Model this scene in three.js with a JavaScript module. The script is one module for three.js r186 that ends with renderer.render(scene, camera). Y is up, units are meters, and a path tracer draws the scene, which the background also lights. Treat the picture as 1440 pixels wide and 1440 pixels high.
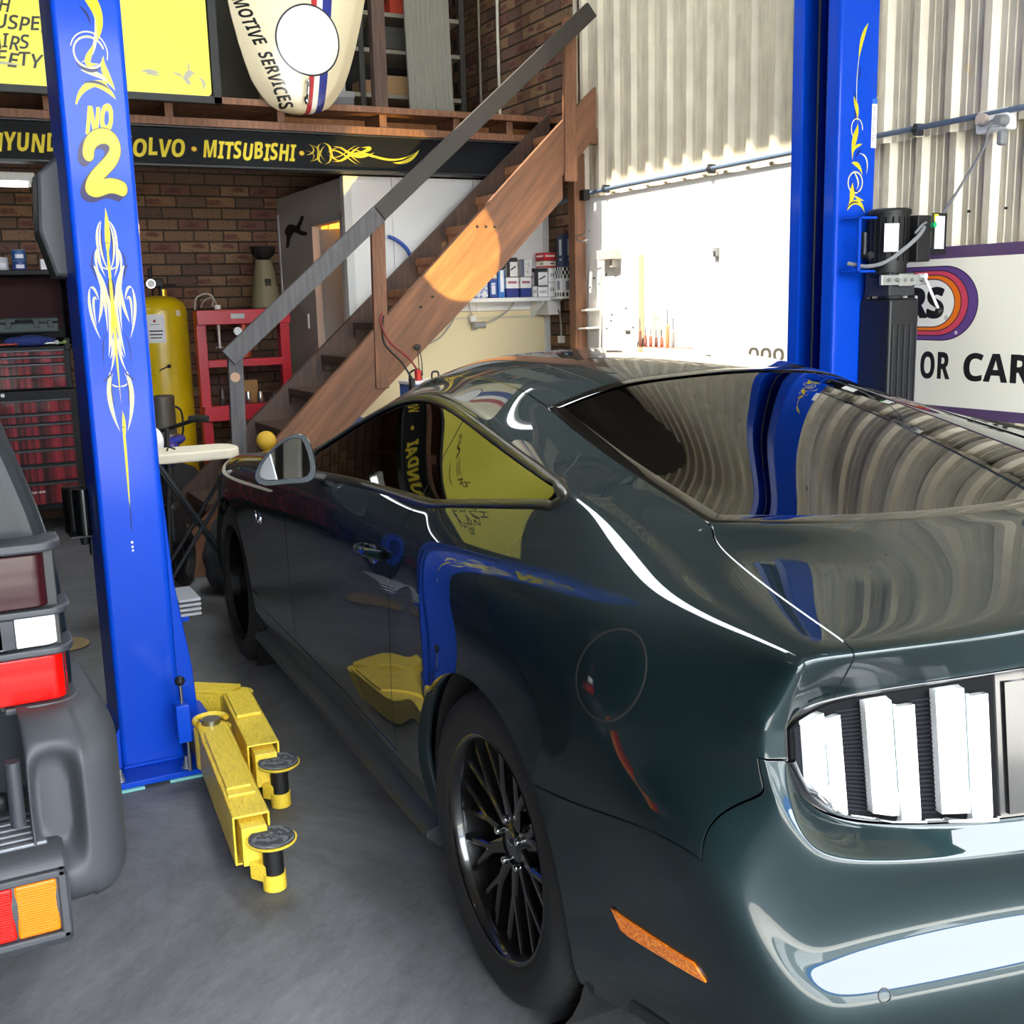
import * as THREE from 'three';
import { RoundedBoxGeometry } from 'three/addons/geometries/RoundedBoxGeometry.js';
import { mergeGeometries, mergeVertices, toCreasedNormals } from 'three/addons/utils/BufferGeometryUtils.js';
import { ImprovedNoise } from 'three/addons/math/ImprovedNoise.js';
import { RectAreaLightUniformsLib } from 'three/addons/lights/RectAreaLightUniformsLib.js';
import { FontLoader } from 'three/addons/loaders/FontLoader.js';

// ---------------------------------------------------------------- camera, sky, sun, exposure
const scene = new THREE.Scene();
const V = (x, y, z) => new THREE.Vector3(x, y, z);
const camera = new THREE.PerspectiveCamera(49.57, 1, 0.05, 200);
camera.position.set(0, 1.5121, 0);
{
  const m = new THREE.Matrix4().makeBasis(V(0.8859751, -0.0249573, 0.4630607), V(0.1076041, 0.9823608, -0.1529334), V(-0.4510759, 0.1853225, 0.8730327));
  camera.quaternion.setFromRotationMatrix(m);
}
RectAreaLightUniformsLib.init();
const renderer = new THREE.WebGLRenderer({ antialias: true });
renderer.toneMapping = THREE.LinearToneMapping;
renderer.toneMappingExposure = 1.7;
renderer.shadowMap.enabled = true;
// bright, thinly overcast daylight outside the roller door behind the camera
scene.background = new THREE.Color().setRGB(0.92, 0.97, 1.0);
scene.backgroundIntensity = 12;
const sun = new THREE.DirectionalLight(0xfff1dc, 11);
sun.position.set(-12, 20, 1.2); sun.target.position.set(0, 0, 0);
sun.shadow.mapSize.set(2048, 2048); sun.shadow.radius = 1;
Object.assign(sun.shadow.camera, { left: -20, right: 20, top: 20, bottom: -20, near: 1, far: 60 });
scene.add(sun, sun.target);

// ---------------------------------------------------------------- helpers
let seedState = 7;
const rnd = () => { seedState = (seedState * 1664525 + 1013904223) >>> 0; return seedState / 4294967296; };
const rr = (a, b) => a + (b - a) * rnd();
const pick = (a) => a[Math.floor(rnd() * a.length)];
const perlin = new ImprovedNoise();
const clamp = (x, a, b) => Math.max(a, Math.min(b, x));
const D2R = Math.PI / 180;
const used = new Map();
function numbered(name) {
  const n = used.get(name) ?? 0; used.set(name, n + 1);
  return n ? `${name}_${String(n).padStart(3, '0')}` : name;
}
function tag(o, label, category, group) { Object.assign(o.userData, { label, category }); if (group) o.userData.group = group; return o; }
function thing(name, label, category, [x, y, z] = [0, 0, 0], turn = 0, group) {
  const o = new THREE.Group(); o.name = numbered(name); o.position.set(x, y, z); o.rotation.y = turn; scene.add(o);
  return tag(o, label, category, group);
}
// a part: geometry given in world axes is moved to its thing's own axes unless local is set
function part(name, g, m, parent, opt = {}) {
  if (Array.isArray(g)) g = merge(g);
  const o = new THREE.Mesh(g, m); o.name = name;
  if (opt.world) for (let q = parent; q; q = q.parent) g.translate(-q.position.x, -q.position.y, -q.position.z);
  if (opt.label) o.userData.label = opt.label;
  if (opt.kind) o.userData.kind = opt.kind;
  parent.add(o); return o;
}
function single(name, label, category, g, m, group) {
  if (Array.isArray(g)) g = merge(g);
  g.computeBoundingBox(); const b = g.boundingBox, c = V((b.min.x + b.max.x) / 2, b.min.y, (b.min.z + b.max.z) / 2);
  g.translate(-c.x, -c.y, -c.z);
  const o = new THREE.Mesh(g, m); o.name = numbered(name); o.position.copy(c); scene.add(o); return tag(o, label, category, group);
}
function struct(name, g, m) {
  if (Array.isArray(g)) g = merge(g);
  const o = new THREE.Mesh(g, m); o.name = name; o.userData.kind = 'structure'; scene.add(o); return o;
}
function merge(list) {
  const l = list.map((g) => { g = g.index ? g.toNonIndexed() : g; for (const k of Object.keys(g.attributes)) if (!['position', 'normal', 'uv'].includes(k)) g.deleteAttribute(k); if (!g.attributes.uv) g.setAttribute('uv', new THREE.Float32BufferAttribute(new Float32Array(g.attributes.position.count * 2), 2)); g.clearGroups(); return g; });
  return l.length === 1 ? l[0] : mergeGeometries(l);
}
const box = (w, h, d, x = 0, y = 0, z = 0, r = 0.004, s = 1) => { const g = r > 0 ? new RoundedBoxGeometry(w, h, d, s, Math.min(r, w / 2.01, h / 2.01, d / 2.01)) : new THREE.BoxGeometry(w, h, d); return g.translate(x, y, z); };
// box between two corners
const span = (x0, y0, z0, x1, y1, z1, r = 0.004) => box(Math.abs(x1 - x0), Math.abs(y1 - y0), Math.abs(z1 - z0), (x0 + x1) / 2, (y0 + y1) / 2, (z0 + z1) / 2, r);
const cyl = (r1, r2, h, x = 0, y = 0, z = 0, axis = 'y', seg = 24, open = false) => { const g = new THREE.CylinderGeometry(r1, r2, h, seg, 1, open); if (axis === 'x') g.rotateZ(-Math.PI / 2); if (axis === 'z') g.rotateX(Math.PI / 2); return g.translate(x, y, z); };
const sph = (r, x, y, z, sx = 1, sy = 1, sz = 1, a = 18, b = 12) => new THREE.SphereGeometry(r, a, b).scale(sx, sy, sz).translate(x, y, z);
const lathe = (pts, seg = 32, x = 0, y = 0, z = 0) => new THREE.LatheGeometry(pts.map(([a, b]) => new THREE.Vector2(a, b)), seg).translate(x, y, z);
const tube = (pts, r, n = 40, k = 8, closed = false) => new THREE.TubeGeometry(new THREE.CatmullRomCurve3(pts.map((p) => (p.isVector3 ? p : V(...p))), closed, 'centripetal'), n, r, k, closed);
// a bar of section w (across) x h (up) from p to q
function bar(p, q, w, h, r = 0.003, upv = V(0, 1, 0)) {
  p = p.isVector3 ? p : V(...p); q = q.isVector3 ? q : V(...q);
  const d = q.clone().sub(p), L = d.length(); d.normalize();
  let s = new THREE.Vector3().crossVectors(upv, d); if (s.lengthSq() < 1e-6) s = V(1, 0, 0); s.normalize();
  const u = new THREE.Vector3().crossVectors(d, s);
  const g = r > 0 ? new RoundedBoxGeometry(w, h, L, 1, Math.min(r, w / 2.1, h / 2.1)) : new THREE.BoxGeometry(w, h, L);
  return g.applyMatrix4(new THREE.Matrix4().makeBasis(s, u, d).setPosition(p.clone().add(q).multiplyScalar(0.5)));
}
const shapeOf = (pts) => { const s = new THREE.Shape(); pts.forEach(([x, y], i) => (i ? s.lineTo(x, y) : s.moveTo(x, y))); s.closePath(); return s; };
function splineShape(pts) { const s = new THREE.Shape(); const c = new THREE.CatmullRomCurve3(pts.map(([x, y]) => V(x, y, 0)), true, 'centripetal').getPoints(pts.length * 6); c.forEach((p, i) => (i ? s.lineTo(p.x, p.y) : s.moveTo(p.x, p.y))); return s; }
const extrude = (shape, depth, bevel = 0.003, seg = 1) => new THREE.ExtrudeGeometry(shape, { depth: Math.max(depth - 2 * bevel, 1e-4), bevelEnabled: bevel > 0, bevelThickness: bevel, bevelSize: bevel, bevelOffset: -bevel, bevelSegments: seg, curveSegments: 12 }).translate(0, 0, bevel);
// profile in (x = along Z world, y = up) extruded along world X, etc.
const alongX = (g, x) => g.rotateY(Math.PI / 2).translate(x, 0, 0); // local z -> +x, local x -> -z

// ---------------------------------------------------------------- textures
function canvasTex(w, h, draw, opt = {}) {
  const c = document.createElement('canvas'); c.width = w; c.height = h; const x = c.getContext('2d'); draw(x, w, h);
  const t = new THREE.CanvasTexture(c); t.colorSpace = opt.data ? THREE.NoColorSpace : THREE.SRGBColorSpace;
  t.wrapS = t.wrapT = opt.clamp ? THREE.ClampToEdgeWrapping : THREE.RepeatWrapping; if (opt.repeat) t.repeat.set(...opt.repeat); return t;
}
function fbm(x, y, oct = 4, z = 0) { let s = 0, a = 0.5; for (let i = 0; i < oct; i++) { s += a * perlin.noise(x, y, z + i * 7.3); x *= 2.03; y *= 2.03; a *= 0.5; } return s; }
function noiseTex(w, h, fn, opt = {}) {
  const d = new Uint8Array(w * h * 4);
  for (let j = 0; j < h; j++) for (let i = 0; i < w; i++) { const c = fn(i / w, j / h), o = (j * w + i) * 4; d[o] = clamp(c[0], 0, 255); d[o + 1] = clamp(c[1], 0, 255); d[o + 2] = clamp(c[2], 0, 255); d[o + 3] = 255; }
  const t = new THREE.DataTexture(d, w, h); t.magFilter = THREE.LinearFilter; t.minFilter = THREE.LinearMipmapLinearFilter; t.wrapS = t.wrapT = THREE.RepeatWrapping;
  t.colorSpace = opt.data ? THREE.NoColorSpace : THREE.SRGBColorSpace; if (opt.repeat) t.repeat.set(...opt.repeat); t.needsUpdate = true; return t;
}
// uv in metres from position, by the face's dominant axis
function boxUV(g, s = 1) {
  g = g.index ? g.toNonIndexed() : g; if (!g.attributes.normal) g.computeVertexNormals();
  const p = g.attributes.position, n = g.attributes.normal, uv = new Float32Array(p.count * 2);
  for (let i = 0; i < p.count; i++) {
    const a = Math.abs(n.getX(i)), b = Math.abs(n.getY(i)), c = Math.abs(n.getZ(i));
    const q = b >= a && b >= c ? [p.getX(i), p.getZ(i)] : a >= c ? [p.getZ(i), p.getY(i)] : [p.getX(i), p.getY(i)];
    uv[2 * i] = q[0] * s; uv[2 * i + 1] = q[1] * s;
  }
  g.setAttribute('uv', new THREE.BufferAttribute(uv, 2)); return g;
}
const std = (color, roughness = 0.6, metalness = 0, extra = {}) => new THREE.MeshStandardMaterial({ color, roughness, metalness, ...extra });
const phys = (color, roughness = 0.6, metalness = 0, extra = {}) => new THREE.MeshPhysicalMaterial({ color, roughness, metalness, ...extra });
const tint = (n, c) => c.map((v) => v * n);

const M = {
  black: std(0x121214, 0.55), rubber: std(0x141415, 0.85), blackGloss: phys(0x08080a, 0.25, 0, { clearcoat: 1, clearcoatRoughness: 0.08 }),
  chrome: std(0xd8dadc, 0.12, 1), steel: std(0x9a9b9c, 0.35, 1), galv: std(0xb9bbb9, 0.45, 0.85), darkSteel: std(0x34363a, 0.45, 0.7),
  blue: phys(0x0444c4, 0.45, 0, { clearcoat: 0.22, clearcoatRoughness: 0.1, specularIntensity: 0.25 }), yellow: null, white: std(0xf0efe9, 0.55), whiteGloss: phys(0xf4f4f2, 0.3, 0, { clearcoat: 0.6, clearcoatRoughness: 0.1 }),
  grey: std(0x7d7f82, 0.6), darkGrey: std(0x2c2f34, 0.55), plastic: std(0x45484d, 0.6),
};
// ---------------------------------------------------------------- the setting
const XR = 4.1, ZB = -8.9, XL = -6.4, ZF = 2.4, YC = 5.2;
// worn, trowelled concrete
const floorTex = noiseTex(1024, 1024, (u, v) => {
  const w = (a, f, z) => { const A = Math.cos(u * 6.2832) * f, B = Math.sin(u * 6.2832) * f, C = Math.cos(v * 6.2832) * f, Dd = Math.sin(v * 6.2832) * f; return perlin.noise(A + 3.1 + C * 0.7, B + Dd * 0.7 + z, C - Dd * 0.4 + A * 0.3) * a; };
  let n = w(0.5, 0.8, 1) + w(0.32, 2.1, 9) + w(0.22, 5.3, 17) + w(0.18, 13, 4) + w(0.15, 31, 8);
  let g = 98 + n * 40 + (rnd() - 0.5) * 9; if (rnd() < 0.0008) g += 55 * rnd();
  return [g * 0.985, g * 0.99, g * 1.02];
});
const floorBump = noiseTex(512, 512, (u, v) => { const g = 128 + 60 * fbm(u * 40, v * 40, 3) + 30 * (rnd() - 0.5); return [g, g, g]; }, { data: true });
floorTex.repeat.set(0.37, 0.37); floorBump.repeat.set(1.1, 1.1);
const concrete = std(0xffffff, 0.62, 0, { map: floorTex, bumpMap: floorBump, bumpScale: 0.0012 });
struct('floor', boxUV(span(XL - 0.3, -0.25, ZB - 0.3, XR + 0.3, 0, ZF + 0.15, 0)), concrete);
const slab = std(0xc9c6bf, 0.9);
single('driveway', 'sunlit pale concrete driveway outside the open roller door', 'driveway', boxUV(span(-14, -0.3, ZF + 0.16, 14, -0.02, 26, 0)), slab).userData.kind = 'structure';

{ // the long shed across the yard, seen only in reflections
  const b = thing('warehouse', 'grey warehouse with blue fascia and white roller doors across the yard', 'building', [0, 0, 19]);
  part('wall', span(-16, -0.02, 0, 16, 4.3, 0.4, 0), std(0x8a8d90, 0.8), b); part('fascia', span(-16, 3.75, -0.1, 16, 4.4, 0, 0), std(0x2f5fae, 0.6), b);
  for (const x of [-11, -5.5, 0.5, 6, 11.5]) { const d = part('roller_door', span(x - 1.7, 0, -0.05, x + 1.7, 3.3, 0, 0), std(0xd9dadb, 0.5), b); for (let k = 1; k < 8; k++) part('door_slat', span(x - 1.7, k * 0.4 - 0.02, -0.07, x + 1.7, k * 0.4 + 0.02, -0.05, 0), std(0xb5b7ba, 0.5), d); }
}
// face bricks: tan with dark iron spots and a brown-violet flash, six firings
const brickMats = [];
for (let k = 0; k < 8; k++) {
  const base = [[124, 96, 70], [134, 102, 72], [108, 82, 64], [116, 80, 64], [96, 74, 60], [138, 108, 78], [102, 76, 62], [122, 90, 66]][k];
  const t = canvasTex(256, 96, (x, w, h) => {
    x.fillStyle = `rgb(${base})`; x.fillRect(0, 0, w, h);
    for (let i = 0; i < 900; i++) { const d = rr(-20, 20); x.fillStyle = `rgba(${base[0] + d},${base[1] + d * 0.9},${base[2] + d * 0.8},.35)`; x.fillRect(rr(0, w), rr(0, h), rr(1, 7), rr(1, 4)); }
    if (k % 2) { const cx = rr(60, 190), cy = rr(30, 65); for (let i = 0; i < 60; i++) { x.fillStyle = `rgba(86,44,42,.07)`; x.beginPath(); x.ellipse(cx + rr(-50, 50), cy + rr(-20, 20), rr(10, 45), rr(5, 20), 0, 0, 7); x.fill(); } }
    for (let i = 0; i < 9 + k * 2; i++) { x.fillStyle = `rgba(34,24,22,${rr(0.4, 0.85)})`; x.beginPath(); x.ellipse(rr(0, w), rr(0, h), rr(1.5, 7), rr(2, 8), 0, 0, 7); x.fill(); }
  });
  brickMats.push(std(0xffffff, 0.85, 0, { map: t, bumpMap: t, bumpScale: 0.003 }));
}
const BL = 0.2255, BH = 0.0848, JT = 0.011;
// a brick 230 long in local x, face at +z, chamfered
function brickGeo(k, len = BL - JT) {
  const w = len / 2, h = (BH - JT) / 2, c = 0.004, d = 0.012, s = (i) => Math.sin(k * 12.9 + i * 78.2) * 0.0012;
  const P = [[-w, -h, -d], [w, -h, -d], [w, h, -d], [-w, h, -d], [-w + s(1), -h + s(2), 0], [w + s(3), -h + s(4), 0], [w + s(5), h + s(6), 0], [-w + s(7), h + s(8), 0], [-w + c, -h + c, c * 0.8], [w - c, -h + c, c * 0.8], [w - c, h - c, c * 0.8], [-w + c, h - c, c * 0.8]];
  const q = [[8, 9, 10, 11], [4, 5, 9, 8], [5, 6, 10, 9], [6, 7, 11, 10], [7, 4, 8, 11], [0, 1, 5, 4], [1, 2, 6, 5], [2, 3, 7, 6], [3, 0, 4, 7]];
  const pos = [], uv = [];
  for (const [a, b, cc, dd] of q) for (const i of [a, b, cc, a, cc, dd]) { pos.push(...P[i]); uv.push((P[i][0] + w) / (2 * w), (P[i][1] + h) / (2 * h)); }
  const g = new THREE.BufferGeometry(); g.setAttribute('position', new THREE.Float32BufferAttribute(pos, 3)); g.setAttribute('uv', new THREE.Float32BufferAttribute(uv, 2)); g.computeVertexNormals(); return g;
}
const brickShapes = [0, 1, 2].map((k) => brickGeo(k)), halfBrick = brickGeo(5, BL / 2 - JT);
const mortar = std(0x3a332c, 0.95);
const wallBack = struct('wall_back', span(XL - 0.3, 0, ZB - 0.25, XR + 0.25, YC, ZB - 0.004, 0), mortar);
const wallRight = struct('wall_right', span(XR + 0.005, 0, ZB, XR + 0.25, YC, -6.66, 0), mortar);
const restBack = [], restRight = [];
function layBricks(parent, rows, from, to, put, seen, rest, maxSingles) {
  let n = 0;
  for (let r = rows[0]; r < rows[1]; r++) {
    const off = (r % 2) * BL / 2;
    for (let a = from + off - BL; a < to; a += BL) {
      const lo = Math.max(a, from), hi = Math.min(a + BL, to); if (hi - lo < BL * 0.42) continue;
      const half = hi - lo < BL * 0.9, c = half ? (a < from ? lo + BL / 4 : hi - BL / 4) : (lo + hi) / 2, y = (r + 0.5) * BH;
      const one = seen(c, y) && n < maxSingles;
      const g = half ? halfBrick : brickShapes[(r * 7 + Math.round(c * 31)) % 3 === 0 ? 0 : (r + Math.round(c * 17)) % 2 ? 1 : 2];
      const m = put(c, y);
      if (one) { n++; const b = new THREE.Mesh(g, pick(brickMats)); b.name = 'brick' + (parent.children.length ? `_${String(parent.children.length).padStart(3, '0')}` : ''); b.applyMatrix4(m); parent.add(b); }
      else rest.push(g.clone().applyMatrix4(m));
    }
  }
}
layBricks(wallBack, [0, 46], 0.1, XR, (c, y) => new THREE.Matrix4().makeTranslation(c, y, ZB + 0.006), (c, y) => c > 0.35 && c < 2.62 && y > 0.55 && y < 2.46 && !(c > 0.6 && c < 1.05 && y < 1.75), restBack, 290);
layBricks(wallRight, [0, 60], 6.68, -ZB, (c, y) => new THREE.Matrix4().makeRotationY(-Math.PI / 2).setPosition(XR, y, -c), (c, y) => (y > 2.55 && y < 4.2) || (c < 7.3 && y > 1.15 && y < 2.6), restRight, 290);
for (const [l, w] of [[restBack, wallBack], [restRight, wallRight]]) part('brickwork', mergeGeometries(l), brickMats[2], w, { kind: 'stuff' });
struct('wall_left', span(XL - 0.25, 0, ZB, XL, YC, ZF, 0), mortar);
const cream = std(0xd8d0bd, 0.8), creamWarm = std(0xe6d9b4, 0.75);
// front wall with the wide roller-door opening behind the camera
struct('wall_front', [span(XL - 0.25, 0, ZF, -1.9, YC, ZF + 0.15, 0), span(3.8, 0, ZF, XR + 0.25, YC, ZF + 0.15, 0), span(-1.9, 3.7, ZF, 3.8, YC, ZF + 0.15, 0)], std(0x2e2c29, 0.8));
{ const d = new THREE.Group(); d.name = 'door_2'; d.userData.kind = 'structure'; scene.add(d); for (let k = 0; k < 14; k++) part('door_panel', span(-6.2 + k * 0.3, 2.1, ZF - 0.06, -6.2 + k * 0.3 + 0.17, 4.2, ZF - 0.005, 0.004), std(0xc9c8c2, 0.5), d); }
// roof with one clear rooflight; the sun falls through it on to the lower steel wall
const SK = [1.3, 2.3, -6.3, -4.0], roofMat = std(0x6f6c66, 0.7);
struct('ceiling', [span(XL - 0.25, YC, ZB - 0.25, SK[0], YC + 0.1, ZF + 0.15, 0), span(SK[1], YC, ZB - 0.25, XR + 0.3, YC + 0.1, ZF + 0.15, 0), span(SK[0], YC, ZB - 0.25, SK[1], YC + 0.1, SK[2], 0), span(SK[0], YC, SK[3], SK[1], YC + 0.1, ZF + 0.15, 0)], roofMat);
{ const w = new THREE.Group(); w.name = 'window_1'; w.userData.kind = 'structure'; scene.add(w);
  part('pane', new THREE.PlaneGeometry(SK[1] - SK[0], SK[3] - SK[2]).rotateX(-Math.PI / 2).translate((SK[0] + SK[1]) / 2, YC + 0.08, (SK[2] + SK[3]) / 2), phys(0xf4f8f8, 0.02, 0, { transmission: 1, thickness: 0 }), w); part('window_frame', [span(SK[0] - 0.03, YC - 0.02, SK[2] - 0.03, SK[0], YC + 0.11, SK[3] + 0.03), span(SK[1], YC - 0.02, SK[2] - 0.03, SK[1] + 0.03, YC + 0.11, SK[3] + 0.03), span(SK[0], YC - 0.02, SK[2] - 0.03, SK[1], YC + 0.11, SK[2]), span(SK[0], YC - 0.02, SK[3], SK[1], YC + 0.11, SK[3] + 0.03)], M.galv, w); }

// trapezoidal steel cladding: sheets four ribs wide, the upper ones lapping over the lower
const PITCH = 0.19;
function sheetGeo(x0, z1, y0, y1, n, rib) { // runs from z1 towards -z; ribs stand out towards the room
  const prof = [];
  for (let k = 0; k < n; k++) {
    const b = z1 - k * PITCH;
    prof.push([b, 0], [b - 0.03, 0], [b - 0.033, -0.003], [b - 0.041, -0.003], [b - 0.044, 0], [b - 0.07, 0], [b - 0.073, -0.003], [b - 0.081, -0.003], [b - 0.084, 0], [b - 0.108, 0], [b - 0.13, -rib], [b - 0.166, -rib], [b - 0.188, 0]);
  }
  prof.push([z1 - n * PITCH, 0]);
  const t = 0.0012, pos = [], uv = []; // two skins and the cut edges
  const quad = (a, b, c, d) => { for (const p of [a, b, c, a, c, d]) { pos.push(...p); uv.push(p[2], p[1]); } };
  for (let i = 0; i + 1 < prof.length; i++) {
    const [za, xa] = prof[i], [zb, xb] = prof[i + 1];
    quad([x0 + xa, y0, za], [x0 + xa, y1, za], [x0 + xb, y1, zb], [x0 + xb, y0, zb]);
    quad([x0 + xa + t, y0, za], [x0 + xb + t, y0, zb], [x0 + xb + t, y1, zb], [x0 + xa + t, y1, za]);
    quad([x0 + xa, y0, za], [x0 + xb, y0, zb], [x0 + xb + t, y0, zb], [x0 + xa + t, y0, za]);
  }
  const g = new THREE.BufferGeometry(); g.setAttribute('position', new THREE.Float32BufferAttribute(pos, 3)); g.setAttribute('uv', new THREE.Float32BufferAttribute(uv, 2)); g.computeVertexNormals(); return g;
}
const sheetTex = noiseTex(512, 512, (u, v) => { const s = fbm(u * 26, v * 3, 3) * 26 + fbm(u * 7 + 3, v * 7, 4) * 20, g = 216 + s + (rnd() - 0.5) * 5; const rusty = fbm(u * 9 + 40, v * 5, 4) > 0.36 ? 16 : 0; return [g, g - 4 - rusty * 0.6, g - 14 - rusty * 1.6]; });
const sheetMat = std(0xfff7e6, 0.42, 0.1, { map: sheetTex });
const wallClad = struct('wall_cladding', span(XR + 0.06, 0, -6.66, XR + 0.3, YC, ZF, 0), std(0x8a877f, 0.8));
let sheetN = 0;
for (let z = -6.66 + 4 * PITCH, k = 0; z < ZF; z += 4 * PITCH, k++) {
  const up = part('cladding_sheet', sheetGeo(XR - 0.055, z, 2.19 + 0.004 * (k % 2), YC, 4, 0.029), sheetMat, wallClad);
  const lo = part('cladding_sheet', sheetGeo(XR - 0.012, z, 0.0, 2.35, 4, 0.029), sheetMat, wallClad);
  for (const s of [up, lo]) { s.name = 'cladding_sheet' + (sheetN ? `_${String(sheetN).padStart(3, '0')}` : ''); sheetN++; }
  if (k < 9) {
    const sc = []; for (let q = 0; q < 4; q++) for (const y of [1.85, 3.62]) sc.push(cyl(0.006, 0.006, 0.012, (y < 2 ? XR - 0.012 : XR - 0.055) - 0.004, y + rr(-0.01, 0.01), z - q * PITCH - 0.065, 'x', 8));
    part('screws', sc, M.darkGrey, up);
  }
}
// smooth white lining on the lower wall towards the corner
const lining = struct('wall_lining', span(XR - 0.085, 0, -6.6, XR - 0.05, 2.185, -4.13, 0.002), std(0xf8f5ee, 0.6));
// pale corner flashing and conduit between brick and steel
struct('trim_1', [span(XR - 0.05, 0, -6.69, XR + 0.02, YC, -6.655, 0.003)], std(0xe4ddc8, 0.5));
tag(single('downpipe', 'thin pale pipe running up the brick corner beside the steel cladding', 'pipe', [cyl(0.017, 0.017, 3.9, XR - 0.03, 3.15, -6.775, 'y', 14)], std(0xcfc6ac, 0.5)), 'thin pale pipe running up the brick corner beside the steel cladding', 'pipe');
// ---------------------------------------------------------------- brush lettering and pinstriping (flat paint)
// a stroke that swells and tapers along a cubic bezier
function swoosh(x, p, w, color, t0 = 0, peak = 0.45, endW = 0) {
  const L = [], R = [], N = 36;
  for (let i = 0; i <= N; i++) {
    const t = i / N, a = (1 - t) ** 3, b = 3 * (1 - t) ** 2 * t, c = 3 * (1 - t) * t * t, d = t ** 3;
    const X = a * p[0] + b * p[2] + c * p[4] + d * p[6], Y = a * p[1] + b * p[3] + c * p[5] + d * p[7];
    let dx = 3 * (1 - t) ** 2 * (p[2] - p[0]) + 6 * (1 - t) * t * (p[4] - p[2]) + 3 * t * t * (p[6] - p[4]), dy = 3 * (1 - t) ** 2 * (p[3] - p[1]) + 6 * (1 - t) * t * (p[5] - p[3]) + 3 * t * t * (p[7] - p[5]);
    const l = Math.hypot(dx, dy) || 1; dx /= l; dy /= l;
    const k = (t < peak ? t0 + (1 - t0) * Math.sin((t / peak) * Math.PI / 2) : endW + (1 - endW) * Math.cos(((t - peak) / (1 - peak)) * Math.PI / 2)) * w / 2;
    L.push([X - dy * k, Y + dx * k]); R.unshift([X + dy * k, Y - dx * k]);
  }
  x.fillStyle = color; x.beginPath(); [...L, ...R].forEach(([a, b], i) => (i ? x.lineTo(a, b) : x.moveTo(a, b))); x.closePath(); x.fill();
}
function lettering(x, text, x0, x1, base, h, color, o = {}) { // fitted between x0 and x1, caps h high
  x.save(); x.translate(x0, base); x.transform(1, 0, -(o.slant ?? 0.18), 1, 0, 0);
  const size = h / 0.72; x.font = `${o.weight ?? 'bold'} ${size}px ${o.font ?? 'sans-serif'}`; x.fillStyle = color; x.textBaseline = 'alphabetic';
  const W = x.measureText(text).width; x.scale((x1 - x0) / W, 1);
  let at = 0, i = 0;
  for (const ch of text) { const w = x.measureText(ch).width, j = o.loose ? Math.sin(i * 2.7 + text.length) : 0; x.save(); x.translate(at, j * h * 0.04 * (o.loose ?? 0)); x.rotate(j * 0.05 * (o.loose ?? 0)); if (o.shadow) { x.fillStyle = o.shadow; x.fillText(ch, -h * 0.04, h * 0.05); x.fillStyle = color; } x.fillText(ch, 0, 0); if (o.stroke) { x.lineWidth = h * o.stroke; x.strokeStyle = color; x.lineJoin = 'round'; x.strokeText(ch, 0, 0); } x.restore(); at += w; i++; }
  x.restore();
}
// a plate in the XY plane facing +z (or turned to face -x), with its own picture
function plate(w, h, tex, rough = 0.5, extra = {}) { return [new THREE.PlaneGeometry(w, h), phys(0xffffff, rough, 0, { map: tex, ...extra })]; }

// ---------------------------------------------------------------- mezzanine
const mirrored = (t) => { t.wrapS = t.wrapT = THREE.MirroredRepeatWrapping; return t; };
const woodTex = (base, dark, seed) => mirrored(noiseTex(256, 512, (u, v) => { const n = fbm(u * 14 + seed, v * 1.6, 4), m = fbm(u * 60, v * 2 + seed, 2), s = 0.55 + n * 0.9 + m * 0.35, k = clamp(s, 0, 1); return base.map((b, i) => dark[i] + (b - dark[i]) * k + (rnd() - 0.5) * 6); }));
const oregonTex = woodTex([146, 98, 68], [90, 62, 46], 3), oregon = std(0xffffff, 0.62, 0, { map: oregonTex });
const slopeTex = oregonTex.clone(); slopeTex.rotation = -0.75; slopeTex.needsUpdate = true; const oregonSlope = std(0xffffff, 0.62, 0, { map: slopeTex });
const oregonLit = std(0xffffff, 0.62, 0, { map: woodTex([186, 128, 88], [120, 80, 56], 8) });
const litTimber = std(0xffffff, 0.6, 0, { map: woodTex([178, 118, 66], [120, 74, 42], 11) });  // more orange than the other timber: warm light put into the colour
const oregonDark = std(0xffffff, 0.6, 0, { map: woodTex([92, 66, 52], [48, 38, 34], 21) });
const greyRail = std(0xffffff, 0.5, 0, { map: woodTex([98, 96, 98], [66, 64, 66], 31) });
const darkRail = std(0x39342f, 0.55);
const mez = new THREE.Group(); mez.name = 'mezzanine'; mez.userData.kind = 'structure'; scene.add(mez);
part('joist_plate', boxUV(span(XL, 2.6, -7.16, 3.93, 2.648, -7.03, 0.004), 3), oregon, mez);
for (let i = 0; i < 9; i++) part('floor_board', boxUV(span(XL, 2.732, -7.2 - i * 0.19, 4.08, 2.772, -7.013 - i * 0.19, 0.003), 3), oregon, mez);
part('floor_board', boxUV(span(XL, 2.73, ZB, 4.08, 2.772, -8.74, 0.003), 3), oregon, mez);
for (const X of [-0.6, 0.1, 0.75, 1.42, 2.1, 2.775, 3.3, 3.7]) part('joist', boxUV(span(X - 0.025, 2.648, -8.88, X + 0.025, 2.731, -7.05, 0.003), 4), oregon, mez);
for (const [a, b] of [[2.13, 2.75], [2.8, 3.275], [3.325, 3.675], [3.725, 4.07]]) part('blocking', boxUV(span(a, 2.65, -7.36, b, 2.73, -7.32, 0.002), 4), litTimber, mez);
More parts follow.
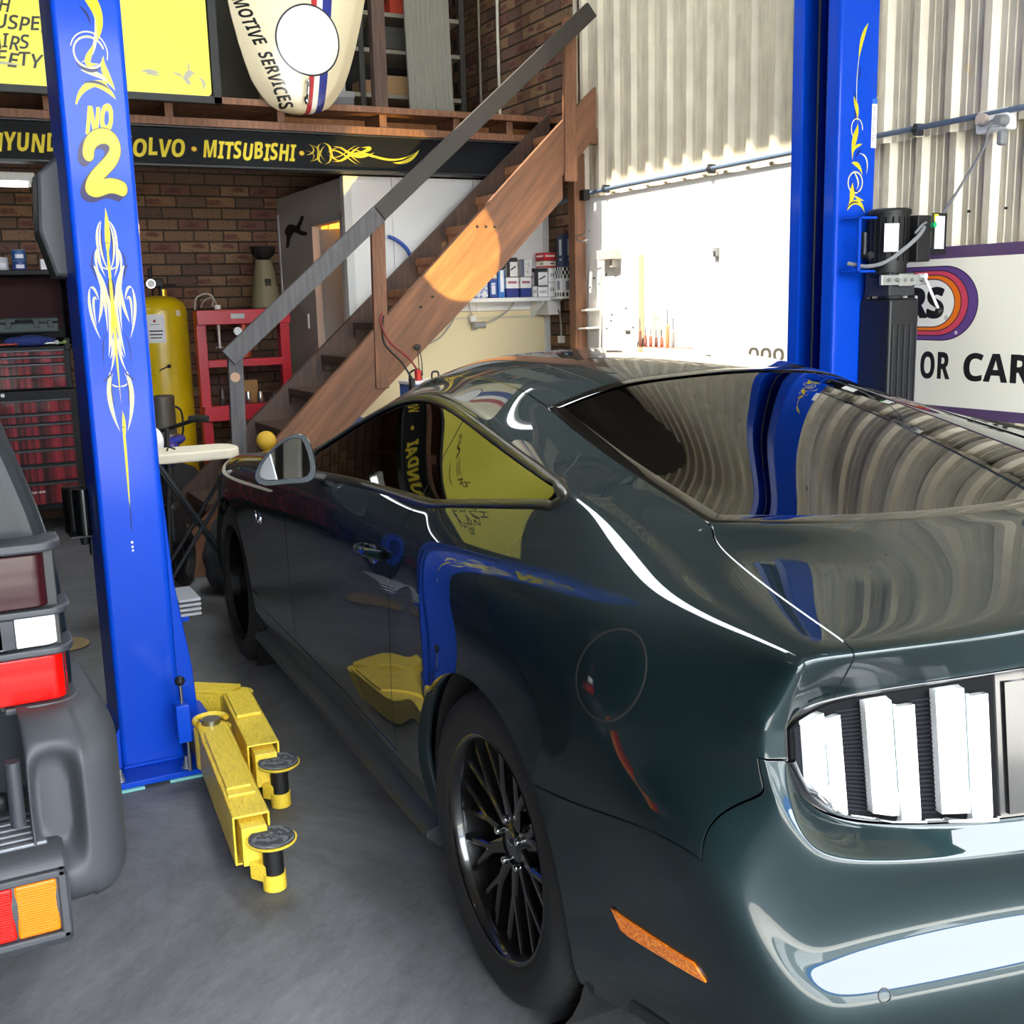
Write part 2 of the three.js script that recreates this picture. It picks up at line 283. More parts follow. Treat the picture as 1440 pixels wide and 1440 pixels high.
const beamTex = canvasTex(2048, 118, (x, w, h) => {
  x.fillStyle = '#15171a'; x.fillRect(0, 0, w, h);
  for (let i = 0; i < 600; i++) { x.fillStyle = `rgba(70,72,74,${rr(0.02, 0.1)})`; x.fillRect(rr(0, w), rr(0, h), rr(2, 40), rr(0.5, 2)); }
  const px = (X) => (X + 0.2) * 512, gold = '#d8c23c', base = 91;
  const word = (t, a, b) => lettering(x, t, px(a), px(b), base, 57, gold, { slant: 0.14, loose: 1, stroke: 0.03 });
  word('HYUNDAI', 0.42, 0.9); word('VOLVO', 1.115, 1.5); word('MITSUBISHI', 1.6, 2.18);
  for (const X of [1.0, 1.556, 2.226]) { x.fillStyle = '#c9832c'; x.beginPath(); x.arc(px(X), 64, 9, 0, 7); x.fill(); x.fillStyle = gold; x.beginPath(); x.arc(px(X), 64, 6.5, 0, 7); x.fill(); }
  const S = (a, w2, c = gold) => swoosh(x, a.map((v, i) => (i % 2 ? v : px(2.25) + v)), w2, c);
  for (const k of [1, -1]) { const y = (v) => 62 + k * v; for (const q of [[0, 8, 30, 4, 40, -14, 10, -34, 5], [14, 30, 60, 20, 40, -8, 70, -30, 6], [40, -30, 52, 8, 30, 24, 58, 36, 9], [58, -38, 110, -30, 60, 18, 120, 24, 10], [90, 26, 140, 30, 150, -12, 190, -30, 9], [120, -28, 160, 10, 190, 16, 240, -12, 12], [70, 0, 110, -40, 150, 30, 180, 34, 5]]) S([q[0], y(q[1]), q[2], y(q[3]), q[4], y(q[5]), q[6], y(q[7])], q[8] * (k > 0 ? 1 : 0.75), k > 0 ? gold : '#b9a436'); }
  S([170, 60, 230, 40, 240, 30, 190, 36], 12); S([150, 40, 240, 60, 300, 110, 400, 36], 8); S([300, 85, 350, 92, 385, 60, 400, 34], 13);
});
{
  const b = new THREE.Group(); b.name = 'steel_beam'; b.position.set(0, 2.37, -7.1); scene.add(b); tag(b, 'long black steel beam under the mezzanine, hand-lettered with gold vehicle makes and a scroll', 'beam');
  const o = { world: true };
  part('web', span(XL + 0.01, 2.38, -7.12, 3.93, 2.59, -7.075, 0), std(0x131417, 0.7), b, o);
  part('flange', span(XL + 0.01, 2.365, -7.16, 3.93, 2.378, -7.036, 0.002), std(0x1a1c1e, 0.5), b, o);
  part('flange', span(XL + 0.01, 2.587, -7.16, 3.93, 2.599, -7.036, 0.002), std(0x1a1c1e, 0.5), b, o);
  part('lettered_face', new THREE.PlaneGeometry(4, 0.206).translate(1.8, 2.482, -7.0735), phys(0xffffff, 0.65, 0, { map: beamTex, specularIntensity: 0.3 }), b, { ...o, label: 'gold hand lettering' });
}
// ---------------------------------------------------------------- staircase up to the mezzanine
{
  const st = thing('staircase', 'steep open timber staircase with a handrail climbing to the mezzanine', 'staircase', [1.3, 0, -6.7]);
  const o = { world: true };
  const sideX = (X, y) => [X, y];
  const outer = shapeOf([[0.95, 0.0], [1.3, 0.0], [3.25, 1.715], [3.72, 2.16], [3.72, 2.3], [3.98, 2.56], [3.98, 2.86], [3.72, 2.63], [3.5, 2.425]]);
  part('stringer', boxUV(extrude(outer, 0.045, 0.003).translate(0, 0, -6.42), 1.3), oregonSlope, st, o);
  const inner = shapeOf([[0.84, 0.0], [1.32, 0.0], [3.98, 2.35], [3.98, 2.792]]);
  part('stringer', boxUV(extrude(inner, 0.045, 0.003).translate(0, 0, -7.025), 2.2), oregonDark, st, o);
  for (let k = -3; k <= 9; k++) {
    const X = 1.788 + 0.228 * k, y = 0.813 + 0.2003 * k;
    part('tread', boxUV(span(X, y - 0.048, -6.975, X + 0.215, y, -6.425, 0.003), 3), k < 4 ? oregonDark : oregonLit, st, o);  // upper treads get the paler wood, light on their nosings put into the colour
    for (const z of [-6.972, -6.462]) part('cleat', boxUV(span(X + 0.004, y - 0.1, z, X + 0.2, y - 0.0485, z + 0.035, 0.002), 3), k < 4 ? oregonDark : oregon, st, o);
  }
  // rail in two lengths and three posts, outside the stringer
  const zr = -6.345;
  part('handrail', boxUV(bar([1.5, 1.245, zr], [2.45, 2.052, zr], 0.032, 0.105), 3), greyRail, st, o);
  part('handrail', boxUV(bar([2.44, 2.044, zr], [3.93, 3.312, zr], 0.032, 0.1), 3), darkRail, st, o);
  part('newel_post', boxUV(bar([1.515, 0.02, zr - 0.032], [1.545, 1.25, zr - 0.032], 0.085, 0.035, 0.003, V(0, 0, 1)), 3), greyRail, st, o);
  part('newel_post', boxUV(bar([2.425, 1.02, zr - 0.032], [2.445, 2.06, zr - 0.032], 0.085, 0.035, 0.003, V(0, 0, 1)), 3), oregon, st, o);
  part('newel_post', boxUV(bar([3.775, 2.27, zr - 0.032], [3.785, 3.26, zr - 0.032], 0.085, 0.04, 0.003, V(0, 0, 1)), 3), oregon, st, o);
  part('knot_plug', cyl(0.028, 0.028, 0.004, 1.535, 1.135, zr + 0.0155 - 0.03, 'z', 20), std(0xc29a80, 0.6), st, o);
  for (const [x, y] of [[1.62, 0.6], [2.43, 1.1], [2.44, 1.18], [3.78, 2.36], [3.785, 2.44], [3.1, 1.98], [3.16, 1.98], [3.22, 1.98], [2.7, 1.5], [2.78, 1.56]]) part('bolt', cyl(0.007, 0.007, 0.012, x, y, -6.368, 'z', 10), M.darkSteel, st, o);
}
{ // post carrying the stair head, tied to the brick pier
  single('timber_post', 'square brown timber post standing in the brick corner beneath the stair head', 'post', boxUV(span(3.9, 0, -6.62, 3.985, 2.47, -6.535, 0.004), 3), oregon);
  single('mezzanine_post', 'dark timber post rising from the mezzanine edge beside the hanging bonnet', 'post', boxUV(span(2.72, 2.773, -7.1, 2.81, YC, -7.03, 0.004), 3), oregonDark);
}
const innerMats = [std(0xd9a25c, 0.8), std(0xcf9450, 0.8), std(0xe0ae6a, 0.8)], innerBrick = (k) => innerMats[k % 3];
// ---------------------------------------------------------------- site office under the mezzanine
{
  const white = std(0xf1eee8, 0.35), grey = std(0xc2beb4, 0.6), warm = std(0xead9ad, 0.6);
  const ow = new THREE.Group(); ow.name = 'wall_office'; ow.userData.kind = 'structure'; scene.add(ow);
  // front: white sheets over a cream dado
  part('white_panel', span(2.57, 1.46, -7.32, 2.89, 2.365, -7.25, 0.002), white, ow); part('white_panel', span(2.893, 1.46, -7.32, 3.5, 2.365, -7.25, 0.002), white, ow); part('white_panel', span(3.503, 1.46, -7.32, 4.09, 2.365, -7.25, 0.002), white, ow);
  part('dado_panel', span(2.57, 0, -7.32, 4.09, 1.457, -7.252, 0.002), warm, ow);
  part('corner_strip', span(2.545, 0, -7.3, 2.6, 2.365, -7.235, 0.004), std(0xd9d7d0, 0.5), ow); part('corner_strip', span(4.055, 0, -7.26, 4.1, 2.365, -7.235, 0.003), std(0xd9d7d0, 0.5), ow);
  part('dado_rail', span(3.25, 1.405, -7.25, 4.05, 1.42, -7.24, 0.002), std(0xd8cdb0, 0.6), ow);
  // left side with the doorway (z -8.0 .. -7.36, head at 2.1)
  part('grey_panel', span(2.57, 0, -8.89, 2.62, 2.2, -8.02, 0.002), grey, ow); part('grey_panel', span(2.57, 2.12, -8.02, 2.62, 2.365, -7.3, 0.002), grey, ow); part('grey_panel', span(2.57, 2.2, -8.89, 2.62, 2.365, -8.02, 0.002), grey, ow);
  part('panel_edge', span(2.56, 0, -8.89, 2.575, 2.24, -8.86, 0.002), std(0xc9c7c2, 0.5), ow);
  const fr = std(0xbfbcb4, 0.5), d = new THREE.Group(); d.name = 'door_1'; d.userData.kind = 'structure'; scene.add(d);
  part('door_frame', [span(2.555, 0, -7.38, 2.63, 2.13, -7.31, 0.003), span(2.555, 0, -8.05, 2.63, 2.13, -7.985, 0.003), span(2.555, 2.09, -8.05, 2.63, 2.15, -7.31, 0.003)], fr, d);
  part('door_leaf', bar([2.62, 0.02 + 1.03, -7.985], [3.02, 1.05, -7.62], 0.036, 2.04, 0.003), std(0xa5a29b, 0.5), d);
  part('door_handle', cyl(0.022, 0.022, 0.05, 2.9, 1.0, -7.7, 'x', 14), M.steel, d);
  // the brick inside, warm lamplight also put into its colour
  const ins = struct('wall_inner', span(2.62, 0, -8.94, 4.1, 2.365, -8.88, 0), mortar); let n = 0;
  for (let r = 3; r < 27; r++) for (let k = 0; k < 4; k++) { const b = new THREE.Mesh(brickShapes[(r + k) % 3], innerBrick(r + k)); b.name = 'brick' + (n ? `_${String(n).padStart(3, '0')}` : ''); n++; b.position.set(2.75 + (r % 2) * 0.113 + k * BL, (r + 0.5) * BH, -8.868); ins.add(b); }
  struct('trim_2', span(2.62, 2.3, -8.88, 4.09, 2.36, -7.33, 0), std(0xe9e2d2, 0.7));
  const lampO = thing('office_lamp', 'warm round ceiling lamp glowing inside the small office behind the door', 'lamp', [3.0, 2.22, -8.3]);
  part('lamp_base', cyl(0.09, 0.1, 0.03, 0, 0.06, 0), M.white, lampO); part('lamp_bulb', sph(0.07, 0, 0.0, 0, 1, 0.75, 1), std(0xfff0d0, 0.5, 0, { emissive: 0xffc070, emissiveIntensity: 3 }), lampO);
  const pl = new THREE.PointLight(0xffb35c, 3.2, 6); pl.position.set(3.0, 2.1, -8.3); pl.castShadow = true; pl.shadow.radius = 3; scene.add(pl);
  // light switch and the leaping-cat cut-out
  single('light_switch', 'tall narrow white switch plate on the grey office wall beside the door', 'switch', span(2.555, 1.36, -8.235, 2.57, 1.47, -8.21, 0.003), M.white);
  const cat = splineShape([[-0.17, 0.1], [-0.1, 0.135], [-0.02, 0.125], [0.06, 0.1], [0.13, 0.145], [0.19, 0.2], [0.215, 0.185], [0.16, 0.11], [0.12, 0.055], [0.2, 0.02], [0.265, -0.005], [0.25, -0.03], [0.16, -0.02], [0.08, 0.01], [0.0, 0.03], [-0.07, 0.0], [-0.12, -0.05], [-0.15, -0.12], [-0.185, -0.135], [-0.175, -0.07], [-0.165, 0.0], [-0.2, 0.05]]);
  single('cat_silhouette', 'black leaping cat cut-out fixed on the grey office wall', 'wall ornament', extrude(cat, 0.012, 0.002).scale(1.15, 0.62, 1).rotateY(-Math.PI / 2).translate(2.569, 2.06, -8.45), std(0x0c0c0e, 0.6));
}
// ---------------------------------------------------------------- the green coupe: a subdivision cage, mirrored
// cage points are [distance forward of the rear axle, height, half width]
function subdivide(P, F, creases) {
  const key = (a, b) => (a < b ? a * 1e5 + b : b * 1e5 + a), E = new Map(), n = P.length;
  const fp = F.map((f) => { const c = [0, 0, 0]; for (let i = 0; i < 4; i++) for (let k = 0; k < 3; k++) c[k] += P[f[i]][k] / 4; return c; });
  F.forEach((f, fi) => { for (let i = 0; i < 4; i++) { const a = f[i], b = f[(i + 1) % 4], k = key(a, b); let e = E.get(k); if (!e) E.set(k, (e = { a, b, f: [], s: creases.get(k) ?? 0 })); e.f.push(fi); } });
  const out = new Array(n), vf = Array.from({ length: n }, () => []), ve = Array.from({ length: n }, () => []);
  F.forEach((f, fi) => { for (let i = 0; i < 4; i++) vf[f[i]].push(fi); });
  for (const e of E.values()) { ve[e.a].push(e); ve[e.b].push(e); }
  const Q = [], NC = new Map(); let id = n + F.length;
  const EP = [];
  for (const e of E.values()) {
    e.id = id++; const mid = [0, 1, 2].map((k) => (P[e.a][k] + P[e.b][k]) / 2), border = e.f.length < 2;
    const sm = border ? mid : [0, 1, 2].map((k) => (P[e.a][k] + P[e.b][k] + fp[e.f[0]][k] + fp[e.f[1]][k]) / 4), s = border ? 1 : Math.min(1, e.s);
    EP.push([0, 1, 2].map((k) => sm[k] * (1 - s) + mid[k] * s));
    e.sharp = border || e.s > 0;
    if (e.s > 1e-3 && !border) { const t = Math.max(0, e.s - 1); if (t > 0) { NC.set(key(e.a, e.id), t); NC.set(key(e.b, e.id), t); } }
  }
  for (let v = 0; v < n; v++) {
    const sh = ve[v].filter((e) => e.sharp), m = ve[v].length, p = P[v];
    const R = [0, 0, 0], Fv = [0, 0, 0];
    for (const e of ve[v]) for (let k = 0; k < 3; k++) R[k] += (P[e.a][k] + P[e.b][k]) / 2 / m;
    for (const f of vf[v]) for (let k = 0; k < 3; k++) Fv[k] += fp[f][k] / vf[v].length;
    const smooth = [0, 1, 2].map((k) => (Fv[k] + 2 * R[k] + (m - 3) * p[k]) / m);
    if (sh.length === 2) { const o = sh.map((e) => P[e.a === v ? e.b : e.a]), cr = [0, 1, 2].map((k) => (o[0][k] + 6 * p[k] + o[1][k]) / 8); const s = Math.min(1, sh.reduce((a, e) => a + (e.f.length < 2 ? 1 : e.s), 0) / 2); out[v] = [0, 1, 2].map((k) => smooth[k] * (1 - s) + cr[k] * s); }
    else if (sh.length > 2 || (vf[v].length === 1)) out[v] = p.slice();
    else out[v] = smooth;
  }
  F.forEach((f, fi) => { for (let i = 0; i < 4; i++) { const a = f[i], e1 = E.get(key(a, f[(i + 1) % 4])), e0 = E.get(key(f[(i + 3) % 4], a)); Q.push([a, e1.id, n + fi, e0.id, f[4]]); } });
  return [[...out, ...fp, ...EP], Q, NC];
}
// side columns from the rear centre round to the front centre; rows: bottom, 1, 2, 3 crease, 4 lamp foot, 5 lamp head / shoulder, 6 belt
const SIDE = [
  { n: 'R0', p: [[-0.965, 0.24, 0], [-0.995, 0.43, 0], [-0.955, 0.515, 0], [-0.96, 0.625, 0], [-0.92, 0.668, 0], [-0.87, 0.918, 0], [-0.905, 0.998, 0]] },
  { n: 'R1', p: [[-0.955, 0.24, 0.22], [-0.985, 0.43, 0.22], [-0.94, 0.515, 0.22], [-0.945, 0.625, 0.22], [-0.91, 0.668, 0.22], [-0.865, 0.918, 0.22], [-0.895, 0.996, 0.22]] },
  { n: 'R2', p: [[-0.92, 0.24, 0.42], [-0.95, 0.43, 0.435], [-0.894, 0.515, 0.44], [-0.9, 0.624, 0.44], [-0.874, 0.672, 0.435], [-0.85, 0.915, 0.42], [-0.864, 0.987, 0.43]] },
  { n: 'R3', p: [[-0.875, 0.24, 0.65], [-0.912, 0.43, 0.675], [-0.858, 0.52, 0.692], [-0.862, 0.66, 0.69], [-0.802, 0.705, 0.688], [-0.774, 0.894, 0.677], [-0.842, 0.99, 0.69]] },
  { n: 'R4', p: [[-0.85, 0.24, 0.74], [-0.877, 0.43, 0.78], [-0.838, 0.54, 0.788], [-0.838, 0.703, 0.775], [-0.795, 0.82, 0.774], [-0.793, 0.868, 0.777], [-0.81, 0.984, 0.752]] },
  { n: 'R5', p: [[-0.72, 0.24, 0.82], [-0.795, 0.43, 0.85], [-0.738, 0.67, 0.9], [-0.803, 0.773, 0.808], [-0.79, 0.825, 0.816], [-0.788, 0.872, 0.818], [-0.768, 0.965, 0.79]] },
  { n: 'S1', p: [[-0.56, 0.24, 0.85], [-0.565, 0.4, 0.905], [-0.53, 0.655, 0.93], [-0.55, 0.775, 0.927], [-0.56, 0.86, 0.91], [-0.555, 0.95, 0.868], [-0.545, 1.005, 0.80]] },
  { n: 'A0', p: [[-0.345, 0.19, 0.88], [-0.392, 0.36, 0.945], [-0.285, 0.615, 0.958], [-0.33, 0.79, 0.957], [-0.35, 0.88, 0.945], [-0.36, 0.965, 0.905], [-0.37, 1.045, 0.79]] },
  { n: 'A1', p: [null, null, [0, 0.735, 0.96], [0, 0.83, 0.958], [0, 0.9, 0.948], [0, 0.975, 0.912], [-0.03, 1.098, 0.772]] },
  { n: 'A2', p: [[0.36, 0.19, 0.88], [0.392, 0.36, 0.94], [0.285, 0.615, 0.955], [0.35, 0.79, 0.948], [0.37, 0.875, 0.938], [0.385, 0.96, 0.91], [0.385, 1.036, 0.845]] },
  { n: 'D0', p: [[0.62, 0.18, 0.865], [0.62, 0.33, 0.92], [0.61, 0.58, 0.93], [0.595, 0.77, 0.931], [0.58, 0.855, 0.926], [0.565, 0.938, 0.908], [0.55, 1.012, 0.86]] },
  { n: 'D1', p: [[1.15, 0.175, 0.86], [1.15, 0.33, 0.908], [1.15, 0.57, 0.92], [1.15, 0.755, 0.926], [1.15, 0.835, 0.922], [1.15, 0.915, 0.907], [1.15, 0.985, 0.868]] },
  { n: 'D2', p: [[1.75, 0.175, 0.86], [1.75, 0.33, 0.908], [1.74, 0.56, 0.918], [1.72, 0.742, 0.925], [1.71, 0.818, 0.922], [1.69, 0.893, 0.907], [1.66, 0.958, 0.87]] },
  { n: 'B0', p: [[2.36, 0.19, 0.88], [2.33, 0.36, 0.932], [2.437, 0.607, 0.942], [2.37, 0.755, 0.938], [2.35, 0.82, 0.93], [2.34, 0.88, 0.905], [2.33, 0.928, 0.85]] },
  { n: 'B1', p: [null, null, [2.72, 0.722, 0.945], [2.72, 0.787, 0.938], [2.72, 0.83, 0.925], [2.72, 0.868, 0.892], [2.72, 0.9, 0.83]] },
  { n: 'B2', p: [[3.08, 0.19, 0.87], [3.11, 0.36, 0.925], [3.003, 0.607, 0.93], [3.06, 0.73, 0.915], [3.08, 0.775, 0.9], [3.09, 0.82, 0.87], [3.09, 0.85, 0.81]] },
  { n: 'F5', p: [[3.36, 0.2, 0.8], [3.38, 0.36, 0.83], [3.38, 0.52, 0.83], [3.37, 0.64, 0.82], [3.36, 0.69, 0.81], [3.35, 0.74, 0.79], [3.33, 0.775, 0.76]] },
  { n: 'F4', p: [[3.46, 0.2, 0.72], [3.48, 0.36, 0.74], [3.49, 0.5, 0.74], [3.48, 0.61, 0.73], [3.47, 0.67, 0.72], [3.45, 0.73, 0.71], [3.42, 0.765, 0.7]] },
  { n: 'F3', p: [[3.53, 0.2, 0.62], [3.55, 0.36, 0.63], [3.57, 0.5, 0.63], [3.56, 0.6, 0.63], [3.55, 0.66, 0.62], [3.53, 0.725, 0.62], [3.49, 0.765, 0.61]] },
  { n: 'F2', p: [[3.6, 0.2, 0.4], [3.63, 0.36, 0.4], [3.65, 0.5, 0.4], [3.64, 0.6, 0.4], [3.63, 0.66, 0.4], [3.61, 0.73, 0.4], [3.56, 0.77, 0.4]] },
  { n: 'F1', p: [[3.63, 0.2, 0.2], [3.66, 0.36, 0.2], [3.68, 0.5, 0.2], [3.67, 0.6, 0.2], [3.66, 0.66, 0.2], [3.64, 0.735, 0.2], [3.59, 0.78, 0.2]] },
  { n: 'F0', p: [[3.64, 0.2, 0], [3.67, 0.36, 0], [3.69, 0.5, 0], [3.68, 0.6, 0], [3.67, 0.66, 0], [3.65, 0.735, 0], [3.6, 0.78, 0]] },
];
// top: per side column the points from just inside the belt to the centre line (T1 window head, T2 drip line, T3, T4, T5)
const TOP = {
  S1: [[-0.52, 1.02, 0.735], [-0.475, 1.045, 0.64], [-0.6, 1.04, 0.43], [-0.64, 1.045, 0.22], [-0.65, 1.047, 0]],
  G0: null,
  A0: [[-0.3, 1.075, 0.70], [-0.36, 1.092, 0.605], [-0.45, 1.085, 0.42], [-0.5, 1.078, 0.22], [-0.515, 1.075, 0]],
  A1: [[0.03, 1.135, 0.735], [0.08, 1.168, 0.575], [0.04, 1.205, 0.40], [0.02, 1.225, 0.21], [0.01, 1.232, 0]],
  A2: [[0.36, 1.17, 0.68], [0.5, 1.245, 0.515], [0.46, 1.298, 0.36], [0.43, 1.318, 0.19], [0.42, 1.325, 0]],
  D0: [[0.72, 1.222, 0.648], [0.82, 1.293, 0.5], [0.82, 1.335, 0.36], [0.82, 1.352, 0.18], [0.82, 1.357, 0]],
  D1: [[1.25, 1.238, 0.622], [1.33, 1.285, 0.515], [1.36, 1.325, 0.36], [1.37, 1.342, 0.18], [1.37, 1.347, 0]],
  D2: [[1.68, 1.03, 0.80], [1.98, 0.985, 0.72], [2.12, 0.985, 0.45], [2.18, 0.985, 0.22], [2.2, 0.985, 0]],
  B0: [[2.33, 0.945, 0.79], [2.34, 0.95, 0.71], [2.36, 0.955, 0.45], [2.38, 0.962, 0.22], [2.38, 0.962, 0]],
  B1: [[2.72, 0.905, 0.77], [2.72, 0.905, 0.70], [2.72, 0.912, 0.45], [2.72, 0.925, 0.22], [2.72, 0.925, 0]],
  B2: [[3.09, 0.85, 0.75], [3.09, 0.85, 0.68], [3.11, 0.858, 0.43], [3.13, 0.868, 0.21], [3.13, 0.868, 0]],
};
const car = (() => {
  const pts = [], faces = [], creases = new Map(), ids = new Map();
  const add = (k, p) => { ids.set(k, pts.length); pts.push(p); };
  for (const c of SIDE) c.p.forEach((p, r) => p && add(c.n + r, p));
  for (const c in TOP) TOP[c] && TOP[c].forEach((p, i) => add(`T${c}${i + 1}`, p));
  const I = (k) => { if (!ids.has(k)) throw new Error('cage ' + k); return ids.get(k); };
  const cr = (a, b, s) => { a = I(a); b = I(b); creases.set(a < b ? a * 1e5 + b : b * 1e5 + a, s); };
  const names = SIDE.map((c) => c.n);
  const groupSide = (j, r) => {
    const a = names[j], rear = j < 6, front = names.indexOf('B2') <= j;
    if (rear) return r === 4 && j < 4 ? 'tail_panel' : r >= 5 ? (j < 3 ? 'trunk_lid' : 'body') : r === 4 ? 'body' : j === 4 ? (r < 4 ? 'rear_bumper' : 'body') : j === 5 ? (r < 2 ? 'rear_bumper' : 'body') : 'rear_bumper';
    if (a === 'S1') return r < 2 ? 'rear_bumper' : 'body';
    if (['D0', 'D1'].includes(a) && r > 0) return 'door';
    if (front) return r < 5 ? 'front_bumper' : 'fender';
    if (['D2', 'B0', 'B1'].includes(a)) return r === 0 ? 'body' : 'fender';
    return 'body';
  };
  for (let j = 0; j + 1 < names.length; j++) for (let r = 0; r < 6; r++) {
    const a = names[j], b = names[j + 1];
    if (r < 2 && (a === 'A0' || a === 'A1' || a === 'B0' || a === 'B1')) continue;
    faces.push([I(a + r), I(b + r), I(b + (r + 1)), I(a + (r + 1)), groupSide(j, r)]);
  }
  // top columns: [belt vertex, T1..T5]
  const cols = ['S1', 'A0', 'A1', 'A2', 'D0', 'D1', 'D2', 'B0', 'B1', 'B2'].map((c) => [c, [I(c + 6), ...[1, 2, 3, 4, 5].map((i) => I(`T${c}${i}`))]]);
  const rear = ['R', [I('R56'), I('R46'), I('R36'), I('R26'), I('R16'), I('R06')]], frontc = ['F', [I('F56'), I('F46'), I('F36'), I('F26'), I('F16'), I('F06')]];
  const all = [rear, ...cols, frontc];
  for (let j = 0; j + 1 < all.length; j++) for (let i = 0; i < 5; i++) {
    const [na, A] = all[j], B = all[j + 1][1]; let g = 'body';
    if (i >= 2) g = na === 'R' || na === 'S1' ? 'trunk_lid' : na === 'A0' || na === 'A1' ? 'rear_window' : na === 'A2' || na === 'D0' ? 'roof' : na === 'D1' ? 'windshield' : na === 'D2' ? 'cowl' : 'hood';
    else if (i === 0 && ['A1', 'A2'].includes(na)) g = 'quarter_window';
    else if (i === 0 && ['D0', 'D1'].includes(na)) g = 'side_window';
    else if (['D2', 'B0', 'B1', 'B2'].includes(na)) g = i === 0 || na === 'D2' ? 'fender' : 'hood';
    faces.push([A[i], B[i], B[i + 1], A[i + 1], g]);
  }
  // semi-sharp lines
  for (let j = 0; j < 5; j++) { const a = names[j], b = names[j + 1]; cr(a + 6, b + 6, 2.2); cr(a + 5, b + 5, 3); cr(a + 4, b + 4, 3); cr(a + 3, b + 3, 2.4); }
  cr('R44', 'R45', 3); cr('R53', 'R54', 2); cr('R54', 'R55', 1.6); for (const r of [5]) { cr('R5' + r, 'S1' + r, 1.5); cr('S1' + r, 'A0' + r, 1.0); cr('A0' + r, 'A1' + r, 0.6); }
  for (const [a, b] of [['S1', 'A0'], ['A0', 'A1'], ['A1', 'A2'], ['A2', 'D0'], ['D0', 'D1'], ['D1', 'D2']]) cr(`T${a}2`, `T${b}2`, 1.4);
  for (const i of [2, 3, 4]) { cr(`TA2${i}`, `TA2${i + 1}`, 1.4); cr(`TD1${i}`, `TD1${i + 1}`, 1.5); cr(`TD2${i}`, `TD2${i + 1}`, 2); cr(`TA0${i}`, `TA0${i + 1}`, 1.8); }
  for (const [a, b] of [['A1', 'A2'], ['A2', 'D0'], ['D0', 'D1'], ['D1', 'D2']]) { cr(a + 6, b + 6, 2); cr(`T${a}1`, `T${b}1`, 2); }
  cr('A16', 'TA11', 2); cr('D26', 'TD21', 2);
  for (const [a, b] of [['A2', 'D0'], ['D0', 'D1'], ['D1', 'D2'], ['D2', 'B0']]) cr(a + 3, b + 3, 0.9);
  // mirror
  const mir = pts.map((p, i) => (p[2] === 0 ? i : -1)), P = pts.map((p) => [p[0], p[1], p[2]]);
  const nHalf = pts.length; pts.forEach((p, i) => { if (mir[i] < 0) { mir[i] = P.length; P.push([p[0], p[1], -p[2]]); } });
  const F = [...faces, ...faces.map(([a, b, c, d, g]) => [mir[b], mir[a], mir[d], mir[c], g])];
  for (const [k, s] of [...creases]) { const a = Math.floor(k / 1e5), b = k % 1e5, x = mir[a], y = mir[b]; creases.set(x < y ? x * 1e5 + y : y * 1e5 + x, s); }
  const run = (P0, L) => { let p = P0, f = F, c = new Map(creases); for (let i = 0; i < L; i++) { const k = new Map(c); [p, f, c] = subdivide(p, f, k); c = new Map([...c].map(([kk, s]) => [kk, s])); } return [p, f]; };
  // move the cage until the smooth surface passes through the wanted points
  let W = P.map((p) => p.slice());
  for (let it = 0; it < 4; it++) { const [S] = run(W, 2); W = W.map((w, i) => [0, 1, 2].map((k) => w[k] + 0.7 * (P[i][k] - S[i][k]))); }
  const [S, Q] = run(W, 4);
  return { S, Q, I };
})();
const CAR = [1.8964, 0, -1.984], CARTURN = -0.0405;
const carG = thing('coupe', 'dark green metallic two-door fastback coupe with black multi-spoke wheels parked between the blue lift posts', 'car', CAR, CARTURN);
const paint = phys(0x18282b, 0.6, 0.85, { clearcoat: 1, clearcoatRoughness: 0.015, specularIntensity: 0.3 });
const glass = phys(0x0b0d0e, 0.02, 0, { transmission: 1, thickness: 0, ior: 1.62 }), rearGlass = glass;
const gap = std(0x050506, 0.9);
const L3 = (p) => V(p[2], p[1], -p[0]); // cage axes (forward, up, half width) -> car axes
const carSurf = {};
